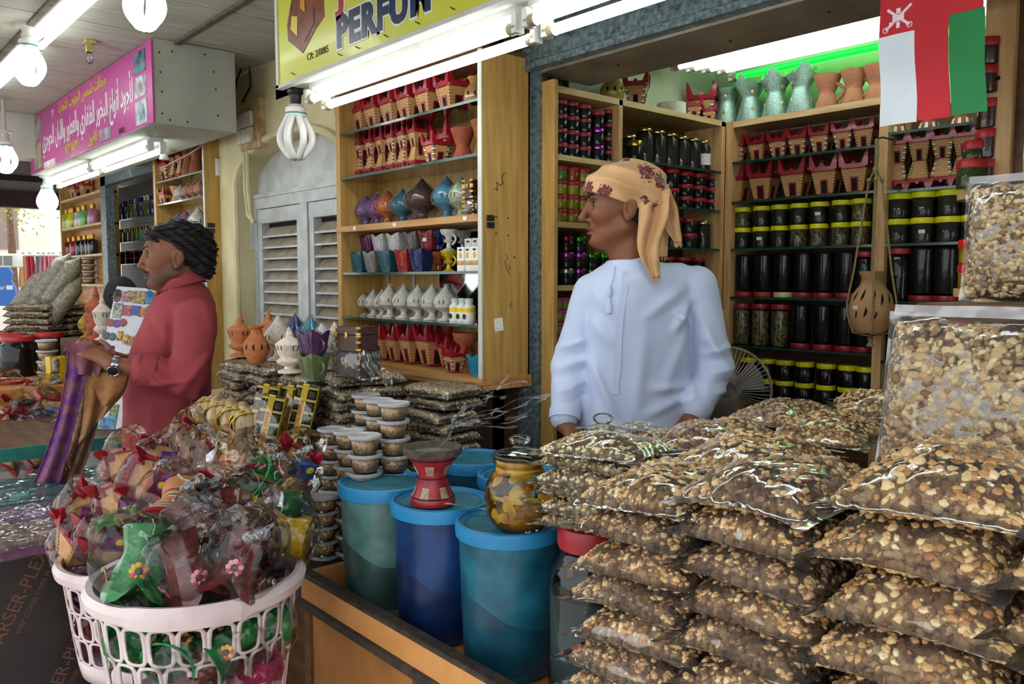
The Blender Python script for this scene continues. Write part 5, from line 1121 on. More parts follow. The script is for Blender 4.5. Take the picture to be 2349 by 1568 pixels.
def flower(c1_, c2_):
    b = B()
    for k in range(9):
        a = 2 * pi * k / 9; b.ell((.010 * cos(a), 0, .010 * sin(a)), (.0045, .0015, .0045), 6, 4)
    me = b.mesh(M('petal_' + c1_[1:], c1_, c2_, rough=.6, island=True)); return me
FL = {'pink': flower('#e0a0b0', '#b03a4a'), 'white': flower('#e8dcc8', '#b89a70'), 'mix': flower('#e0b030', '#c83a30'), 'dark': flower('#5a4a20', '#3a2a12')}
_flc = B().ell((0, -.001, 0), (.004, .002, .004), 8, 5).mesh(M('flower_eye', '#5a3420', rough=.7))
R_ = random.Random(5)
def packed(u, v, s, kind, label, col=None, rot=(0, 0, 0), H=1.0, fl_=None, card=None, foil=True, tailrot=0):
    p = at(u, v, s=s); t = thing('packed_incense_burner', label, 'incense burner', p, (0, 0, pi / 2 - YAW), 'bagged burners in the baskets', scale=H * 1.12)
    E_ = Euler([radians(a) for a in rot]); Mx = E_.to_matrix().to_4x4() @ Matrix.Translation((0, 0, -.05))
    if kind == 'castle':
        for nm, me in (('cup', _cb), ('crown', _cr)): part(nm, me, t).matrix_local = Mx @ Matrix.Scale(.115, 4)
        for k in range(4): part('corner_band', _cc['g'], t).matrix_local = Mx @ Matrix.Scale(.115, 4) @ Matrix.Rotation(k * pi / 2, 4, 'Z')
    else:
        me = {'round': _cup, 'point': _cupp, 'stripe': _cups}[kind]; part('cup', me, t, col=col).matrix_local = Mx
        if kind == 'stripe': part('rim', _cuprim, t).matrix_local = Mx
    if fl_:
        for k in range(4):
            a = pi / 2 * k; T = Mx @ Matrix.Rotation(a, 4, 'Z') @ Matrix.Translation((0, -.046, .076)) @ Matrix.Rotation(radians(-20), 4, 'X')
            o = part('flower_print', FL[fl_], t); o.matrix_local = T; part('flower_eye', _flc, o)
    if card: 
        o = part('printed_card', _card, t, col=card, loc=(.04, -.045, .01), rot=(.3, .2, .5 + R_.uniform(-.5, .5))); part('card_spot', _cardspot, o)
    if foil and R_.random() < .55: part('foil_roll', _foil, t, loc=(.035, -.01, .048), rot=(.8, 1.2, R_.uniform(0, 3)), scale=.75)
    part('plastic_bag', PB[R_.randrange(4)], t, rot=(radians(R_.uniform(-40, 40)), radians(R_.uniform(-40, 40)), radians(tailrot + R_.uniform(0, 360))), scale=.86 if kind != 'castle' else .95)
    return t
G_, BR, YE, TE = '#1f8a40', '#6a2c2a', '#d8a80c', '#b8744a'
for a in ((325, 1285, 1.66, 'point', 'green pointed cup with flower, at the foreground basket corner', G_, (150, 10, 20), 1.15, 'mix'),
          (428, 1292, 1.63, 'point', 'dark brown cup with pink flowers at the basket front', BR, (160, -15, 40), 1.1, 'pink'),
          (545, 1290, 1.66, 'point', 'dark brown cup with pink flower, right of the first brown one', BR, (140, 20, 10), 1.1, 'pink'),
          (640, 1222, 1.86, 'round', 'yellow cup lying on its side above the basket rim', YE, (0, -78, 0), 1.2, 'dark'),
          (622, 1135, 1.95, 'round', 'green cup with flowers lying above the yellow cup', G_, (0, -50, 40), 1.15, 'pink'),
          (530, 1200, 1.76, 'point', 'dark brown cup with white flower in the middle of the heap', BR, (130, 15, 30), 1.1, 'white'),
          (470, 1225, 1.72, 'point', 'dark brown cup half under the striped clay cup', BR, (120, -35, 30), 1.0, 'white'),
          (402, 1172, 1.84, 'stripe', 'large striped clay cup tied with white string at the heap centre', None, (118, 20, 10), 1.2, None),
          (512, 1108, 2.00, 'stripe', 'large striped clay cup at the back of the heap', None, (110, 40, 0), 1.3, None),
          (602, 1098, 2.03, 'stripe', 'striped clay cup below the charcoal packs', None, (100, -40, 0), 1.05, None),
          (590, 1245, 1.78, 'point', 'brown cup tucked left of the yellow cup', BR, (100, 30, 0), .9, 'pink'),
          (460, 1150, 1.90, 'round', 'blue-grey cup in a bag with blue card', '#2a5a8a', (90, 0, 0), .9, None)):
    packed(a[0], a[1], a[2], a[3], a[4], a[5], a[6], a[7], a[8], card={2: None}.get(0) if 'blue card' not in a[4] else '#2a6ab0')
for a in ((345, 1105, 2.05, 'bagged castle burner with magenta card above the heap', '#a02a8a', (60, 20, 10)), (285, 1155, 2.08, 'bagged castle burner at the rear basket middle', '#8a2a6a', (70, -20, 0)), (195, 1185, 2.18, 'bagged castle burner with purple card on the rear basket', '#8a2a8a', (40, 30, 0)),
          (245, 1235, 2.08, 'bagged castle burner low at the rear basket rim', '#7a2a6a', (20, -15, 30)), (185, 1245, 2.14, 'bagged castle burner at the outer rim of the rear basket', '#a03a80', (30, 10, 60)), (430, 1022, 2.28, 'bagged castle burner topping the heap below the sachets', None, (75, -40, 20)),
          (375, 1060, 2.14, 'bagged castle burner with violet card behind the heap', '#7a3aa0', (80, 20, 0)), (302, 1075, 2.16, 'bagged castle burner with magenta card by the scarf', '#b02a90', (80, -10, 0)), (668, 1075, 2.1, 'bagged castle burner with foil beside the tubs', '#3a5a9a', (60, 30, 0))):
    packed(a[0], a[1], a[2], 'castle', a[3], None, a[5], .92, None, a[4])
for k, (u, v, s, c, f_) in enumerate(((330, 1450, 1.62, G_, 'mix'), (420, 1480, 1.58, G_, 'mix'), (520, 1480, 1.60, G_, 'mix'), (600, 1440, 1.68, G_, 'pink'), (380, 1390, 1.72, '#2a4a9a', None), (490, 1400, 1.72, BR, 'pink'), (590, 1370, 1.80, '#5a2a6a', None), (450, 1550, 1.56, BR, 'mix'), (560, 1550, 1.62, '#b02a60', None))):
    packed(u, v, s + .06, 'round', f'bagged cup inside the foreground basket seen through its slots, {ORD[k]} of nine', c, (90 + 20 * k, 30 * k, 0), .95, f_, foil=False)
for k, (u, v, s, c) in enumerate(((230, 1340, 2.2, '#6a2a5a'), (250, 1420, 2.18, '#b02a40'), (290, 1450, 2.2, '#b82a50'), (330, 1350, 2.2, BR))):
    packed(u, v, s, 'round', f'bagged cup inside the rear basket seen through its slots, {ORD[k]} of four', c, (90 + 20 * k, 30 * k, 0), .95, None, foil=False)
# ================================================================== signs
m_sgn = M('yellow_sign', '#d6d44a', '#c2cc3c', rough=.3, scale=3, lo=.3, hi=.7, coat=.2); m_navy = M('navy_print', '#1f3158', '#182848', rough=.3); m_wout = M('white_outline', '#dfe4e6', rough=.3)
m_redp = M('red_letter', '#a8242c', rough=.3); m_br = M('burner_print', '#5a2216', '#8a3a1e', rough=.3, scale=30)
t = thing('shop_sign', 'yellow perfume shop sign above the wall cabinet', 'sign', (0, 1.255, 0))
part('board', B().box(-2.615, 1.5, 0, .006, 2.122, 2.62), t, m_sgn); part('frame', B().box(-2.63, -2.612, -.004, .007, 2.112, 2.62).box(-2.63, 1.5, -.004, .02, 2.110, 2.122), t, m_white)
for ofs, mm, dy_ in ((.012, m_wout, -.001), (.0065, m_navy, -.0025)):
    text('lettering', 'PERFUM', .118, mm, t, (-2.225, dy_, 2.200), FRONT, .0008, ofs, 'LEFT', 1.02, spacing=1.16)
for ofs, mm, dy_ in ((.012, m_wout, -.001), (.006, m_redp, -.0025)):
    text('lettering', 'J', .15, mm, t, (-2.215, dy_, 2.325), FRONT, .0008, ofs, 'LEFT', 1.0)
text('lettering', 'CR: 2/0085', .03, m_print, t, (-2.415, -.001, 2.171), FRONT, .0003, 0, 'LEFT')
bpic = part('burner_picture', B().prism([(-2.44, -2.19), (-2.355, -2.245), (-2.30, -2.27), (-2.305, -2.40), (-2.49, -2.42), (-2.545, -2.30), (-2.54, -2.25)], 0, .001, Matrix.Rotation(pi / 2, 4, 'X') @ Matrix.Diagonal((1, -1, 1, 1))), t, m_br, loc=(0, -.0005, 0))
for pts, c in (([(-2.43, 2.22), (-2.36, 2.265), (-2.365, 2.32), (-2.43, 2.30)], '#7a3018'), ([(-2.52, 2.28), (-2.475, 2.25), (-2.47, 2.31), (-2.51, 2.32)], '#d8c850'), ([(-2.45, 2.33), (-2.42, 2.31), (-2.42, 2.37), (-2.45, 2.38)], '#c8901c'), ([(-2.40, 2.35), (-2.33, 2.32), (-2.33, 2.38), (-2.40, 2.40)], '#8a3a20')):
    part('picture_patch', B().add([(x, -.0022, z) for x, z in pts], [(0, 1, 2, 3)]), bpic, M('patch_' + c[1:], c, rough=.3))
for x in (-2.5, -2.2, -2.1, -1.95, -1.8, -1.65): part('nail', B().tube([(x, 0, 2.135), (x - .004, -.012, 2.14)], .0016, 5), t, M('rusty_nail', '#5a3a20', rough=.7, metal=.5))
m_pink = M('pink_sign', '#c4479a', '#b43c8c', rough=.35, scale=3); m_ly = M('yellow_print', '#d2c81c', rough=.4); m_lw = M('white_print', '#eae6ea', rough=.4)
t = thing('neighbour_sign', 'pink sign with Arabic lettering on the neighbouring fascia', 'sign', (0, 1.172, 0))
part('board', B().box(-5.94, -3.615, 0, .006, 2.132, 2.472), t, m_pink)
def ar(s_): return s_[::-1]
AR = {'\u0627': 'D', }
# presentation forms, written in visual order
L1 = '\ufeb3\ufe8e\ufea3\ufe93'
def shape(word):
    T_ = {'ا': ('ﺍ', 'ﺎ', None, None), 'أ': ('ﺃ', 'ﺄ', None, None), 'ب': ('ﺏ', 'ﺐ', 'ﺑ', 'ﺒ'), 'ت': ('ﺕ', 'ﺖ', 'ﺗ', 'ﺘ'), 'ة': ('ﺓ', 'ﺔ', None, None), 'ج': ('ﺝ', 'ﺞ', 'ﺟ', 'ﺠ'), 'ح': ('ﺡ', 'ﺢ', 'ﺣ', 'ﺤ'), 'خ': ('ﺥ', 'ﺦ', 'ﺧ', 'ﺨ'), 'د': ('ﺩ', 'ﺪ', None, None), 'ر': ('ﺭ', 'ﺮ', None, None), 'س': ('ﺱ', 'ﺲ', 'ﺳ', 'ﺴ'), 'ش': ('ﺵ', 'ﺶ', 'ﺷ', 'ﺸ'), 'ط': ('ﻁ', 'ﻂ', 'ﻃ', 'ﻄ'), 'ظ': ('ﻅ', 'ﻆ', 'ﻇ', 'ﻈ'), 'ع': ('ﻉ', 'ﻊ', 'ﻋ', 'ﻌ'), 'ف': ('ﻑ', 'ﻒ', 'ﻓ', 'ﻔ'), 'ل': ('ﻝ', 'ﻞ', 'ﻟ', 'ﻠ'), 'م': ('ﻡ', 'ﻢ', 'ﻣ', 'ﻤ'), 'ن': ('ﻥ', 'ﻦ', 'ﻧ', 'ﻨ'), 'و': ('ﻭ', 'ﻮ', None, None), 'ي': ('ﻱ', 'ﻲ', 'ﻳ', 'ﻴ'), 'ى': ('ﻯ', 'ﻰ', None, None)}
    o = []; prev = False
    for i, c in enumerate(word):
        if c not in T_: o.append(c); prev = False; continue
        f_ = T_[c]; nxt = i + 1 < len(word) and word[i + 1] in T_
        if nxt and f_[2]: o.append(f_[3] if prev else f_[2]); prev = True
        else: o.append(f_[1] if prev else f_[0]); prev = False
    return ''.join(o[::-1])
text('lettering', shape('محلات شمس الجنوب للتجارة'), .078, m_ly, t, (-4.72, -.001, 2.425), FRONT, .0005, .001, 'CENTER', 1.0)
text('lettering', shape('لأجود أنواع البخور الظفاري والعطور واللبان الحوجري'), .145, m_lw, t, (-4.73, -.001, 2.30), FRONT, .0005, .0025, 'CENTER', .60)
text('lettering', shape('تلفون') , .07, m_ly, t, (-4.52, -.001, 2.185), FRONT, .0005, .0015, 'CENTER', 1.1)
text('lettering', '٩٢١٣٨٤٩٩ :', .07, m_ly, t, (-4.92, -.001, 2.185), FRONT, .0005, .0015, 'CENTER', 1.0)
text('lettering', '77', .05, m_lw, t, (-5.32, -.001, 2.42), FRONT, .0005, .001, 'CENTER', 1.2)
text('lettering', '1/6821', .035, m_print, t, (-4.05, -.001, 2.155), FRONT, .0004, 0, 'CENTER')
for k, (x0, x1, z0, z1, c, d) in enumerate(((-3.84, -3.69, 2.36, 2.45, '#5a8a98', '#1c3238'), (-3.84, -3.69, 2.26, 2.345, '#8a6a78', '#c8dce0'), (-3.84, -3.69, 2.145, 2.245, '#2a6aa0', '#c8d0c8'), (-5.82, -5.62, 2.32, 2.45, '#6a7a70', '#b8b0a0'), (-5.82, -5.62, 2.15, 2.30, '#6a8a70', '#c8a080'), (-5.58, -5.3, 2.135, 2.17, '#e8e0d8', '#c8b8b8'), (-4.4, -4.21, 2.145, 2.2, '#b8aab8', '#8a7a8a'))):
    part('photo_patch', B().box(x0, x1, -.002, 0, z0, z1), t, M(f'sign_photo_{k}', c, d, rough=.4, scale=14, lo=.4, hi=.6))
# ================================================================== lamps on the walkway ceiling
m_bulb = M('bulb_white', '#f0f0ec', '#e6e6e2', rough=.25, spec=.6); m_bulbon = M('bulb_glow', (1, .98, .94, 1), rough=.3, emit=5.0)
m_cer = M('ceramic_holder', '#d4d4cc', '#c0c0b8', rough=.35)
_lot = B()
for k in range(6):
    a = 2 * pi * k / 6
    for da in (-.2, .2): pass
    pts = []
    for q in range(13):
        f_ = q / 12; z = -.085 - .135 * f_; r_ = .022 + .038 * (sin(pi * min(1, f_ * 1.02)) ** 1.0) * (.35 + .65 * f_) * 1.15; pts.append((r_ * cos(a), r_ * sin(a), z))
    pts.append((.012 * cos(a), .012 * sin(a), -.224)); _lot.tube(pts, .0125, 8)
_lotus = {True: _lot.mesh(m_bulbon, 180), False: _lot.mesh(m_bulb, 180)}
def bulb(loc, label, lit, sc=1.0, holder=True, black=False, empty=False):
    t = thing('bulb_lamp' if not empty else 'lamp_holder', label, 'lamp', loc, 0, None, sc)
    if holder: part('holder', B().lathe([(.042, 0), (.042, -.01), (.022, -.018), (.019, -.03), (.024, -.045), (.022, -.05)], 20) if not black else B().lathe([(.018, 0), (.026, -.004), (.026, -.014), (.02, -.02), (.018, -.045), (.014, -.05)], 20), t, m_black if black else m_cer)
    if not empty:
        part('base', B().lathe([(.02, -.05), (.034, -.062), (.035, -.09), (.03, -.096)], 20), t, m_bulb); part('green_ring', B().lathe([(.0355, -.078), (.0355, -.083)], 20, cap=False), t, m_starter)
        part('glow_tubes', _lotus[lit], t)
    return t
p = at(677, 187, y=1.33); bulb((p.x, 1.33, 2.125), 'unlit lotus-shaped bulb hanging under the yellow sign', False, 1.02, black=True)
p = at(62, 57, z=2.478); bulb((p.x, p.y, 2.478), 'lit bulb nearest the camera on the walkway ceiling', True)
p = at(328, -110, z=2.478); bulb((p.x, p.y, 2.478), 'lit bulb cut by the top edge of the picture', True)
p = at(10, 300, s=4.6); bulb((p.x, p.y, p.z), 'lit bulb below the ceiling beam at the picture edge', True); solo('conduit', B().lathe([(.01, p.z), (.01, 2.478)], 8, Matrix.Translation((p.x, p.y, 0))), 'thin drop rod holding the bulb at the picture edge', 'pipe', m_cer)
p = at(106, 398, y=1.25); bulb((p.x, 1.25, 2.13), 'lit bulb under the far end of the pink sign', True)
p = at(374, 283, y=1.45); bulb((p.x, 1.45, 2.13), 'empty white lamp holder under the pink sign end', False, empty=True)
p = at(204, 95, z=2.478); t = thing('ceiling_spotlight', 'small broken spotlight hanging from the ceiling', 'lamp', (p.x, p.y, 2.478))
part('bracket', B().box(-.03, .04, -.02, .02, -.012, 0).box(-.012, .012, -.012, .012, -.045, -.012), t, M('aged_brass', '#b8a86a', '#8a7a40', rough=.5)); part('capsule', B().lathe([(.012, -.09), (.012, -.045)], 12).mesh(m_clearglass, 180), t)
tube_light(-3.95, -2.9, .80, 2.44, 'tube light on the ceiling beside the nearest bulb', tubes=((.03, 0),))
tube_light(-5.1, -4.02, .80, 2.44, 'tube light on the ceiling beyond the nearest bulb', tubes=((.03, 0),))
tube_light(-4.95, -3.98, 1.30, 2.085, 'tube light under the pink sign, nearer one', tubes=((-.025, 0), (.03, -.01)))
tube_light(-5.95, -4.98, 1.30, 2.085, 'tube light under the pink sign, farther one', tubes=((-.025, 0), (.03, -.01)))
# wall electrics
p = at(575, 290, y=1.70); t = thing('fuse_board', 'old wooden board with white switches and conduits', 'switch board', (p.x, 1.72, p.z))
part('board', B().box(-.10, .12, -.03, 0, -.11, .12), t, M('old_board', '#c4a878', '#a08458', rough=.7, scale=20))
for i in range(3):
    for j in range(2): part('switch', B().box(-.1 + .055 * i, -.05 + .055 * i, -.05, -.03, -.08 + .075 * j, -.01 + .075 * j, bev=.004), t, M('aged_switch', '#d8d4c4', '#c8c0a8', rough=.5))
for i in range(2): part('conduit', B().tube([(-.08 + .035 * i, -.02, -.1), (-.08 + .035 * i, -.02, -.3), (-.05 + .03 * i, -.02, -.42), (.02, -.02, -.46)], .010, 8), t, m_cream)
cb = B().tube([(-.12, -.03, .02), (-.14, -.05, .08), (-.06, -.06, .22), (.02, -.03, .34), (.03, -.03, .18), (-.06, -.035, .12)], .005, 6); part('black_cable', cb, t, m_black)
p = at(512, 385, x=-4.30); t = thing('wall_switch', 'white double switch on the neighbouring cabinet side', 'switch', (-4.299, p.y, p.z)); part('plate', B().box(0, .02, -.045, .045, -.045, .045, bev=.004), t, m_white); part('rocker', B().box(.02, .026, -.012, .012, -.018, .018, bev=.002), t, m_white)
solo('loose_cable', B().tube([at(372, 385, y=1.55), at(440, 350, y=1.6), at(520, 290, y=1.64), at(560, 255, y=1.66)], .005, 6), 'pinkish cable sagging to the fuse board', 'cable', M('pink_cable', '#a88078', rough=.6))
# ================================================================== neighbouring shop
t = thing('neighbour_cabinet', 'wooden wall cabinet of the neighbouring shop', 'cabinet', (0, 0, 0)); NX0, NX1 = -5.10, -4.30
part('side_panel', B().box(NX1 - .016, NX1, 1.64, 1.797, .9, 2.33), t, m_wood); part('side_panel', B().box(NX0, NX0 + .04, 1.64, 1.797, .9, 2.33), t, m_wood)
part('edge', B().box(NX1 - .016, NX1 + .001, 1.636, 1.64, .9, 2.33), t, m_alu); part('back_panel', B().box(NX0, NX1, 1.79, 1.797, .9, 2.33), t, m_wood); part('top', B().box(NX0, NX1, 1.64, 1.797, 2.33, 2.35), t, m_brownw)
for z in (2.045, 1.915, 1.70, 1.52): shelf_glass(t, NX0 + .04, NX1 - .016, 1.644, 1.788, z)
for dz in (.015, -.015): part('hinge', B().box(0, .005, -.02, .02, -.012, .012, bev=.002), t, m_black, loc=(NX1, at(484, 523, x=NX1).y, at(484, 523, x=NX1).z + dz))
ny = 1.71
for i, u in enumerate((388, 402, 418)): castle((at(u, 380, y=ny).x, ny, 2.045), .15, f'striped castle burner in the neighbouring cabinet, {ORD[i]} of three', .1, 'w', 'castle burners in the neighbouring cabinet', double=i > 0)
for i, u in enumerate((432, 450)): turned('flare', (at(u, 360, y=ny).x, ny, 2.045), .2, f'tall brown clay cup in the neighbouring cabinet, {ORD[i]} of two', '#9a5a38', wide=.7, group='clay cups in the neighbouring cabinet')
turned('flare', (at(404, 440, y=ny).x, ny, 1.915), .10, 'buff clay goblet in the neighbouring cabinet', '#c89a70')
castle((at(392, 445, y=ny).x, ny - .03, 1.915), .09, 'plain clay castle burner in the neighbouring cabinet', .2, 'r')
for i, (u, c) in enumerate(((414, '#e0dcd4'), (430, '#c89080'), (446, '#c08068'), (460, '#c88a70'))): turned('dome', (at(u, 430, y=ny).x, ny, 1.915), .105, f'wrapped pointed burner on the neighbour shelf, {ORD[i]} from the cups', c, False, True, group='wrapped burners on the neighbour shelf')
for i, (u, c, H) in enumerate(((384, '#6a4a7a', .12), (396, '#3a6a80', .14), (410, '#4a6aa0', .16), (428, '#8a5a88', .17), (455, '#dcd8d0', .18))): turned('dome', (at(u, 500, y=ny).x, ny, 1.70), H, f'wrapped {["violet", "teal", "pale blue", "mauve", "cream"][i]} pointed burner behind the man', c, True, True, wide=.9)
# shopfront steel and inside
struct('trim_6', B().box(-6.72, -6.60, 1.78, 1.84, 0, 2.36), m_galv, label='galvanised steel post of the neighbouring shopfront')
struct('beam_neighbour', B().box(-6.72, -5.10, 1.78, 1.83, 2.17, 2.33), m_galv, label='galvanised steel beam of the neighbouring shopfront')
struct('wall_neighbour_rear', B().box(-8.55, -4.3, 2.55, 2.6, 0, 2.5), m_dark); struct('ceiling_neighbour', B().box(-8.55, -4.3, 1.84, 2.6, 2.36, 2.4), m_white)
t = thing('neighbour_inner_shelf', 'dark shelf with perfume bottles inside the neighbouring shop', 'shelf', (0, 0, 0))
part('post', B().box(-8.45, -8.2, 2.15, 2.19, 0, 2.3), t, m_wood); part('back_panel', B().box(-8.45, -6.3, 2.40, 2.42, 0, 2.34), t, M('dark_panel', '#1d1820', '#2a2228', rough=.5))
NS = [at(300, v, y=2.18).z for v in (502, 555, 605, 680)]
for z in NS: shelf_glass(t, -8.2, -6.3, 2.15, 2.38, z)
m_pg = M('perfume_glass', '#ffffff', '#b8c8c8', rough=.12, obcol=True, coat=.6, scale=20); m_gcap = M('gold_cap', '#c89838', '#a87a24', rough=.25, metal=.7)
_bm = {}
def bottle(loc, r, h, col, label, group, cap='gold', sq_=False):
    k = (round(r, 3), round(h, 3), sq_)
    if k not in _bm: _bm[k] = (B().lathe([(r * .95, 0), (r, .004), (r, h * .68), (r * .9, h * .72), (r * .4, h * .75), (r * .4, h * .78)], 16).mesh(m_pg), B().lathe([(r * .5, h * .78), (r * .52, h * .98), (r * .45, h)], 14))
    t = thing('perfume_bottle', label, 'bottle', loc, 0, group); part('bottle', _bm[k][0], t, col=col)
    part('cap', _bm[k][1].mesh(m_gcap if cap == 'gold' else m_metlid), t, col='#ffffff' if cap == 'gold' else cap); return t
for i, (u, c, cp) in enumerate(zip((266, 275, 288, 301, 310, 323, 334, 341, 351), ('#3a6a4a', '#3a8a70', '#2a4a7a', '#4a7a3a', '#5a7a4a', '#3a2a7a', '#4a6a2a', '#5a6a3a', '#2a3a6a'), ('#7a3ab0', '#3ac0a0', '#2a4ac0', '#2a9a5a', '#c0c8d0', '#5a2ab0', '#c0c0c8', '#d0d0d8', '#2a3a7a'))):
    bottle((at(u, 480, y=2.22).x, 2.22, NS[0] + .001), .034, .17, c, f'tall glass perfume bottle, {ORD[i]} from the inner post on the dark top shelf', 'tall bottles on the dark shelf', cp)
for i, (u, c) in enumerate(zip((266, 279, 291, 303, 313, 323, 336), ('#c88ab0', '#d8d040', '#7ad88a', '#c8909a', '#6ac85a', '#8ae880', '#e0e8e0'))):
    bottle((at(u, 540, y=2.22).x, 2.22, NS[1] + .001), .036, .125, c, f'pastel perfume bottle with gold cap, {ORD[i]} from the inner post', 'pastel bottles on the dark shelf')
for i, u in enumerate((280, 302, 322)):
    for r_ in range(2): jar((at(u, 590, y=2.22).x, 2.22, NS[2] + .001 + .055 * r_), .05, .055, f'red-lidded tub on the dark shelf, {["lower", "upper"][r_]} row, {ORD[i]} from the inner post', 'paste', '#a81e2a', .016, 'red-lidded tubs on the dark shelf')
tube_light(-7.3, -6.4, 2.1, 2.30, 'tube light inside the neighbouring shop')
t = thing('corner_niche', 'open wooden niche shelf at the far end of the shopfront', 'shelf', (0, 0, 0)); FX0, FX1, FY = -8.02, -6.74, 1.79
part('back', B().box(FX0, FX1, 1.90, 1.91, 0, 2.36), t, m_woodx); part('side', B().box(FX0, FX0 + .03, FY, 1.90, .0, 2.36), t, m_wood); part('side', B().box(FX1 - .03, FX1, FY, 1.90, .0, 2.36), t, m_wood)
FZ = (2.15, 1.912, 1.677, 1.442, 1.20)
for z in FZ: part('shelf', B().box(FX0, FX1, FY, 1.90, z - .018, z), t, m_pinex)
fx = lambda u, v: at(u, v, y=1.845).x
castle((fx(175, 440), 1.845, FZ[0]), .13, 'decorated castle burner on top of the corner niche', .3, 'w'); castle((fx(198, 440), 1.845, FZ[0]), .13, 'second castle burner on top of the corner niche', .1, 'g')
for i, (u, c) in enumerate(zip((156, 162, 170, 182, 196, 213), ('#d8d850', '#e0e040', '#e8e83a', '#eef0ee', '#8ae890', '#d890b8'))): bottle((fx(u, 510), 1.838 + .01 * (i % 2), FZ[1]), .042, .17, c, f'bright perfume bottle with gold cap, {ORD[i]} from the street in the corner niche', 'bright bottles in the corner niche')
for i, (u, c) in enumerate(zip((159, 171, 184, 196, 206, 213), ('#a02018', '#a81c14', '#1c1a1a', '#1a1818', '#1c1a1a', '#1a1a1a'))): bottle((fx(u, 570), 1.845, FZ[2]), .036, .165, c, f'{"red" if i < 2 else "black"} perfume bottle, {ORD[i]} from the street below the bright bottles', 'red and black bottles in the corner niche')
for i, u in enumerate((170, 205)):
    for k in range(4):
        o = thing('resin_tub', f'large clear tub in the corner niche, {ORD[k] if k else "lowest"} up in the {["street-side", "inner"][i]} stack', 'tub', (fx(u, 620), 1.843, FZ[3] + .0535 * k), 0, 'large tubs in the corner niche', (1.3, 1.3, 1.2)); part('crumbs', _tc, o); part('cup', _tw, o); part('lid', _tl, o)
t = thing('glass_bowl', 'round glass bowl with yellow resin in the corner niche', 'bowl', (fx(193, 690), 1.70, .835)); part('glass', B().lathe([(.06, 0), (.11, .03), (.13, .08), (.12, .12), (.07, .15), (.07, .165)], 24).mesh(m_clearglass, 180), t); part('resin', B().lathe([(.05, .003), (.105, .03), (.122, .07), (.01, .072)], 24), t, m_res_p)
# ================================================================== tables in the passage
t = thing('scarf_table', 'table edge clad in dark printed plywood beside the baskets', 'table', (0, 0, 0)); TX0, TX1, TY0, TY1, TZ_ = -3.45, -2.60, .30, .90, .735
m_ply = M('film_faced_ply', '#2a1d18', '#1e1410', rough=.4, scale=8); m_plyt = M('ply_print', '#6a4028', rough=.5)
part('top', B().box(TX0, TX1, TY0, TY1, TZ_ - .02, TZ_), t, m_white); fp_ = part('side_panel', B().box(TX1 - .004, TX1 + .012, TY0 + .03, TY1, .08, TZ_ - .02), t, m_ply)
part('panel_edge', B().box(TX1 - .006, TX1 + .014, TY0 + .01, TY0 + .032, .08, TZ_ - .02), t, m_orange); part('front_panel', B().box(TX0, TX1 + .004, TY0, TY0 + .012, .20, TZ_ - .02), t, m_white)
for r_ in range(6):
    for c_ in range(3):
        yy, zz = TY0 - .05 + .19 * r_ + .1 * c_, .62 - .24 * c_ - .02 * r_
        if TY0 + .12 < yy < TY1 - .12 and zz > .18: text('printed_mark', 'ARSER-PLEX', .05, m_plyt, t, (TX1 + .0125, yy, zz), (radians(90), radians(-62), radians(90)), .0003, 0, 'CENTER'); text('printed_mark', 'WBP COMBI CORE FF PLYWOOD', .019, m_plyt, t, (TX1 + .0125, yy + .055, zz + .02), (radians(90), radians(-62), radians(90)), .0003, 0, 'CENTER')
m_cello = film('cellophane', '#ffffff', base=.03, gain=1.3, rough=.09, bump=1.0, bscale=20, haze=.03)
for k, (x0, x1, y0, y1, z, c, lab) in enumerate(((-3.42, -3.02, .36, .88, TZ_ + .012, '#4a9a9c', 'teal folded shawl in cellophane on the plywood table'), (-3.0, -2.80, .34, .90, TZ_ + .012, '#a88ab8', 'lilac folded shawl in cellophane on the plywood table'), (-2.79, -2.56, .32, .90, TZ_ + .012, '#a07a70', 'brown patterned shawl in cellophane over the table edge'), (-2.78, -2.55, .36, .88, TZ_ + .0, '#8a3a78', 'magenta shawl lying under the brown one'))):
    o = thing('wrapped_shawl', lab, 'shawl', ((x0 + x1) / 2, (y0 + y1) / 2, z), .02 * k, 'wrapped shawls on the plywood table'); w, d = (x1 - x0) / 2, (y1 - y0) / 2
    part('cloth', B().grid(lambda u, v: (-w + 2 * w * u, -d + 2 * d * v, .010 + .003 * sin(7 * u + 9 * v) - (.03 * max(0, u - .93) * 12 if k > 1 else 0)), 14, 14).box(-w, w * .9, -d, d, 0, .008), o, M('shawl_' + c[1:], c, '#c8b0b0' if k == 2 else c, rough=.7, scale=40, lo=.45, hi=.6))
    part('cellophane', B().grid(lambda u, v: (-w * 1.04 + 2.08 * w * u, -d * 1.03 + 2.06 * d * v, .015 + .004 * sin(17 * u + 5 * v) * sin(13 * v) - (.03 * max(0, u - .93) * 12 if k > 1 else 0)), 24, 24).mesh(m_cello, 180), o)
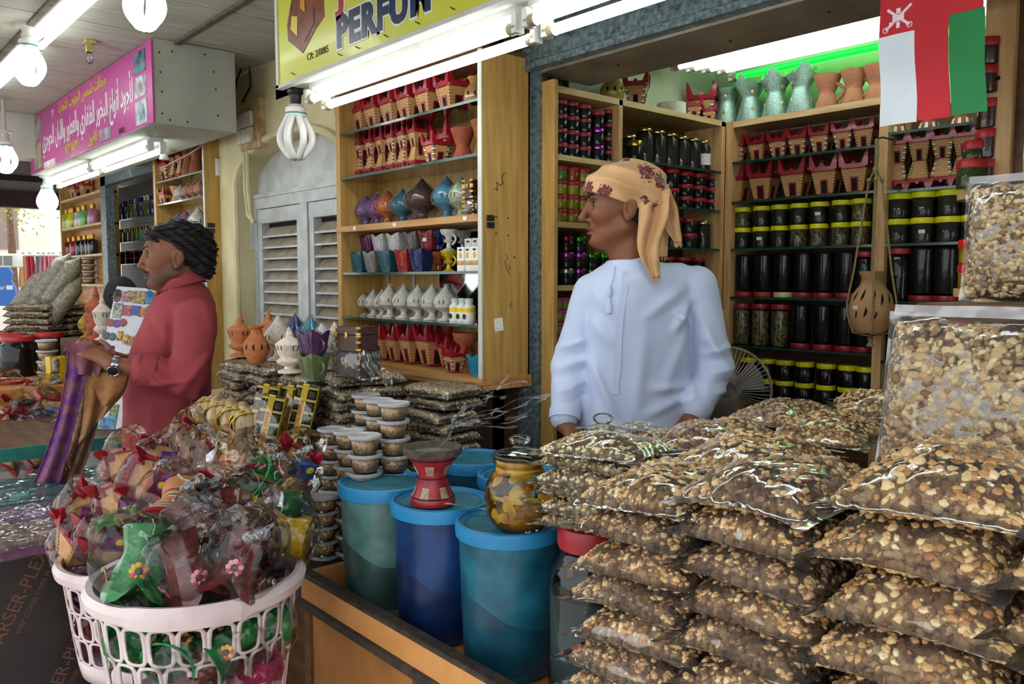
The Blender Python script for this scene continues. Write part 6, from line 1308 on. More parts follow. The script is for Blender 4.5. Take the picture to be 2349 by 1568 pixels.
# far table: jars, slabs, rolls, bagged burners
t = thing('neighbour_table', 'long teal-edged table of the neighbouring shop', 'table', (0, 0, 0))
part('top', B().box(-6.6, -3.62, .45, 1.32, .80, .83), t, m_brownw); part('teal_edge', B().box(-6.6, -3.60, .44, .46, .785, .835).box(-3.62, -3.60, .44, 1.32, .785, .835), t, M('teal_paint', '#1f7a70', '#1a6a60', rough=.5)); part('step', B().box(-6.6, -4.55, .6, 1.32, .83, .95), t, m_orange)
for x, y in ((-3.7, .5), (-3.7, 1.25), (-6.5, .5), (-6.5, 1.25)): part('leg', B().box(x - .03, x + .03, y - .03, y + .03, 0, .80), t, m_brownw)
for i, (u, v, s, r_) in enumerate(((25, 868, 4.75, .125), (45, 872, 4.55, .12), (0, 850, 4.95, .12), (85, 840, 5.0, .11), (115, 850, 4.85, .11))):
    p = at(u, v, s=s); jar((p.x, p.y, .951), r_ * .78, .22, f'big dark jar with red lid on the neighbour table, {ORD[i]} of five', 'paste', '#b8242a', .03, 'big dark jars on the neighbour table', neck=True)
for i in range(6):
    for k in range(2):
        p = at(85 + 55 * k, 785 - 0 * i, s=5.0 + .2 * k); bag(RG[(i + k) % 3], (p.x, p.y, 1.09 + .04 * i), f'thin resin bag of the {["outer", "inner"][k]} stack behind the red-lidded jars, {ORD[i] if i else "lowest"} up', (0, 0, .8), 'resin bags behind the red-lidded jars', 'resin_bag', (1.2, 1.2, 1.2), zs=False)
p = at(110, 790, s=5.1); solo('packing_crate', B().box(-.35, .35, -.16, .16, 0, .135, bev=.004), 'crate under the resin bags of the neighbour table', 'crate', m_brownw, loc=(p.x, p.y, .951), rot=(0, 0, .8))
m_roll = M('resin_roll', '#6e6a58', '#9a9680', rough=.45, scale=60, lo=.35, hi=.65, bump=.5, coat=.3)
_rl = B().lathe([(.02, -.16), (.052, -.13), (.058, 0), (.054, .12), (.02, .16), (.005, .19)], 16).mesh(m_roll)
for i, (u, v) in enumerate(((65, 678), (92, 685), (120, 700), (142, 695), (118, 640), (140, 648))):
    p = at(u, v, s=5.0); t = thing('resin_roll', f'sausage-shaped roll of grey resin leaning, {["nearest the street", "second from the street", "third from the street", "nearest the niche", "upper left of the pair on top", "upper right of the pair on top"][i]}', 'roll', p, (radians(-15), radians(32), radians(49)), 'resin rolls on the neighbour table'); part('roll', _rl, t); part('tie', B().lathe([(.015, .165), (.012, .175)], 10), t, m_tagp)
for i, (u, v, s, k, c, cd) in enumerate(((25, 905, 4.2, 'stripe', None, None), (75, 930, 4.1, 'castle', None, '#2a4a9a'), (20, 950, 4.0, 'castle', None, '#b0303a'), (70, 965, 3.95, 'castle', None, '#6a2a7a'), (110, 905, 4.2, 'stripe', None, '#b0303a'), (115, 950, 4.0, 'castle', None, '#2a5a9a'), (10, 995, 3.85, 'castle', None, '#2a6ab0'), (65, 1000, 3.85, 'castle', None, '#7a2a7a'), (20, 1030, 3.75, 'castle', None, '#1a4a9a'), (85, 1030, 3.75, 'castle', None, '#4a7a5a'), (115, 1005, 3.82, 'castle', None, '#7a2a6a'))):
    packed(u, v, s, k, f'bagged burner on the teal-edged table, {ORD[i]} of the heap counted from its top', c, (40 * i, 25 * i, 0), 1.15, None, cd, True)
for k in range(6):
    p = at(112, 905, s=4.35); o = thing('resin_tub', f'tub in the stack beside the yellow-taped packs, {ORD[k] if k else "lowest"} up', 'tub', (p.x, p.y, .835 + .055 * k), 0, 'tubs beside the yellow-taped packs', (1.25, 1.25, 1.25)); part('crumbs', _tc, o); part('cup', _tw, o); part('lid', _tl, o)
for k in range(3):
    p = at(128, 835 + 38 * k, s=4.3); t = thing('taped_pack', f'yellow-taped pack beside the tub stack, {["topmost", "middle", "lowest"][k]}', 'packet', p, radians(20), 'yellow-taped packs by the tub stack'); part('pack', B().box(-.06, .06, -.04, .04, -.04, .04, bev=.008), t, M('pack_body', '#5a4a38', '#a89878', rough=.5, scale=50)); part('tape', B().box(-.02, .02, -.042, .042, -.042, .042).box(-.062, .062, -.015, .015, -.042, .042), t, m_yt)
# pots by the board
for i, (k, u, v, c) in enumerate((('tall', 223, 765, '#b0583a'), ('tall', 236, 755, '#d8cfc4'), ('dome', 198, 768, '#a8902c'), ('flare', 208, 770, '#a85a40'))):
    p = at(u, v, y=1.19); turned(k, (p.x, p.y, 1.166), (.28, .24, .14, .12)[i], ['tall terracotta burner beside the magnet board', 'tall white burner beside the magnet board', 'small gold burner beside the magnet board', 'clay cup beside the magnet board'][i], c, wide=.8)
solo('packing_crate', B().box(-4.95, -4.55, 1.08, 1.32, .952, 1.165, bev=.004), 'crate under the clay burners beside the magnet board', 'crate', m_brownw)
# magnet board
TLp, TRp, BLp, BRp = at(268, 656, s=3.72), at(374, 664, s=3.72), at(168, 1088, s=3.55), at(276, 1094, s=3.55)
t = thing('magnet_board', 'white board of souvenir magnets leaning behind the man', 'board', (0, 0, 0)); nrm = (TRp - TLp).cross(TLp - BLp).normalized()
if nrm.dot(Vector((0, 0, CAMZ)) - TLp) < 0: nrm = -nrm
th_ = nrm * -.012; part('board', B().loft([[TLp, TRp, BRp, BLp], [TLp + th_, TRp + th_, BRp + th_, BLp + th_]]), t, M('white_board', '#d6dbe2', '#cbd1d9', rough=.35))
exx = (TRp - TLp).normalized(); eyy = (TLp - BLp).normalized()
def bpnt(u, v):
    best = None; d = _f + _r * ((u - PW / 2) / FPX) - _u * ((v - PH / 2) / FPX); k = (TLp - Vector((0, 0, CAMZ))).dot(nrm) / d.dot(nrm); return Vector((0, 0, CAMZ)) + d * k
m_mag = M('magnet_print', '#ffffff', '#606060', rough=.3, scale=70, lo=.4, hi=.65, obcol=True, coat=.3)
MG = Matrix((exx, eyy, nrm)).transposed().to_4x4()
for i, (u, v, w, h, c, rd) in enumerate(((270, 678, .020, .03, '#4a4a4c', 1), (286, 680, .018, .024, '#c88a8a', 0), (302, 680, .022, .026, '#a88a50', 0), (322, 682, .026, .030, '#b89a50', 0), (342, 682, .024, .032, '#2a7ab8', 1), (358, 684, .02, .034, '#b89030', 1), (270, 712, .02, .034, '#a8a89a', 0), (292, 712, .02, .024, '#c04a50', 0), (311, 712, .02, .022, '#2a4ab0', 0), (327, 716, .018, .022, '#c87a20', 0), (344, 712, .016, .02, '#7ab03a', 0), (254, 740, .018, .018, '#a82a38', 1), (268, 742, .018, .018, '#7a2ab0', 1), (282, 740, .018, .018, '#b02a3a', 1), (244, 770, .016, .018, '#3a4048', 1), (258, 772, .016, .018, '#4a5058', 1), (275, 770, .012, .022, '#d8a828', 0), (288, 778, .012, .022, '#d8a828', 0), (300, 782, .012, .022, '#c89a20', 0), (240, 972, .022, .03, '#3a8ac8', 0), (256, 968, .02, .034, '#3aa0d0', 0), (262, 940, .018, .026, '#7a9a3a', 0), (236, 1010, .02, .034, '#3a9ad0', 1), (252, 1008, .018, .032, '#a8823a', 1), (224, 990, .014, .03, '#4a8a7a', 0))):
    p = bpnt(u, v); o = thing('souvenir_magnet', f'souvenir magnet on the white board, {ORD[i % 16]} of the {"upper" if i < 16 else "lower"} ones', 'magnet', p, (0, 0, 0), 'souvenir magnets on the white board'); o.matrix_world = Matrix.Translation(p) @ MG
    part('plate', (B().lathe([(1, 0), (1, .003), (.92, .0045)], 18, Matrix.Diagonal((w, h, 1, 1))) if rd else B().box(-w, w, -h, h, 0, .004, bev=.001)), o, m_mag, col=c)
# ================================================================== street beyond
m_bw = M('sunlit_render', '#f2e6d6', '#e6d8c6', rough=.8, scale=1.5)
t = thing('street_building', 'sunlit pale building across the street', 'building', (-24, 6, 0)); part('wall', B().box(-1, 1, -9, 12, 0, 4.6), t, m_bw); part('cornice', B().box(-1.2, 1.25, -9, 12, 3.6, 3.75), t, m_white); part('roof_edge', B().box(-1.3, 1.4, -9, 12, 4.6, 4.9), t, m_white)
part('window', B().box(1.0, 1.04, -3.5, -1.8, 2.2, 3.2), t, M('street_window', '#8a7a70', rough=.3))
solo('dark_awning', B().box(-8.58, -6.2, -1.2, 1.775, 2.41, 2.46).box(-9.6, -8.58, -1.2, 4.0, 2.36, 2.46).box(-9.7, -9.55, -1.2, 4.0, 2.20, 2.459), 'dark brown awning beyond the walkway ceiling', 'awning', M('awning_brown', '#3a2a26', '#2e201c', rough=.8))
for k, (x, y) in enumerate(((-9.5, -1.1), (-9.5, 3.9))): solo('awning_post', B().box(x - .04, x + .04, y - .04, y + .04, 0, 2.2), f'post of the dark awning, {["street", "shop"][k]} side', 'post', m_brownw)
CLC = ['#c8a070', '#a82a3a', '#8a8890', '#c88a8a', '#d87a90', '#d890a0', '#d8d0a0']
rk = at(95, 585, s=11.0); t = thing('clothes_rail', 'rail of garments across the street', 'clothes rail', (rk.x, rk.y, 0), radians(49)); part('rail', B().tube([(-.9, 0, rk.z), (.9, 0, rk.z)], .02, 8).tube([(-.88, 0, 0), (-.88, 0, rk.z)], .02, 8).tube([(.88, 0, 0), (.88, 0, rk.z)], .02, 8), t, m_alu)
for i, (u, c) in enumerate(zip((53, 68, 88, 100, 112, 122, 140), CLC)):
    p = at(u, 583, s=11.0); t = thing('hanging_garment', f'{["tan", "dark red", "grey", "dusty pink", "rose", "pale pink", "cream"][i]} garment hanging across the street', 'garment', (p.x, p.y, p.z), radians(49), 'garments across the street')
    part('cloth', B().grid(lambda u_, v_: ((-.075 + .15 * u_) * (.6 + .5 * v_), .03 * sin(14 * u_ + i), -.42 * v_ - .02), 10, 6), t, M('garment_' + c[1:], c, rough=.8)); part('hanger', B().tube([(-.06, 0, -.02), (0, 0, .02), (.06, 0, -.02)], .006, 5), t, m_black)
p = at(18, 598, s=10.5); t = thing('air_conditioner', 'old window air conditioner across the street', 'air conditioner', p, radians(49)); part('case', B().box(-.14, .14, -.1, .1, -.08, .08, bev=.01), t, m_white)
for k in range(2): part('grille', B().box(-.12 + .125 * k, -.01 + .125 * k, -.104, -.1, -.06, .06), t, M('ac_grille', '#6a7068', rough=.6))
p = at(10, 655, s=9.0); t = thing('blue_billboard', 'blue rounded advertising board across the street', 'billboard', (p.x, p.y, 0), radians(49)); part('panel', B().prism([(-.35, -.22), (.10, -.22), (.135, -.14), (.12, -.02), (.08, .06), (.10, .14), (.06, .2), (-.35, .2)], -.02, .02, Matrix.Translation((0, 0, p.z)) @ Matrix.Rotation(pi / 2, 4, 'X')), t, M('billboard_blue', '#1f6ac0', rough=.4)); part('legs', B().box(-.3, -.26, -.02, .02, 0, p.z - .2), t, m_alu); text('lettering', 'ar', .07, m_lw, t, (-.005, -.025, p.z - .02), FRONT, .001); part('white_patch', B().box(.035, .105, -.024, -.02, -.022, .024), t, m_lw, loc=(0, 0, p.z - .02))
t = thing('street_tree', 'leafy tree branch hanging over the street', 'tree', at(20, 470, s=14), 0); b = B(); rr = random.Random(9)
for k in range(420):
    c = Vector((rr.gauss(0, .32), rr.gauss(0, .35), rr.gauss(.05, .22))); s_ = rr.uniform(.02, .045); T = Matrix.Translation(c) @ Euler((rr.uniform(0, 6), rr.uniform(0, 6), rr.uniform(0, 6))).to_matrix().to_4x4() @ Matrix.Scale(s_, 4)
    b.add([(-1, 0, 0), (0, .45, .1), (1, 0, 0), (0, -.45, .1)], [(0, 1, 2, 3)], T)
part('foliage', b, t, M('tree_leaf', '#8a9a2a', '#c0a83a', rough=.6, island=True), kind='stuff'); part('branch', B().tube([(.2, 0, -4.5 + 2.0), (.1, 0, -.6), (0, 0, 0), (-.3, .2, .3)], [.08, .06, .04, .015], 8), t, m_brownw)
# ================================================================== people: bodies grown from smooth distance fields
def surfnet(fn, lo, hi, h):
    lo, hi = np.array(lo, float), np.array(hi, float); n = np.ceil((hi - lo) / h).astype(int) + 1
    ax = [(lo[i] + h * np.arange(n[i])).astype(np.float32) for i in range(3)]; X, Y, Z = np.meshgrid(*ax, indexing='ij'); D = fn(X, Y, Z).astype(np.float32)
    ins = D < 0; acc = np.zeros(tuple(n - 1) + (3,), np.float32); cnt = np.zeros(tuple(n - 1), np.float32)
    sl = lambda d, k: slice(d, d + k - 1)
    cor = [(a, b, c) for a in (0, 1) for b in (0, 1) for c in (0, 1)]
    for i, p in enumerate(cor):
        for q in cor[i + 1:]:
            if sum(abs(a - b) for a, b in zip(p, q)) != 1: continue
            d0 = D[tuple(sl(p[k], n[k]) for k in range(3))]; d1 = D[tuple(sl(q[k], n[k]) for k in range(3))]
            m = (d0 < 0) != (d1 < 0)
            if not m.any(): continue
            t_ = d0[m] / (d0[m] - d1[m]); P_ = np.array(p, np.float32) + t_[:, None] * (np.array(q, np.float32) - np.array(p, np.float32)); acc[m] += P_; cnt[m] += 1
    act = cnt > 0; idx = -np.ones(act.shape, np.int64); idx[act] = np.arange(act.sum()); ci = np.argwhere(act); V = lo + h * (ci + acc[act] / cnt[act][:, None]); F_ = []
    for axis in range(3):
        a, b = [(1, 2), (2, 0), (0, 1)][axis]; s0 = [slice(None)] * 3; s1 = [slice(None)] * 3; s0[axis] = slice(0, -1); s1[axis] = slice(1, None)
        e = ins[tuple(s0)] != ins[tuple(s1)]; w = np.argwhere(e); ok = (w[:, a] > 0) & (w[:, b] > 0) & (w[:, a] < n[a] - 1) & (w[:, b] < n[b] - 1); w = w[ok]
        fl_ = ins[tuple(s0)][tuple(w.T)]; qd = []
        for da, db in ((-1, -1), (0, -1), (0, 0), (-1, 0)):
            c = w.copy(); c[:, a] += da; c[:, b] += db; qd.append(idx[tuple(c.T)])
        qd = np.stack(qd, 1); qd[~fl_] = qd[~fl_][:, ::-1]; F_.append(qd)
    F_ = np.vstack(F_); return V, F_[(F_ >= 0).all(1)]
def smin(a, b, k): h = np.clip(.5 + .5 * (b - a) / k, 0, 1); return b + (a - b) * h - k * h * (1 - h)
def ssub(a, b, k): return -smin(-a, b, k)            # a minus b
def ell_(X, Y, Z, c, r, rot=0.0, axis='y'):
    x, y, z = X - c[0], Y - c[1], Z - c[2]
    if rot:
        cs, sn = cos(rot), sin(rot)
        if axis == 'y': x, z = cs * x + sn * z, -sn * x + cs * z
        elif axis == 'z': x, y = cs * x + sn * y, -sn * x + cs * y
        else: y, z = cs * y + sn * z, -sn * y + cs * z
    k0 = np.sqrt((x / r[0]) ** 2 + (y / r[1]) ** 2 + (z / r[2]) ** 2); k1 = np.sqrt((x / r[0] ** 2) ** 2 + (y / r[1] ** 2) ** 2 + (z / r[2] ** 2) ** 2) + 1e-9
    return k0 * (k0 - 1) / k1
def cap_(X, Y, Z, a, b, ra, rb=None):
    rb = ra if rb is None else rb; a, b = np.array(a, float), np.array(b, float); d = b - a; L2 = d @ d
    t_ = np.clip(((X - a[0]) * d[0] + (Y - a[1]) * d[1] + (Z - a[2]) * d[2]) / L2, 0, 1)
    return np.sqrt((X - a[0] - t_ * d[0]) ** 2 + (Y - a[1] - t_ * d[1]) ** 2 + (Z - a[2] - t_ * d[2]) ** 2) - (ra + (rb - ra) * t_)
def crease(X, Y, Z, D, folds):
    "folds in cloth: each runs along a segment, with its own width and height"
    for a, b, w, dp in folds:
        d = np.array(b, float) - np.array(a, float); d[1] = 0; L2 = d @ d + 1e-9; t_ = np.clip(((X - a[0]) * d[0] + (Z - a[2]) * d[2]) / L2, 0, 1); r2 = (X - a[0] - t_ * d[0]) ** 2 + (Z - a[2] - t_ * d[2]) ** 2
        D = D - dp * np.exp(-r2 / w ** 2) * np.clip(.5 - (Y - a[1] - .08) / .08, 0, 1) * (1 - .55 * np.abs(2 * t_ - 1) ** 3)
    return D
def column_(X, Y, Z, zs, cx, cy, rx, ry, yaw=0.0, p=2.3):
    x0 = np.interp(Z, zs, cx); y0 = np.interp(Z, zs, cy); a = np.interp(Z, zs, rx); b = np.interp(Z, zs, ry); x, y = X - x0, Y - y0
    cs, sn = cos(yaw), sin(yaw); x, y = cs * x + sn * y, -sn * x + cs * y
    k = (np.abs(x / a) ** p + np.abs(y / b) ** p) ** (1 / p); return (k - 1) * np.minimum(a, b)
def head(X, Y, Z, o, k=1.0, nose=1.0):
    "face looks towards -x; o is the point between the ears"
    x, y, z = (X - o[0]) / k, (Y - o[1]) / k, (Z - o[2]) / k; ya = np.abs(y)
    d = ell_(x, y, z, (.012, 0, .045), (.096, .074, .088)); d = smin(d, ell_(x, y, z, (-.045, 0, .03), (.058, .064, .075)), .03)
    d = smin(d, ell_(x, y, z, (-.048, 0, -.03), (.050, .054, .075)), .03)
    d = smin(d, cap_(x, ya, z, (-.005, .050, -.045), (-.075, .016, -.085), .020, .018), .025); d = smin(d, ell_(x, y, z, (-.088, 0, -.083), (.016, .022, .016)), .014)
    d = smin(d, ell_(x, ya, z, (-.068, .040, -.008), (.028, .020, .024)), .02)      # cheek bones
    d = smin(d, cap_(x, ya, z, (-.093, .010, .042), (-.080, .044, .040), .010), .012)   # brow
    d = ssub(d, ell_(x, ya, z, (-.100, .034, .019), (.018, .020, .013)), .012)
    d = smin(d, ell_(x, ya, z, (-.0815, .0335, .0185), (.0135, .0165, .0115)), .004)   # lids
    d = ssub(d, ell_(x, ya, z, (-.0955, .0335, .0175), (.012, .0150, .0050)), .002)
    d = smin(d, cap_(x, y, z, (-.098, 0, .034), (-.117 * nose, 0, -.016), .0075, .0105), .010); d = smin(d, ell_(x, y, z, (-.1165 * nose, 0, -.021), (.0125, .0115, .0095)), .006)
    d = smin(d, ell_(x, ya, z, (-.103, .0125, -.026), (.0105, .0075, .0075)), .006); d = ssub(d, ell_(x, ya, z, (-.109, .007, -.034), (.006, .0035, .004)), .003)
    d = smin(d, ell_(x, y, z, (-.090, 0, -.043), (.013, .026, .016)), .012)
    d = smin(d, ell_(x, y, z, (-.1000, 0, -.0495), (.0105, .022, .0066)), .005); d = smin(d, ell_(x, y, z, (-.0985, 0, -.0630), (.0105, .020, .0076)), .005)
    d = ssub(d, ell_(x, y, z, (-.110, 0, -.0560), (.012, .023, .0016)), .002); d = ssub(d, ell_(x, y, z, (-.105, 0, -.074), (.010, .02, .006)), .008)
    e = ell_(x, ya, z, (.004, .076, .004), (.020, .0095, .033), -.15); e = ssub(e, ell_(x, ya, z, (.000, .085, .008), (.0115, .0075, .021), -.15), .004); e = smin(e, ell_(x, ya, z, (-.003, .079, -.024), (.008, .006, .009)), .006); e = smin(e, ell_(x, ya, z, (.006, .083, .003), (.004, .003, .013), -.15), .003)
    return smin(d, e, .006) * k
def handsdf(X, Y, Z, w, kd, sd, nd, S=1.0, curl=.8):
    "w wrist, kd direction to knuckles, sd across the knuckles (index side), nd back of the hand"
    w, kd, sd, nd = [np.array(v, float) for v in (w, kd, sd, nd)]; D = cap_(X, Y, Z, w, w + kd * .055 * S + sd * .018 * S, .021 * S, .017 * S)
    for q in (-.022, -.007, .008, .022): D = smin(D, cap_(X, Y, Z, w + kd * .03 * S, w + kd * .088 * S + sd * q * S, .015 * S, .010 * S), .012 * S)
    for q, l_ in ((.024, .92), (.008, 1.05), (-.008, 1.0), (-.024, .78)):
        p0 = w + kd * .088 * S + sd * q * S; p1 = p0 + (kd * cos(.5 * curl) - nd * sin(.5 * curl)) * .040 * l_ * S; p2 = p1 + (kd * cos(1.5 * curl) - nd * sin(1.5 * curl)) * .027 * l_ * S; p3 = p2 + (kd * cos(2.2 * curl) - nd * sin(2.2 * curl)) * .02 * l_ * S
        f_ = np.minimum(np.minimum(cap_(X, Y, Z, p0, p1, .0095 * S, .0085 * S), cap_(X, Y, Z, p1, p2, .0085 * S, .0078 * S)), cap_(X, Y, Z, p2, p3, .0078 * S, .0065 * S)); D = smin(D, f_, .004 * S)
    t0 = w + kd * .022 * S + sd * .022 * S; t1 = t0 + (kd * .6 + sd * .7 - nd * .35) * .04 * S; t2 = t1 + (kd * .85 + sd * .2 - nd * .5) * .032 * S; t3 = t2 + (kd * .9 - nd * .4) * .022 * S
    return smin(D, np.minimum(cap_(X, Y, Z, t0, t1, .014 * S, .011 * S), np.minimum(cap_(X, Y, Z, t1, t2, .011 * S, .0095 * S), cap_(X, Y, Z, t2, t3, .0095 * S, .0075 * S))), .008 * S)
def skin(name, a, b): return M(name, a, b, rough=.48, scale=14, lo=.3, hi=.7, bump=.05, bscale=220, spec=.4, sss=.12)
m_cloth_bump = dict(bump=.12, bscale=420)
def join(*vf):
    V, F_, o = [], [], 0
    for v, f in vf: V.append(v); F_.append(f + o); o += len(v)
    return np.vstack(V), np.vstack(F_)
PYAW = pi / 2 - YAW      # local x runs to the right of the view, y away from it
m_eye = M('eye_white', '#a89c90', '#9a8c80', rough=.25); m_iris = M('iris', '#1a0e08', rough=.15); m_hair = M('black_hair', '#0d0b0b', '#1c1716', rough=.5, scale=60, stretch=(1, 1, 3), bump=.8, bscale=140)
def face_parts(t, o, k, nose=1.0):
    for s_ in (-1, 1):
        e = part('eye', B().ell((0, 0, 0), .0108 * k, 14, 10), t, m_eye, loc=(o[0] - .0840 * k, o[1] + s_ * .0325 * k, o[2] + .0178 * k)); part('iris', B().ell((-.0072 * k, s_ * .002, 0), (.0048 * k, .0066 * k, .0066 * k), 10, 8), e, m_iris)
        def onface(y, z, off=0.0):
            xs_ = np.linspace(-.16, .0, 400); d_ = head(xs_, 0 * xs_ + y, 0 * xs_ + z, (0, 0, 0), 1.0, nose); return (o[0] + (xs_[int(np.argmax(d_ < 0))] - off) * k, o[1] + y * k, o[2] + z * k)
        part('eyebrow', B().tube([onface(s_ * (.011 + .038 * f_), .0385 + .009 * sin(pi * f_ * .75) - .003 * f_, .0008) for f_ in [q / 8 for q in range(9)]], [.0046 * k * (.7 + .5 * f_ - 1.0 * f_ * f_ * .9) for f_ in [q / 8 for q in range(9)]], 6), t, m_hair)
        part('eyelash', B().tube([onface(s_ * (.020 + .028 * f_), .0218 + .0035 * sin(pi * f_), .0008) for f_ in [q / 6 for q in range(7)]], .0014 * k, 5), t, m_hair)
# ---------------------------------------------------------------- the young man in white
m_skb = skin('brown_skin', '#855236', '#74462c')
bu, bs = 1460, 2.45; b0 = at(bu, 640, s=bs); t = thing('person', 'young man in white robe and tan embroidered turban looking aside', 'person', (b0.x, b0.y, .062), PYAW); PX = bs / FPX
def L_(u, v, y=0.0): return ((u - bu) * PX * (1 + y / bs), y, 1.48 - .062 + (640 - v) * PX * (1 + y / bs))
ho = L_(1432, 487)                                                  # between the ears
def bodyhead(X, Y, Z):
    d = head(X, Y, Z, ho, 1.03, 1.04); d = smin(d, cap_(X, Y, Z, (ho[0] + .012, 0, ho[2] - .04), (ho[0] + .022, 0, ho[2] - .19), .049, .054), .025); return smin(d, cap_(X, Y, Z, (ho[0] - .03, 0, ho[2] - .085), (ho[0] + .01, 0, ho[2] - .17), .03, .035), .03)
vh = surfnet(bodyhead, (ho[0] - .15, -.10, ho[2] - .21), (ho[0] + .14, .10, ho[2] + .15), .0024)
wR, wL = L_(1283, 978, -.10), L_(1590, 950, -.06)                   # wrists
shR, shL = L_(1360, 672, .02), L_(1602, 655, .02); elR, elL = L_(1306, 838, .0), L_(1645, 845, .02)
def bodylow(X, Y, Z):
    d = np.maximum(column_(X, Y, Z, [.9, 1.1, 1.3, 1.42], [0, 0, 0, 0], [.03] * 4, [.15, .13, .14, .09], [.10, .09, .09, .07]), np.maximum(Z - 1.36, .85 - Z))
    for sh, el, w in ((shR, elR, wR), (shL, elL, wL)): d = smin(d, cap_(X, Y, Z, sh, el, .042, .034), .03); d = smin(d, cap_(X, Y, Z, el, w, .034, .024), .02)
    for s_ in (-1, 1): d = smin(d, cap_(X, Y, Z, (s_ * .08, .03, .9), (s_ * .09, .02, .48), .075, .05), .04); d = smin(d, cap_(X, Y, Z, (s_ * .09, .02, .48), (s_ * .09, .04, .08), .05, .035), .03); d = smin(d, ell_(X, Y, Z, (s_ * .09, -.02, .03), (.04, .11, .032)), .03)
    d = smin(d, handsdf(X, Y, Z, wR, (.35, -.85, -.40), (.85, .45, .1), (.2, -.35, .9), 1.0, .5), .01); return smin(d, handsdf(X, Y, Z, wL, (-.3, -.6, -.7), (-.8, .5, 0), (-.3, -.4, .85), 1.0, .6), .01)
vb = surfnet(bodylow, (-.34, -.30, -.01), (.36, .22, 1.46), .0068)
part('body', npmesh(*join(vh, vb), m_skb), t); face_parts(t, ho, 1.03, 1.04)
part('moustache', B().grid(lambda u, v: (ho[0] - (.1035 - .010 * abs(2 * u - 1) ** 2) * 1.03, ho[1] + (u - .5) * .044, ho[2] - .0435 + .005 * v - .006 * abs(2 * u - 1) ** 2), 11, 3), t, M('wispy_moustache', '#4a2a1c', '#6a4028', rough=.7, scale=300))
part('hair', npmesh(*surfnet(lambda X, Y, Z: np.maximum(ell_(X, Y, Z, (ho[0] + .022, 0, ho[2] + .03), (.094, .0785, .092)), np.maximum(np.maximum(-(X - (ho[0] - .022) + .75 * np.maximum(-.03, Z - ho[2] - .025)), -ell_(X, np.abs(Y), Z, (ho[0] + .004, .08, ho[2] + .000), (.023, .03, .034))), Z - ho[2] - .08)), (ho[0] - .08, -.09, ho[2] - .07), (ho[0] + .13, .09, ho[2] + .10), .004), m_hair), t)
# robe
m_robe = M('white_robe', '#c6d2ee', '#bfcbe8', rough=.75, scale=5, sheen=.2, bump=.06, bscale=500)
zz = [0.05, .5, .80, 1.0, 1.15, 1.27, 1.36, 1.42, 1.47]
def robe(X, Y, Z):
    d = column_(X, Y, Z, zz, [-.01, -.01, -.008, -.004, .0, .003, .005, .0, -.015], [.03, .03, .03, .03, .03, .026, .014, .004, .0], [.25, .22, .200, .188, .184, .182, .164, .125, .070], [.20, .16, .135, .125, .122, .12, .112, .100, .072], radians(14), 2.4)
    d = smin(d, cap_(X, Y, Z, (-.085, .02, 1.392), (.125, .03, 1.406), .050), .05); d = smin(d, cap_(X, Y, Z, (-.010, .012, 1.420), (.125, .028, 1.412), .042, .050), .03); d = smin(d, cap_(X, Y, Z, (-.02, .012, 1.418), (-.085, .02, 1.396), .040, .048), .03)
    for sh, el, w, r in ((shR, elR, wR, (.057, .050, .042)), (shL, elL, wL, (.060, .055, .047))):
        a = smin(cap_(X, Y, Z, sh, el, r[0], r[1]), cap_(X, Y, Z, el, (el[0] + (w[0] - el[0]) * .86, el[1] + (w[1] - el[1]) * .86, el[2] + (w[2] - el[2]) * .86), r[1], r[2]), .02); d = smin(d, a, .012)
    F1 = [(L_(1340, 700, -.05), L_(1345, 960, -.09), .012, -0.0100), (L_(1580, 700, -.06), L_(1600, 900, -.06), .012, -0.0140),
          (L_(1585, 690, -.07), L_(1545, 760, -.12), .014, 0.0150), (L_(1560, 660, -.08), L_(1470, 730, -.13), .018, 0.0105), (L_(1575, 760, -.08), L_(1520, 900, -.13), .02, .008), (L_(1600, 890, -.08), L_(1490, 900, -.14), .014, 0.0135), (L_(1595, 905, -.08), L_(1480, 960, -.14), .016, 0.0120),
          (L_(1345, 830, -.09), L_(1400, 960, -.14), .014, 0.0120), (L_(1350, 740, -.1), L_(1400, 800, -.14), .018, 0.0090), (L_(1470, 760, -.14), L_(1450, 960, -.15), .022, 0.0075), (L_(1350, 660, -.07), L_(1390, 720, -.12), .016, 0.0090),
          (L_(1545, 720, -.1), L_(1590, 750, -.07), .010, 0.0150), (L_(1600, 720, -.03), L_(1640, 800, -.03), .016, 0.0105), (L_(1610, 770, -.04), L_(1670, 830, -.03), .014, 0.0120)]
    for k, v in enumerate((800, 822, 846, 868, 890)): F1.append((L_(1618 + 6 * k, v + 12, -.06), L_(1690 - 4 * k, v - 8 + 4 * k, -.01), .009, .009 * (1 if k % 2 == 0 else -.7)))
    for k, v in enumerate((790, 815, 835, 858, 885, 915)): F1.append((L_(1272, v + 10, -.03), L_(1335, v - 10, -.05), .009, .007 * (1 if k % 2 == 0 else -.7)))
    d = crease(X, Y, Z, d, F1); d = d + .0016 * np.sin(40 * X + 25 * Z) * np.sin(18 * Z + 9 * Y)
    d = np.maximum(d, -cap_(X, Y, Z, (ho[0] + .022, .0, 1.36), (ho[0] + .014, .0, 1.55), .050, .060)); d = np.maximum(d, Z - 1.475 - .25 * np.maximum(0, X + .02))
    return d
vr = surfnet(robe, (-.36, -.32, .04), (.36, .26, 1.52), .0062); rb = part('robe', npmesh(*vr, m_robe), t)
nc = ((ho[0] + .018 - .0), 0, 1.448); 
col_c = L_(1447, 606); part('collar', B().tube([(col_c[0] + .061 * cos(a), .000 + .061 * sin(a), col_c[2] + .006 + .014 * cos(a) + .006 * sin(a)) for a in [2 * pi * k / 32 for k in range(32)]], .0075, 8, closed=True), rb, m_robe)
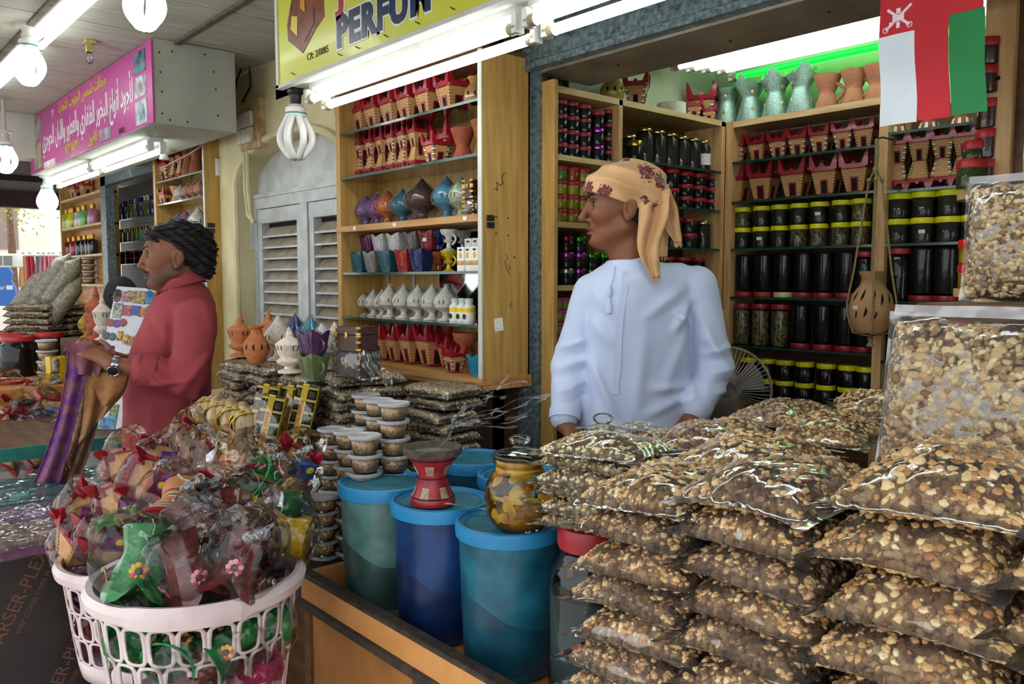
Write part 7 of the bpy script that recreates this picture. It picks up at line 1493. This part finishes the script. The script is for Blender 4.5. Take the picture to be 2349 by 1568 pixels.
def front(u, v, off=.0):                                             # drops a point onto the robe's front
    x, _, z = L_(u, v); ys_ = np.linspace(-.25, .05, 160).astype(np.float32); X_ = np.array([(u - bu) * PX * (1 + y / bs) for y in ys_]).reshape(-1, 1, 1).astype(np.float32); Z_ = np.array([1.418 + (640 - v) * PX * (1 + y / bs) for y in ys_]).reshape(-1, 1, 1).astype(np.float32)
    d = robe(X_, ys_.reshape(-1, 1, 1), Z_).ravel(); k = int(np.argmax(d < 0)) if (d < 0).any() else 80; return Vector((X_.ravel()[k], ys_[k] - off, Z_.ravel()[k]))
plk = [front(u, v, .0035) for u, v in ((1424, 622), (1420, 660), (1412, 720), (1408, 780), (1407, 840), (1403, 880), (1402, 905))]
part('placket', B().loft([[p + Vector((-.009, .001, 0)), p + Vector((.009, .001, 0)), p + Vector((.009, -.0015, 0)), p + Vector((-.009, -.0015, 0))] for p in plk]), rb, m_robe)
tas = [front(u, v, .004) for u, v in ((1402, 612), (1396, 635), (1389, 655))]; part('tassel_cord', B().tube(tas, .004, 6), rb, m_robe)
p = front(1387, 665, .008); part('tassel', B().lathe([(.003, .012), (.008, .004), (.009, -.014), (.005, -.022), (.007, -.028), (.012, -.050), (.011, -.066), (.002, -.07)], 14, Matrix.Translation(p)), rb, m_robe)
for w, el in ((wR, elR), (wL, elL)):
    w, el = Vector(w), Vector(el); q = el + (w - el) * .86; part('cuff', B().tube([q - (w - el).normalized() * .018, q + (w - el).normalized() * .012], [.046, .045], 20, cap=False), rb, m_robe)
# turban
def turban_mat():
    m = M('tan_turban', '#d2a878', '#c29666', rough=.8, scale=10, sheen=.2, bump=.15, bscale=300); N = m.node_tree.nodes; L = m.node_tree.links; p = N['Principled BSDF']; src = p.inputs['Base Color'].links[0].from_socket
    tc = [n for n in N if n.type == 'TEX_COORD'][0]; nz_ = N.new('ShaderNodeTexVoronoi'); nz_.inputs['Scale'].default_value = 120; L.new(tc.outputs['Object'], nz_.inputs['Vector']); wob = N.new('ShaderNodeTexNoise'); wob.inputs['Scale'].default_value = 130; wob.inputs['Detail'].default_value = 4; L.new(tc.outputs['Object'], wob.inputs['Vector'])
    acc = None
    for c, r in (((ho[0] - .105, -.04, ho[2] + .062), .030), ((ho[0] - .07, -.08, ho[2] + .050), .026), ((ho[0] - .12, .0, ho[2] + .07), .03), ((ho[0] + .05, -.075, ho[2] + .105), .036), ((ho[0] + .085, -.06, ho[2] + .080), .034), ((ho[0] + .04, -.10, ho[2] + .025), .018), ((ho[0] + .075, -.095, ho[2] + .005), .020), ((ho[0] + .0, -.03, ho[2] + .15), .02)):
        d = N.new('ShaderNodeVectorMath'); d.operation = 'DISTANCE'; d.inputs[1].default_value = c; L.new(tc.outputs['Object'], d.inputs[0])
        mr = N.new('ShaderNodeMapRange'); mr.inputs[1].default_value = r * .6; mr.inputs[2].default_value = r * 1.5; mr.inputs[3].default_value = .60; mr.inputs[4].default_value = 0; L.new(d.outputs['Value'], mr.inputs[0])
        if acc is None: acc = mr.outputs[0]
        else:
            mx = N.new('ShaderNodeMath'); mx.operation = 'MAXIMUM'; L.new(acc, mx.inputs[0]); L.new(mr.outputs[0], mx.inputs[1]); acc = mx.outputs[0]
    cmp_ = N.new('ShaderNodeMath'); cmp_.operation = 'GREATER_THAN'; L.new(acc, cmp_.inputs[0]); L.new(wob.outputs['Fac'], cmp_.inputs[1])
    mix = N.new('ShaderNodeMix'); mix.data_type = 'RGBA'; L.new(cmp_.outputs[0], mix.inputs[0]); L.new(src, mix.inputs[6]); mix.inputs[7].default_value = C('#6a2228'); L.new(mix.outputs[2], p.inputs['Base Color']); return m
m_turb = turban_mat(); hx, hz_ = ho[0], ho[2]
def turban(X, Y, Z):
    d = ell_(X, Y, Z, (hx - .005, 0, hz_ + .068), (.124, .100, .082), radians(14)); d = smin(d, ell_(X, Y, Z, (hx + .060, 0, hz_ + .03), (.072, .088, .082)), .03)
    w = (Z - hz_) * 1.0 + .42 * (X - hx); d = d + .0080 * (np.abs(np.sin(62 * w + 7 * Y)) - .5) * np.clip((X - hx + .11) / .06, 0, 1) - .006 * np.exp(-((w - .055) / .016) ** 2)
    lowp = hz_ + .052 - .36 * (X - hx + .10); d = np.maximum(d, (lowp - Z) * .9 - .001 - .09 * np.clip((X - hx - .035) / .06, 0, 1)); inner = ell_(X, Y, Z, (hx - .005, 0, hz_ + .045), (.106, .083, .085)); return np.maximum(d, -inner)
tb = part('turban', npmesh(*surfnet(turban, (hx - .15, -.13, hz_ - .07), (hx + .16, .13, hz_ + .17), .0034), m_turb), t)
def tail(pts, wid, name):
    P_ = [Vector(L_(*p)) for p in pts]; n_ = 26; out = []
    def cr(tt):
        f_ = tt * (len(P_) - 1); i = min(int(f_), len(P_) - 2); q = f_ - i; p0, p1, p2, p3 = P_[max(i - 1, 0)], P_[i], P_[i + 1], P_[min(i + 2, len(P_) - 1)]; return .5 * ((2 * p1) + (p2 - p0) * q + (2 * p0 - 5 * p1 + 4 * p2 - p3) * q * q + (3 * p1 - p0 - 3 * p2 + p3) * q ** 3)
    b = B()
    def fn(u, v):
        c = cr(v); w = np.interp(v, np.linspace(0, 1, len(wid)), wid); a = (u - .5) * 2
        return (c.x + a * w, c.y + .35 * w * sin(4.2 * a + 3 * v) - .012 * v, c.z + .12 * w * a)
    b.grid(fn, 18, n_); o = part(name, b.mesh(m_turb, 180), tb); md = o.modifiers.new('thickness', 'SOLIDIFY'); md.thickness = .003
    fr_ = B()
    for k in range(18):
        e = Vector(fn(k / 17, 1.0)); fr_.tube([e, e + Vector((.004 * sin(k * 2.3), -.002, -.010 - .006 * sin(k * 1.7) ** 2))], .0011, 4)
    part('fringe', fr_, o, m_turb, kind='stuff')
tail([(1490, 440, -.075), (1486, 500, -.088), (1474, 560, -.09), (1478, 600, -.10), (1490, 636, -.105)], [.042, .040, .030, .024, .010], 'turban_tail')
tail([(1505, 440, -.04), (1522, 480, -.05), (1532, 520, -.045), (1546, 556, -.05)], [.030, .026, .022, .010], 'turban_tail')
tail([(1488, 430, -.02), (1500, 500, -.02), (1500, 550, -.01), (1505, 590, .0)], [.05, .045, .035, .03], 'turban_tail')
# ---------------------------------------------------------------- the man in the red shirt
m_skm = skin('warm_brown_skin', '#8e5a3e', '#7c4b32')
mu, ms = 400, 3.2; mpos = at(mu, 640, s=ms); t = thing('person', 'man in salmon red shirt holding up a brown and purple shawl', 'person', (mpos.x, mpos.y, 0), PYAW); PM = ms / FPX
t.rotation_euler = (0, 0, math.atan2(mpos.y, mpos.x) - pi / 2)
def K_(u, v, y=0.0): return ((u - mu) * PM * (1 + y / ms), y, 1.48 + (640 - v) * PM * (1 + y / ms))
hm = K_(407, 597); mk = 1.10
def mhead(X, Y, Z):
    d = head(X, Y, Z, hm, mk, 1.0); d = smin(d, cap_(X, Y, Z, (hm[0] + .02, 0, hm[2] - .05), (hm[0] + .05, 0, hm[2] - .19), .058, .068), .03); return smin(d, cap_(X, Y, Z, (hm[0] - .035, 0, hm[2] - .095), (hm[0] + .0, 0, hm[2] - .17), .034, .04), .03)
vh = surfnet(mhead, (hm[0] - .16, -.11, hm[2] - .22), (hm[0] + .16, .11, hm[2] + .17), .003)
sN, eN, wN = K_(443, 730, -.17), K_(424, 868, -.22), K_(262, 832, -.22); sF, eF, wF = K_(405, 720, .16), K_(380, 860, .17), K_(262, 815, .06)
def mlow(X, Y, Z):
    d = np.maximum(column_(X, Y, Z, [.8, 1.0, 1.2, 1.38, 1.44], [-.02, -.02, 0, .02, .03], [.02] * 5, [.11, .11, .10, .09, .07], [.12, .12, .12, .11, .08]), np.maximum(Z - 1.40, .75 - Z))
    for sh, el, w in ((sN, eN, wN), (sF, eF, wF)): d = smin(d, cap_(X, Y, Z, sh, el, .040, .036), .03); d = smin(d, cap_(X, Y, Z, el, w, .040, .028), .02)
    for s_ in (-1, 1): d = smin(d, cap_(X, Y, Z, (0, .02 + s_ * .09, .85), (.0, .02 + s_ * .09, .45), .08, .055), .04); d = smin(d, cap_(X, Y, Z, (0, .02 + s_ * .09, .45), (.03, .02 + s_ * .09, .09), .055, .04), .03); d = smin(d, ell_(X, Y, Z, (-.03, .02 + s_ * .09, .035), (.12, .045, .035)), .03)
    d = smin(d, handsdf(X, Y, Z, wN, (-.80, .30, .52), (-.35, .5, -.79) if False else (.45, .62, .64), (-.30, -.90, .30), 1.08, .9), .012); return smin(d, handsdf(X, Y, Z, wF, (-.85, -.1, .5), (.3, -.6, .7), (-.2, .8, .5), 1.05, .9), .012)
vb = surfnet(mlow, (-.46, -.32, -.01), (.20, .30, 1.47), .0066); part('body', npmesh(*join(vh, vb), m_skm), t); face_parts(t, hm, mk)
def tone(m, spots, colr, amt):
    N = m.node_tree.nodes; L = m.node_tree.links; p = N['Principled BSDF']; tc = [n for n in N if n.type == 'TEX_COORD'][0]; src = p.inputs['Base Color'].links[0].from_socket
    for c, r in spots:
        d = N.new('ShaderNodeVectorMath'); d.operation = 'DISTANCE'; d.inputs[1].default_value = c; L.new(tc.outputs['Object'], d.inputs[0]); mr = N.new('ShaderNodeMapRange'); mr.inputs[1].default_value = r * .4; mr.inputs[2].default_value = r; mr.inputs[3].default_value = amt; mr.inputs[4].default_value = 0; L.new(d.outputs['Value'], mr.inputs[0])
        mx = N.new('ShaderNodeMix'); mx.data_type = 'RGBA'; L.new(mr.outputs[0], mx.inputs[0]); L.new(src, mx.inputs[6]); mx.inputs[7].default_value = C(colr); src = mx.outputs[2]
    L.new(src, p.inputs['Base Color'])
tone(m_skm, [((hm[0] - .10, -.02, hm[2] - .075), .045), ((hm[0] - .06, -.05, hm[2] - .075), .045), ((hm[0] - .02, -.065, hm[2] - .055), .04), ((hm[0] + .005, -.07, hm[2] - .02), .03)], '#2a1a14', .7)
tone(m_skm, [((hm[0] - .121, 0, hm[2] - .062), .026)], '#8a4a44', .7)
tone(m_skb, [((ho[0] - .113, -.006, ho[2] - .058), .026)], '#7a3a36', .75); tone(m_skb, [((ho[0] - .108, -.012, ho[2] - .041), .020)], '#3a2218', .45)
m_beard = M('short_beard', '#1c1210', '#2c1c16', rough=.7, scale=300, bump=.6, bscale=400)
def beard(X, Y, Z):
    d = mhead(X, Y, Z) - .0035; x, y, z = (X - hm[0]) / mk, np.abs(Y - hm[1]) / mk, (Z - hm[2]) / mk
    jaw = np.maximum(np.maximum(z + .028 + 1.0 * (x + .02) * (x < -.02) * .55, -(z + .115)), np.maximum(x - .01, -(x + .115)))
    chin = ell_(x, y, z, (-.094, 0, -.090), (.020, .016, .014)); st = ell_(x, y, z, (-.1, 0, -.042), (.02, .032, .0058)); side = np.maximum(np.maximum(np.abs(x + .005) - .016, z - .0), -(z + .09))
    line = np.abs(z + .082 + .5 * (x + .03)) - .014; line = np.maximum(line, np.maximum(x - .008, -(x + .1)))
    return np.maximum(d, np.minimum(chin, st))
part('beard', npmesh(*surfnet(beard, (hm[0] - .15, -.10, hm[2] - .14), (hm[0] + .05, .10, hm[2] + .02), .0028), m_beard), t)
def mhair(X, Y, Z):
    x, y, z = (X - hm[0]) / mk, (Y - hm[1]) / mk, (Z - hm[2]) / mk
    d = ell_(x, y, z, (.022, 0, .048), (.110, .086, .092)); d = smin(d, ell_(x, y, z, (-.055, 0, .085), (.050, .066, .034)), .02); d = smin(d, ell_(x, y, z, (.085, 0, -.015), (.042, .066, .060)), .03)
    hl = np.maximum(-(x + .078), -(z - .052)); front_ = (x + .045) + 0.0 * z; d = np.maximum(d, -np.maximum(np.maximum(x - .002 + .55 * np.maximum(0, z - .03), z - .062), -.2)); d = np.maximum(d, -(z + .105)); d = np.maximum(d, -ell_(x, np.abs(y), z, (.003, .08, .0), (.025, .026, .038)))
    return (d + .006 * np.sin(110 * x + 40 * y + 30 * np.sin(40 * z)) * np.sin(100 * z + 50 * y) + .004 * np.sin(190 * z + 150 * x + 60 * y)) * mk
part('hair', npmesh(*surfnet(mhair, (hm[0] - .14, -.12, hm[2] - .13), (hm[0] + .17, .12, hm[2] + .18), .0036), m_hair), t)
m_shirt = M('salmon_shirt', '#a04046', '#92383e', rough=.85, scale=6, bump=.1, bscale=480)
def shirt(X, Y, Z):
    d = column_(X, Y, Z, [.74, .82, .95, 1.08, 1.2, 1.3, 1.38, 1.44, 1.49], [-.050, -.046, -.040, -.035, -.018, .010, .028, .034, .03], [.02] * 9, [.168, .162, .162, .160, .150, .138, .122, .092, .05], [.165, .165, .165, .16, .16, .16, .15, .11, .06], 0, 2.4)
    d = smin(d, cap_(X, Y, Z, sN, sF, .062), .05)
    for sh, el, w in ((sN, eN, wN), (sF, eF, wF)):
        q = tuple(el[i] + (w[i] - el[i]) * .56 for i in range(3)); a = smin(cap_(X, Y, Z, sh, el, .076, .072), cap_(X, Y, Z, el, q, .070, .056), .02); d = smin(d, a, .010)
    F1 = [(K_(395, 700, -.18), K_(380, 860, -.2), .014, -0.0080), (K_(420, 870, -.22), K_(340, 880, -.2), .010, 0.0140), (K_(330, 850, -.19), K_(380, 895, -.22), .009, 0.0126), (K_(345, 830, -.19), K_(400, 870, -.23), .009, -0.0098), (K_(480, 800, -.15), K_(400, 900, -.22), .016, 0.0112), (K_(480, 900, -.15), K_(380, 940, -.2), .018, 0.0084), (K_(300, 740, -.1), K_(330, 900, -.15), .02, 0.0084), (K_(440, 900, -.18), K_(460, 1030, -.17), .02, 0.0084), (K_(340, 930, -.17), K_(330, 1040, -.17), .02, 0.0070), (K_(460, 690, -.15), K_(490, 780, -.1), .02, 0.0084), (K_(330, 700, -.1), K_(370, 780, -.17), .016, -0.0084)]
    d = crease(X, Y, Z, d, F1) + .0016 * np.sin(33 * X + 28 * Z) * np.sin(21 * Z - 13 * Y); d = np.maximum(d, -cap_(X, Y, Z, (.0, 0, 1.42), (-.035, 0, 1.56), .066, .078)); return np.maximum(d, (.765 + .05 * np.sin(9 * (X + .2)) - Z) * .8)
sh_ = part('shirt', npmesh(*surfnet(shirt, (-.38, -.35, .72), (.24, .32, 1.53), .0068), m_shirt), t)
cb_ = B()
for r0, dz0 in ((.083, .0), ):
    rings = []
    for k in range(28):
        a = radians(-160) + radians(320) * k / 27; base = (.030 + .080 * cos(a), .078 * sin(a), 1.452 + .022 * cos(a)); top_ = (.016 + .066 * cos(a), .066 * sin(a), 1.500 + .020 * cos(a)); out_ = (.035 + .092 * cos(a), .090 * sin(a), 1.458 + .026 * cos(a)); rings.append([base, top_, out_])
    cb_.loft(rings, cap=False, closed=False)
o = part('collar', cb_.mesh(m_shirt, 60), sh_); md = o.modifiers.new('thickness', 'SOLIDIFY'); md.thickness = .004
for el, w in ((eN, wN), (eF, wF)):
    el, w = Vector(el), Vector(w); dv = (w - el).normalized(); q = el + (w - el) * .56; part('rolled_cuff', B().tube([q - dv * .03, q - dv * .012, q + dv * .02, q + dv * .024, q + dv * .01], [.062, .064, .062, .056, .045], 22, cap=False), sh_, m_shirt)
m_trs = M('dark_trousers', '#1c2230', '#141824', rough=.8, scale=20)
def trousers(X, Y, Z):
    d = column_(X, Y, Z, [.7, .85, .98], [-.01, -.015, -.02], [.02] * 3, [.13, .14, .135], [.17, .172, .16])
    for s_ in (-1, 1): d = smin(d, cap_(X, Y, Z, (0, .02 + s_ * .09, .8), (.02, .02 + s_ * .09, .1), .095, .07), .03)
    return np.maximum(d, np.maximum(Z - .97, .06 - Z))
part('trousers', npmesh(*surfnet(trousers, (-.2, -.2, .04), (.2, .24, 1.0), .011), m_trs), t)
# watch
wv = (Vector(eN) - Vector(wN)).normalized(); wq = Vector(wN) + wv * .012; wt = part('wristwatch', B().tube([wq + wv * .011, wq, wq - wv * .011], [.0335, .0345, .0335], 24, cap=False), t, M('steel_bracelet', '#c8ccd0', '#8a8e94', rough=.25, metal=.9, scale=200, voro=True)); fdir = (Vector((.05, -.85, -.5)) - wv * Vector((.05, -.85, -.5)).dot(wv)).normalized()
part('watch_face', B().lathe([(.020, -.003), (.021, .004), (.018, .006)], 20, (Matrix.Translation(wq + fdir * .034) @ fdir.to_track_quat('Z', 'Y').to_matrix().to_4x4())), wt, m_black)
part('watch_bezel', B().tube([wq + fdir * .040 + (wv * cos(a) + fdir.cross(wv) * sin(a)) * .0195 for a in [2 * pi * k / 20 for k in range(20)]], .0022, 6, closed=True), wt, M('steel_rim', '#c0c4c8', rough=.2, metal=.9))
# ---------------------------------------------------------------- the shawl he holds
def shawl_mat(name, a, b_, c):
    m = M(name, a, b_, rough=.75, scale=26, lo=.46, hi=.56, bump=.15, bscale=300, sheen=.2, detail=4); return m
m_sb, m_sp = shawl_mat('bronze_shawl', '#8a5a34', '#6e3f26', 0), shawl_mat('purple_shawl_border', '#5a1c70', '#7a4458', 0); m_so = shawl_mat('ochre_shawl_back', '#9a6a34', '#8a5a2c', 0)
t = thing('shawl', 'bronze shawl with purple border hanging from the man\'s hands', 'shawl', mpos - Vector((0, 0, mpos.z)), 0); t.rotation_euler = (0, 0, math.atan2(mpos.y, mpos.x) - pi / 2); t.location = (mpos.x, mpos.y, 0)
def drape(name, top, bot, mid, mat, y0, y1, amp=.02, nf=5, ph=0.0):
    "a hanging panel between two upper and two lower corners, with folds running down it"
    def fn(u, v):
        a = (top[0][0] * (1 - u) + top[1][0] * u, top[0][1] * (1 - u) + top[1][1] * u); b = (bot[0][0] * (1 - u) + bot[1][0] * u, bot[0][1] * (1 - u) + bot[1][1] * u); m_ = (mid[0][0] * (1 - u) + mid[1][0] * u, mid[0][1] * (1 - u) + mid[1][1] * u)
        px = (1 - v) ** 2 * a[0] + 2 * v * (1 - v) * m_[0] + v * v * b[0]; pv = (1 - v) ** 2 * a[1] + 2 * v * (1 - v) * m_[1] + v * v * b[1]
        y = y0 * (1 - v) + y1 * v + amp * (.35 + .65 * v) * sin(2 * pi * nf * u * .5 + ph + .8 * v); return K_(px, pv, y)
    b = B().grid(fn, 40, 40); o = part(name, b.mesh(mat, 180), t); md = o.modifiers.new('thickness', 'SOLIDIFY'); md.thickness = .0025; return o, fn
o, fn = drape('purple_border', ((176, 785), (226, 800)), ((98, 1088), (150, 1096)), ((168, 930), (190, 950)), m_sp, -.17, -.20, .016, 3)
fb_ = B()
for k in range(26):
    e = Vector(fn(.9 + .1 * sin(k), .05 + .9 * k / 25)); fb_.tube([e, e + Vector((.012 + .006 * sin(k * 3), -.012, -.03 - .01 * sin(k * 1.3)))], .0014, 4)
part('fringe', fb_, o, m_sb, kind='stuff')
o, fn = drape('bronze_panel', ((190, 785), (272, 790)), ((130, 1094), (188, 1100)), ((215, 960), (240, 960)), m_sb, -.13, -.16, .024, 5, 1.0)
fb_ = B()
for k in range(20):
    e = Vector(fn(k / 19, 1.0)); fb_.tube([e, e + Vector((.004 * sin(k * 2), -.003, -.035 - .012 * sin(k * 1.7) ** 2))], .0014, 4)
part('fringe', fb_, o, m_sb, kind='stuff')
drape('ochre_fold', ((205, 800), (300, 830)), ((190, 1010), (262, 925)), ((215, 910), (300, 900)), m_so, -.15, -.18, .022, 4, 2.0)
drape('hand_fold', ((168, 800), (272, 812)), ((190, 850), (235, 860)), ((185, 740), (268, 760)), shawl_mat('mauve_shawl', '#7a4450', '#6a3442', 0), -.20, -.19, .012, 3, .5)
drape('corner_fold', ((222, 850), (295, 850)), ((240, 925), (252, 925)), ((226, 890), (296, 885)), m_so, -.19, -.22, .010, 2, .3)
# ---------------------------------------------------------------- veiled woman behind the board
wp = at(277, 640, s=5.0); t = thing('person', 'woman in black veil half hidden behind the magnet board', 'person', (wp.x, wp.y, 0), 0); t.rotation_euler = (0, 0, math.atan2(wp.y, wp.x) - pi / 2); hz2 = at(277, 684, s=5.0).z
part('body', npmesh(*surfnet(lambda X, Y, Z: smin(smin(ell_(X, Y, Z, (0, 0, hz2), (.085, .10, .115)), cap_(X, Y, Z, (0, 0, hz2 - .1), (0, 0, hz2 - .2), .05), .03), smin(cap_(X, Y, Z, (-.09, 0, hz2 - .27), (.09, 0, hz2 - .27), .07), np.maximum(column_(X, Y, Z, [0, .8, 1.2], [0] * 3, [0] * 3, [.18, .14, .12], [.15, .12, .10]), Z - hz2 + .25), .06), .05), (-.28, -.2, 0.0), (.28, .2, hz2 + .14), .014), m_skm), t)
m_veil = M('black_veil', '#0c0c0e', '#15151a', rough=.75, scale=20)
def veil(X, Y, Z):
    d = smin(ell_(X, Y, Z, (0, .008, hz2 + .005), (.10, .112, .13)), smin(cap_(X, Y, Z, (-.10, .01, hz2 - .27), (.10, .01, hz2 - .27), .085), np.maximum(column_(X, Y, Z, [0, .8, 1.25], [0] * 3, [.01] * 3, [.22, .17, .15], [.18, .14, .13]), Z - hz2 + .22), .06), .09); slit = ell_(X, Y, Z, (-.02, -.11, hz2 + .005), (.075, .05, .018)); return np.maximum(d, -slit)
part('veil', npmesh(*surfnet(veil, (-.3, -.22, .02), (.3, .22, hz2 + .16), .010), m_veil), t)
for s_ in (-1, 1): part('eye', B().ell((-.02 + s_ * .03, -.098, hz2 + .006), (.012, .006, .008), 10, 8), t, m_iris)
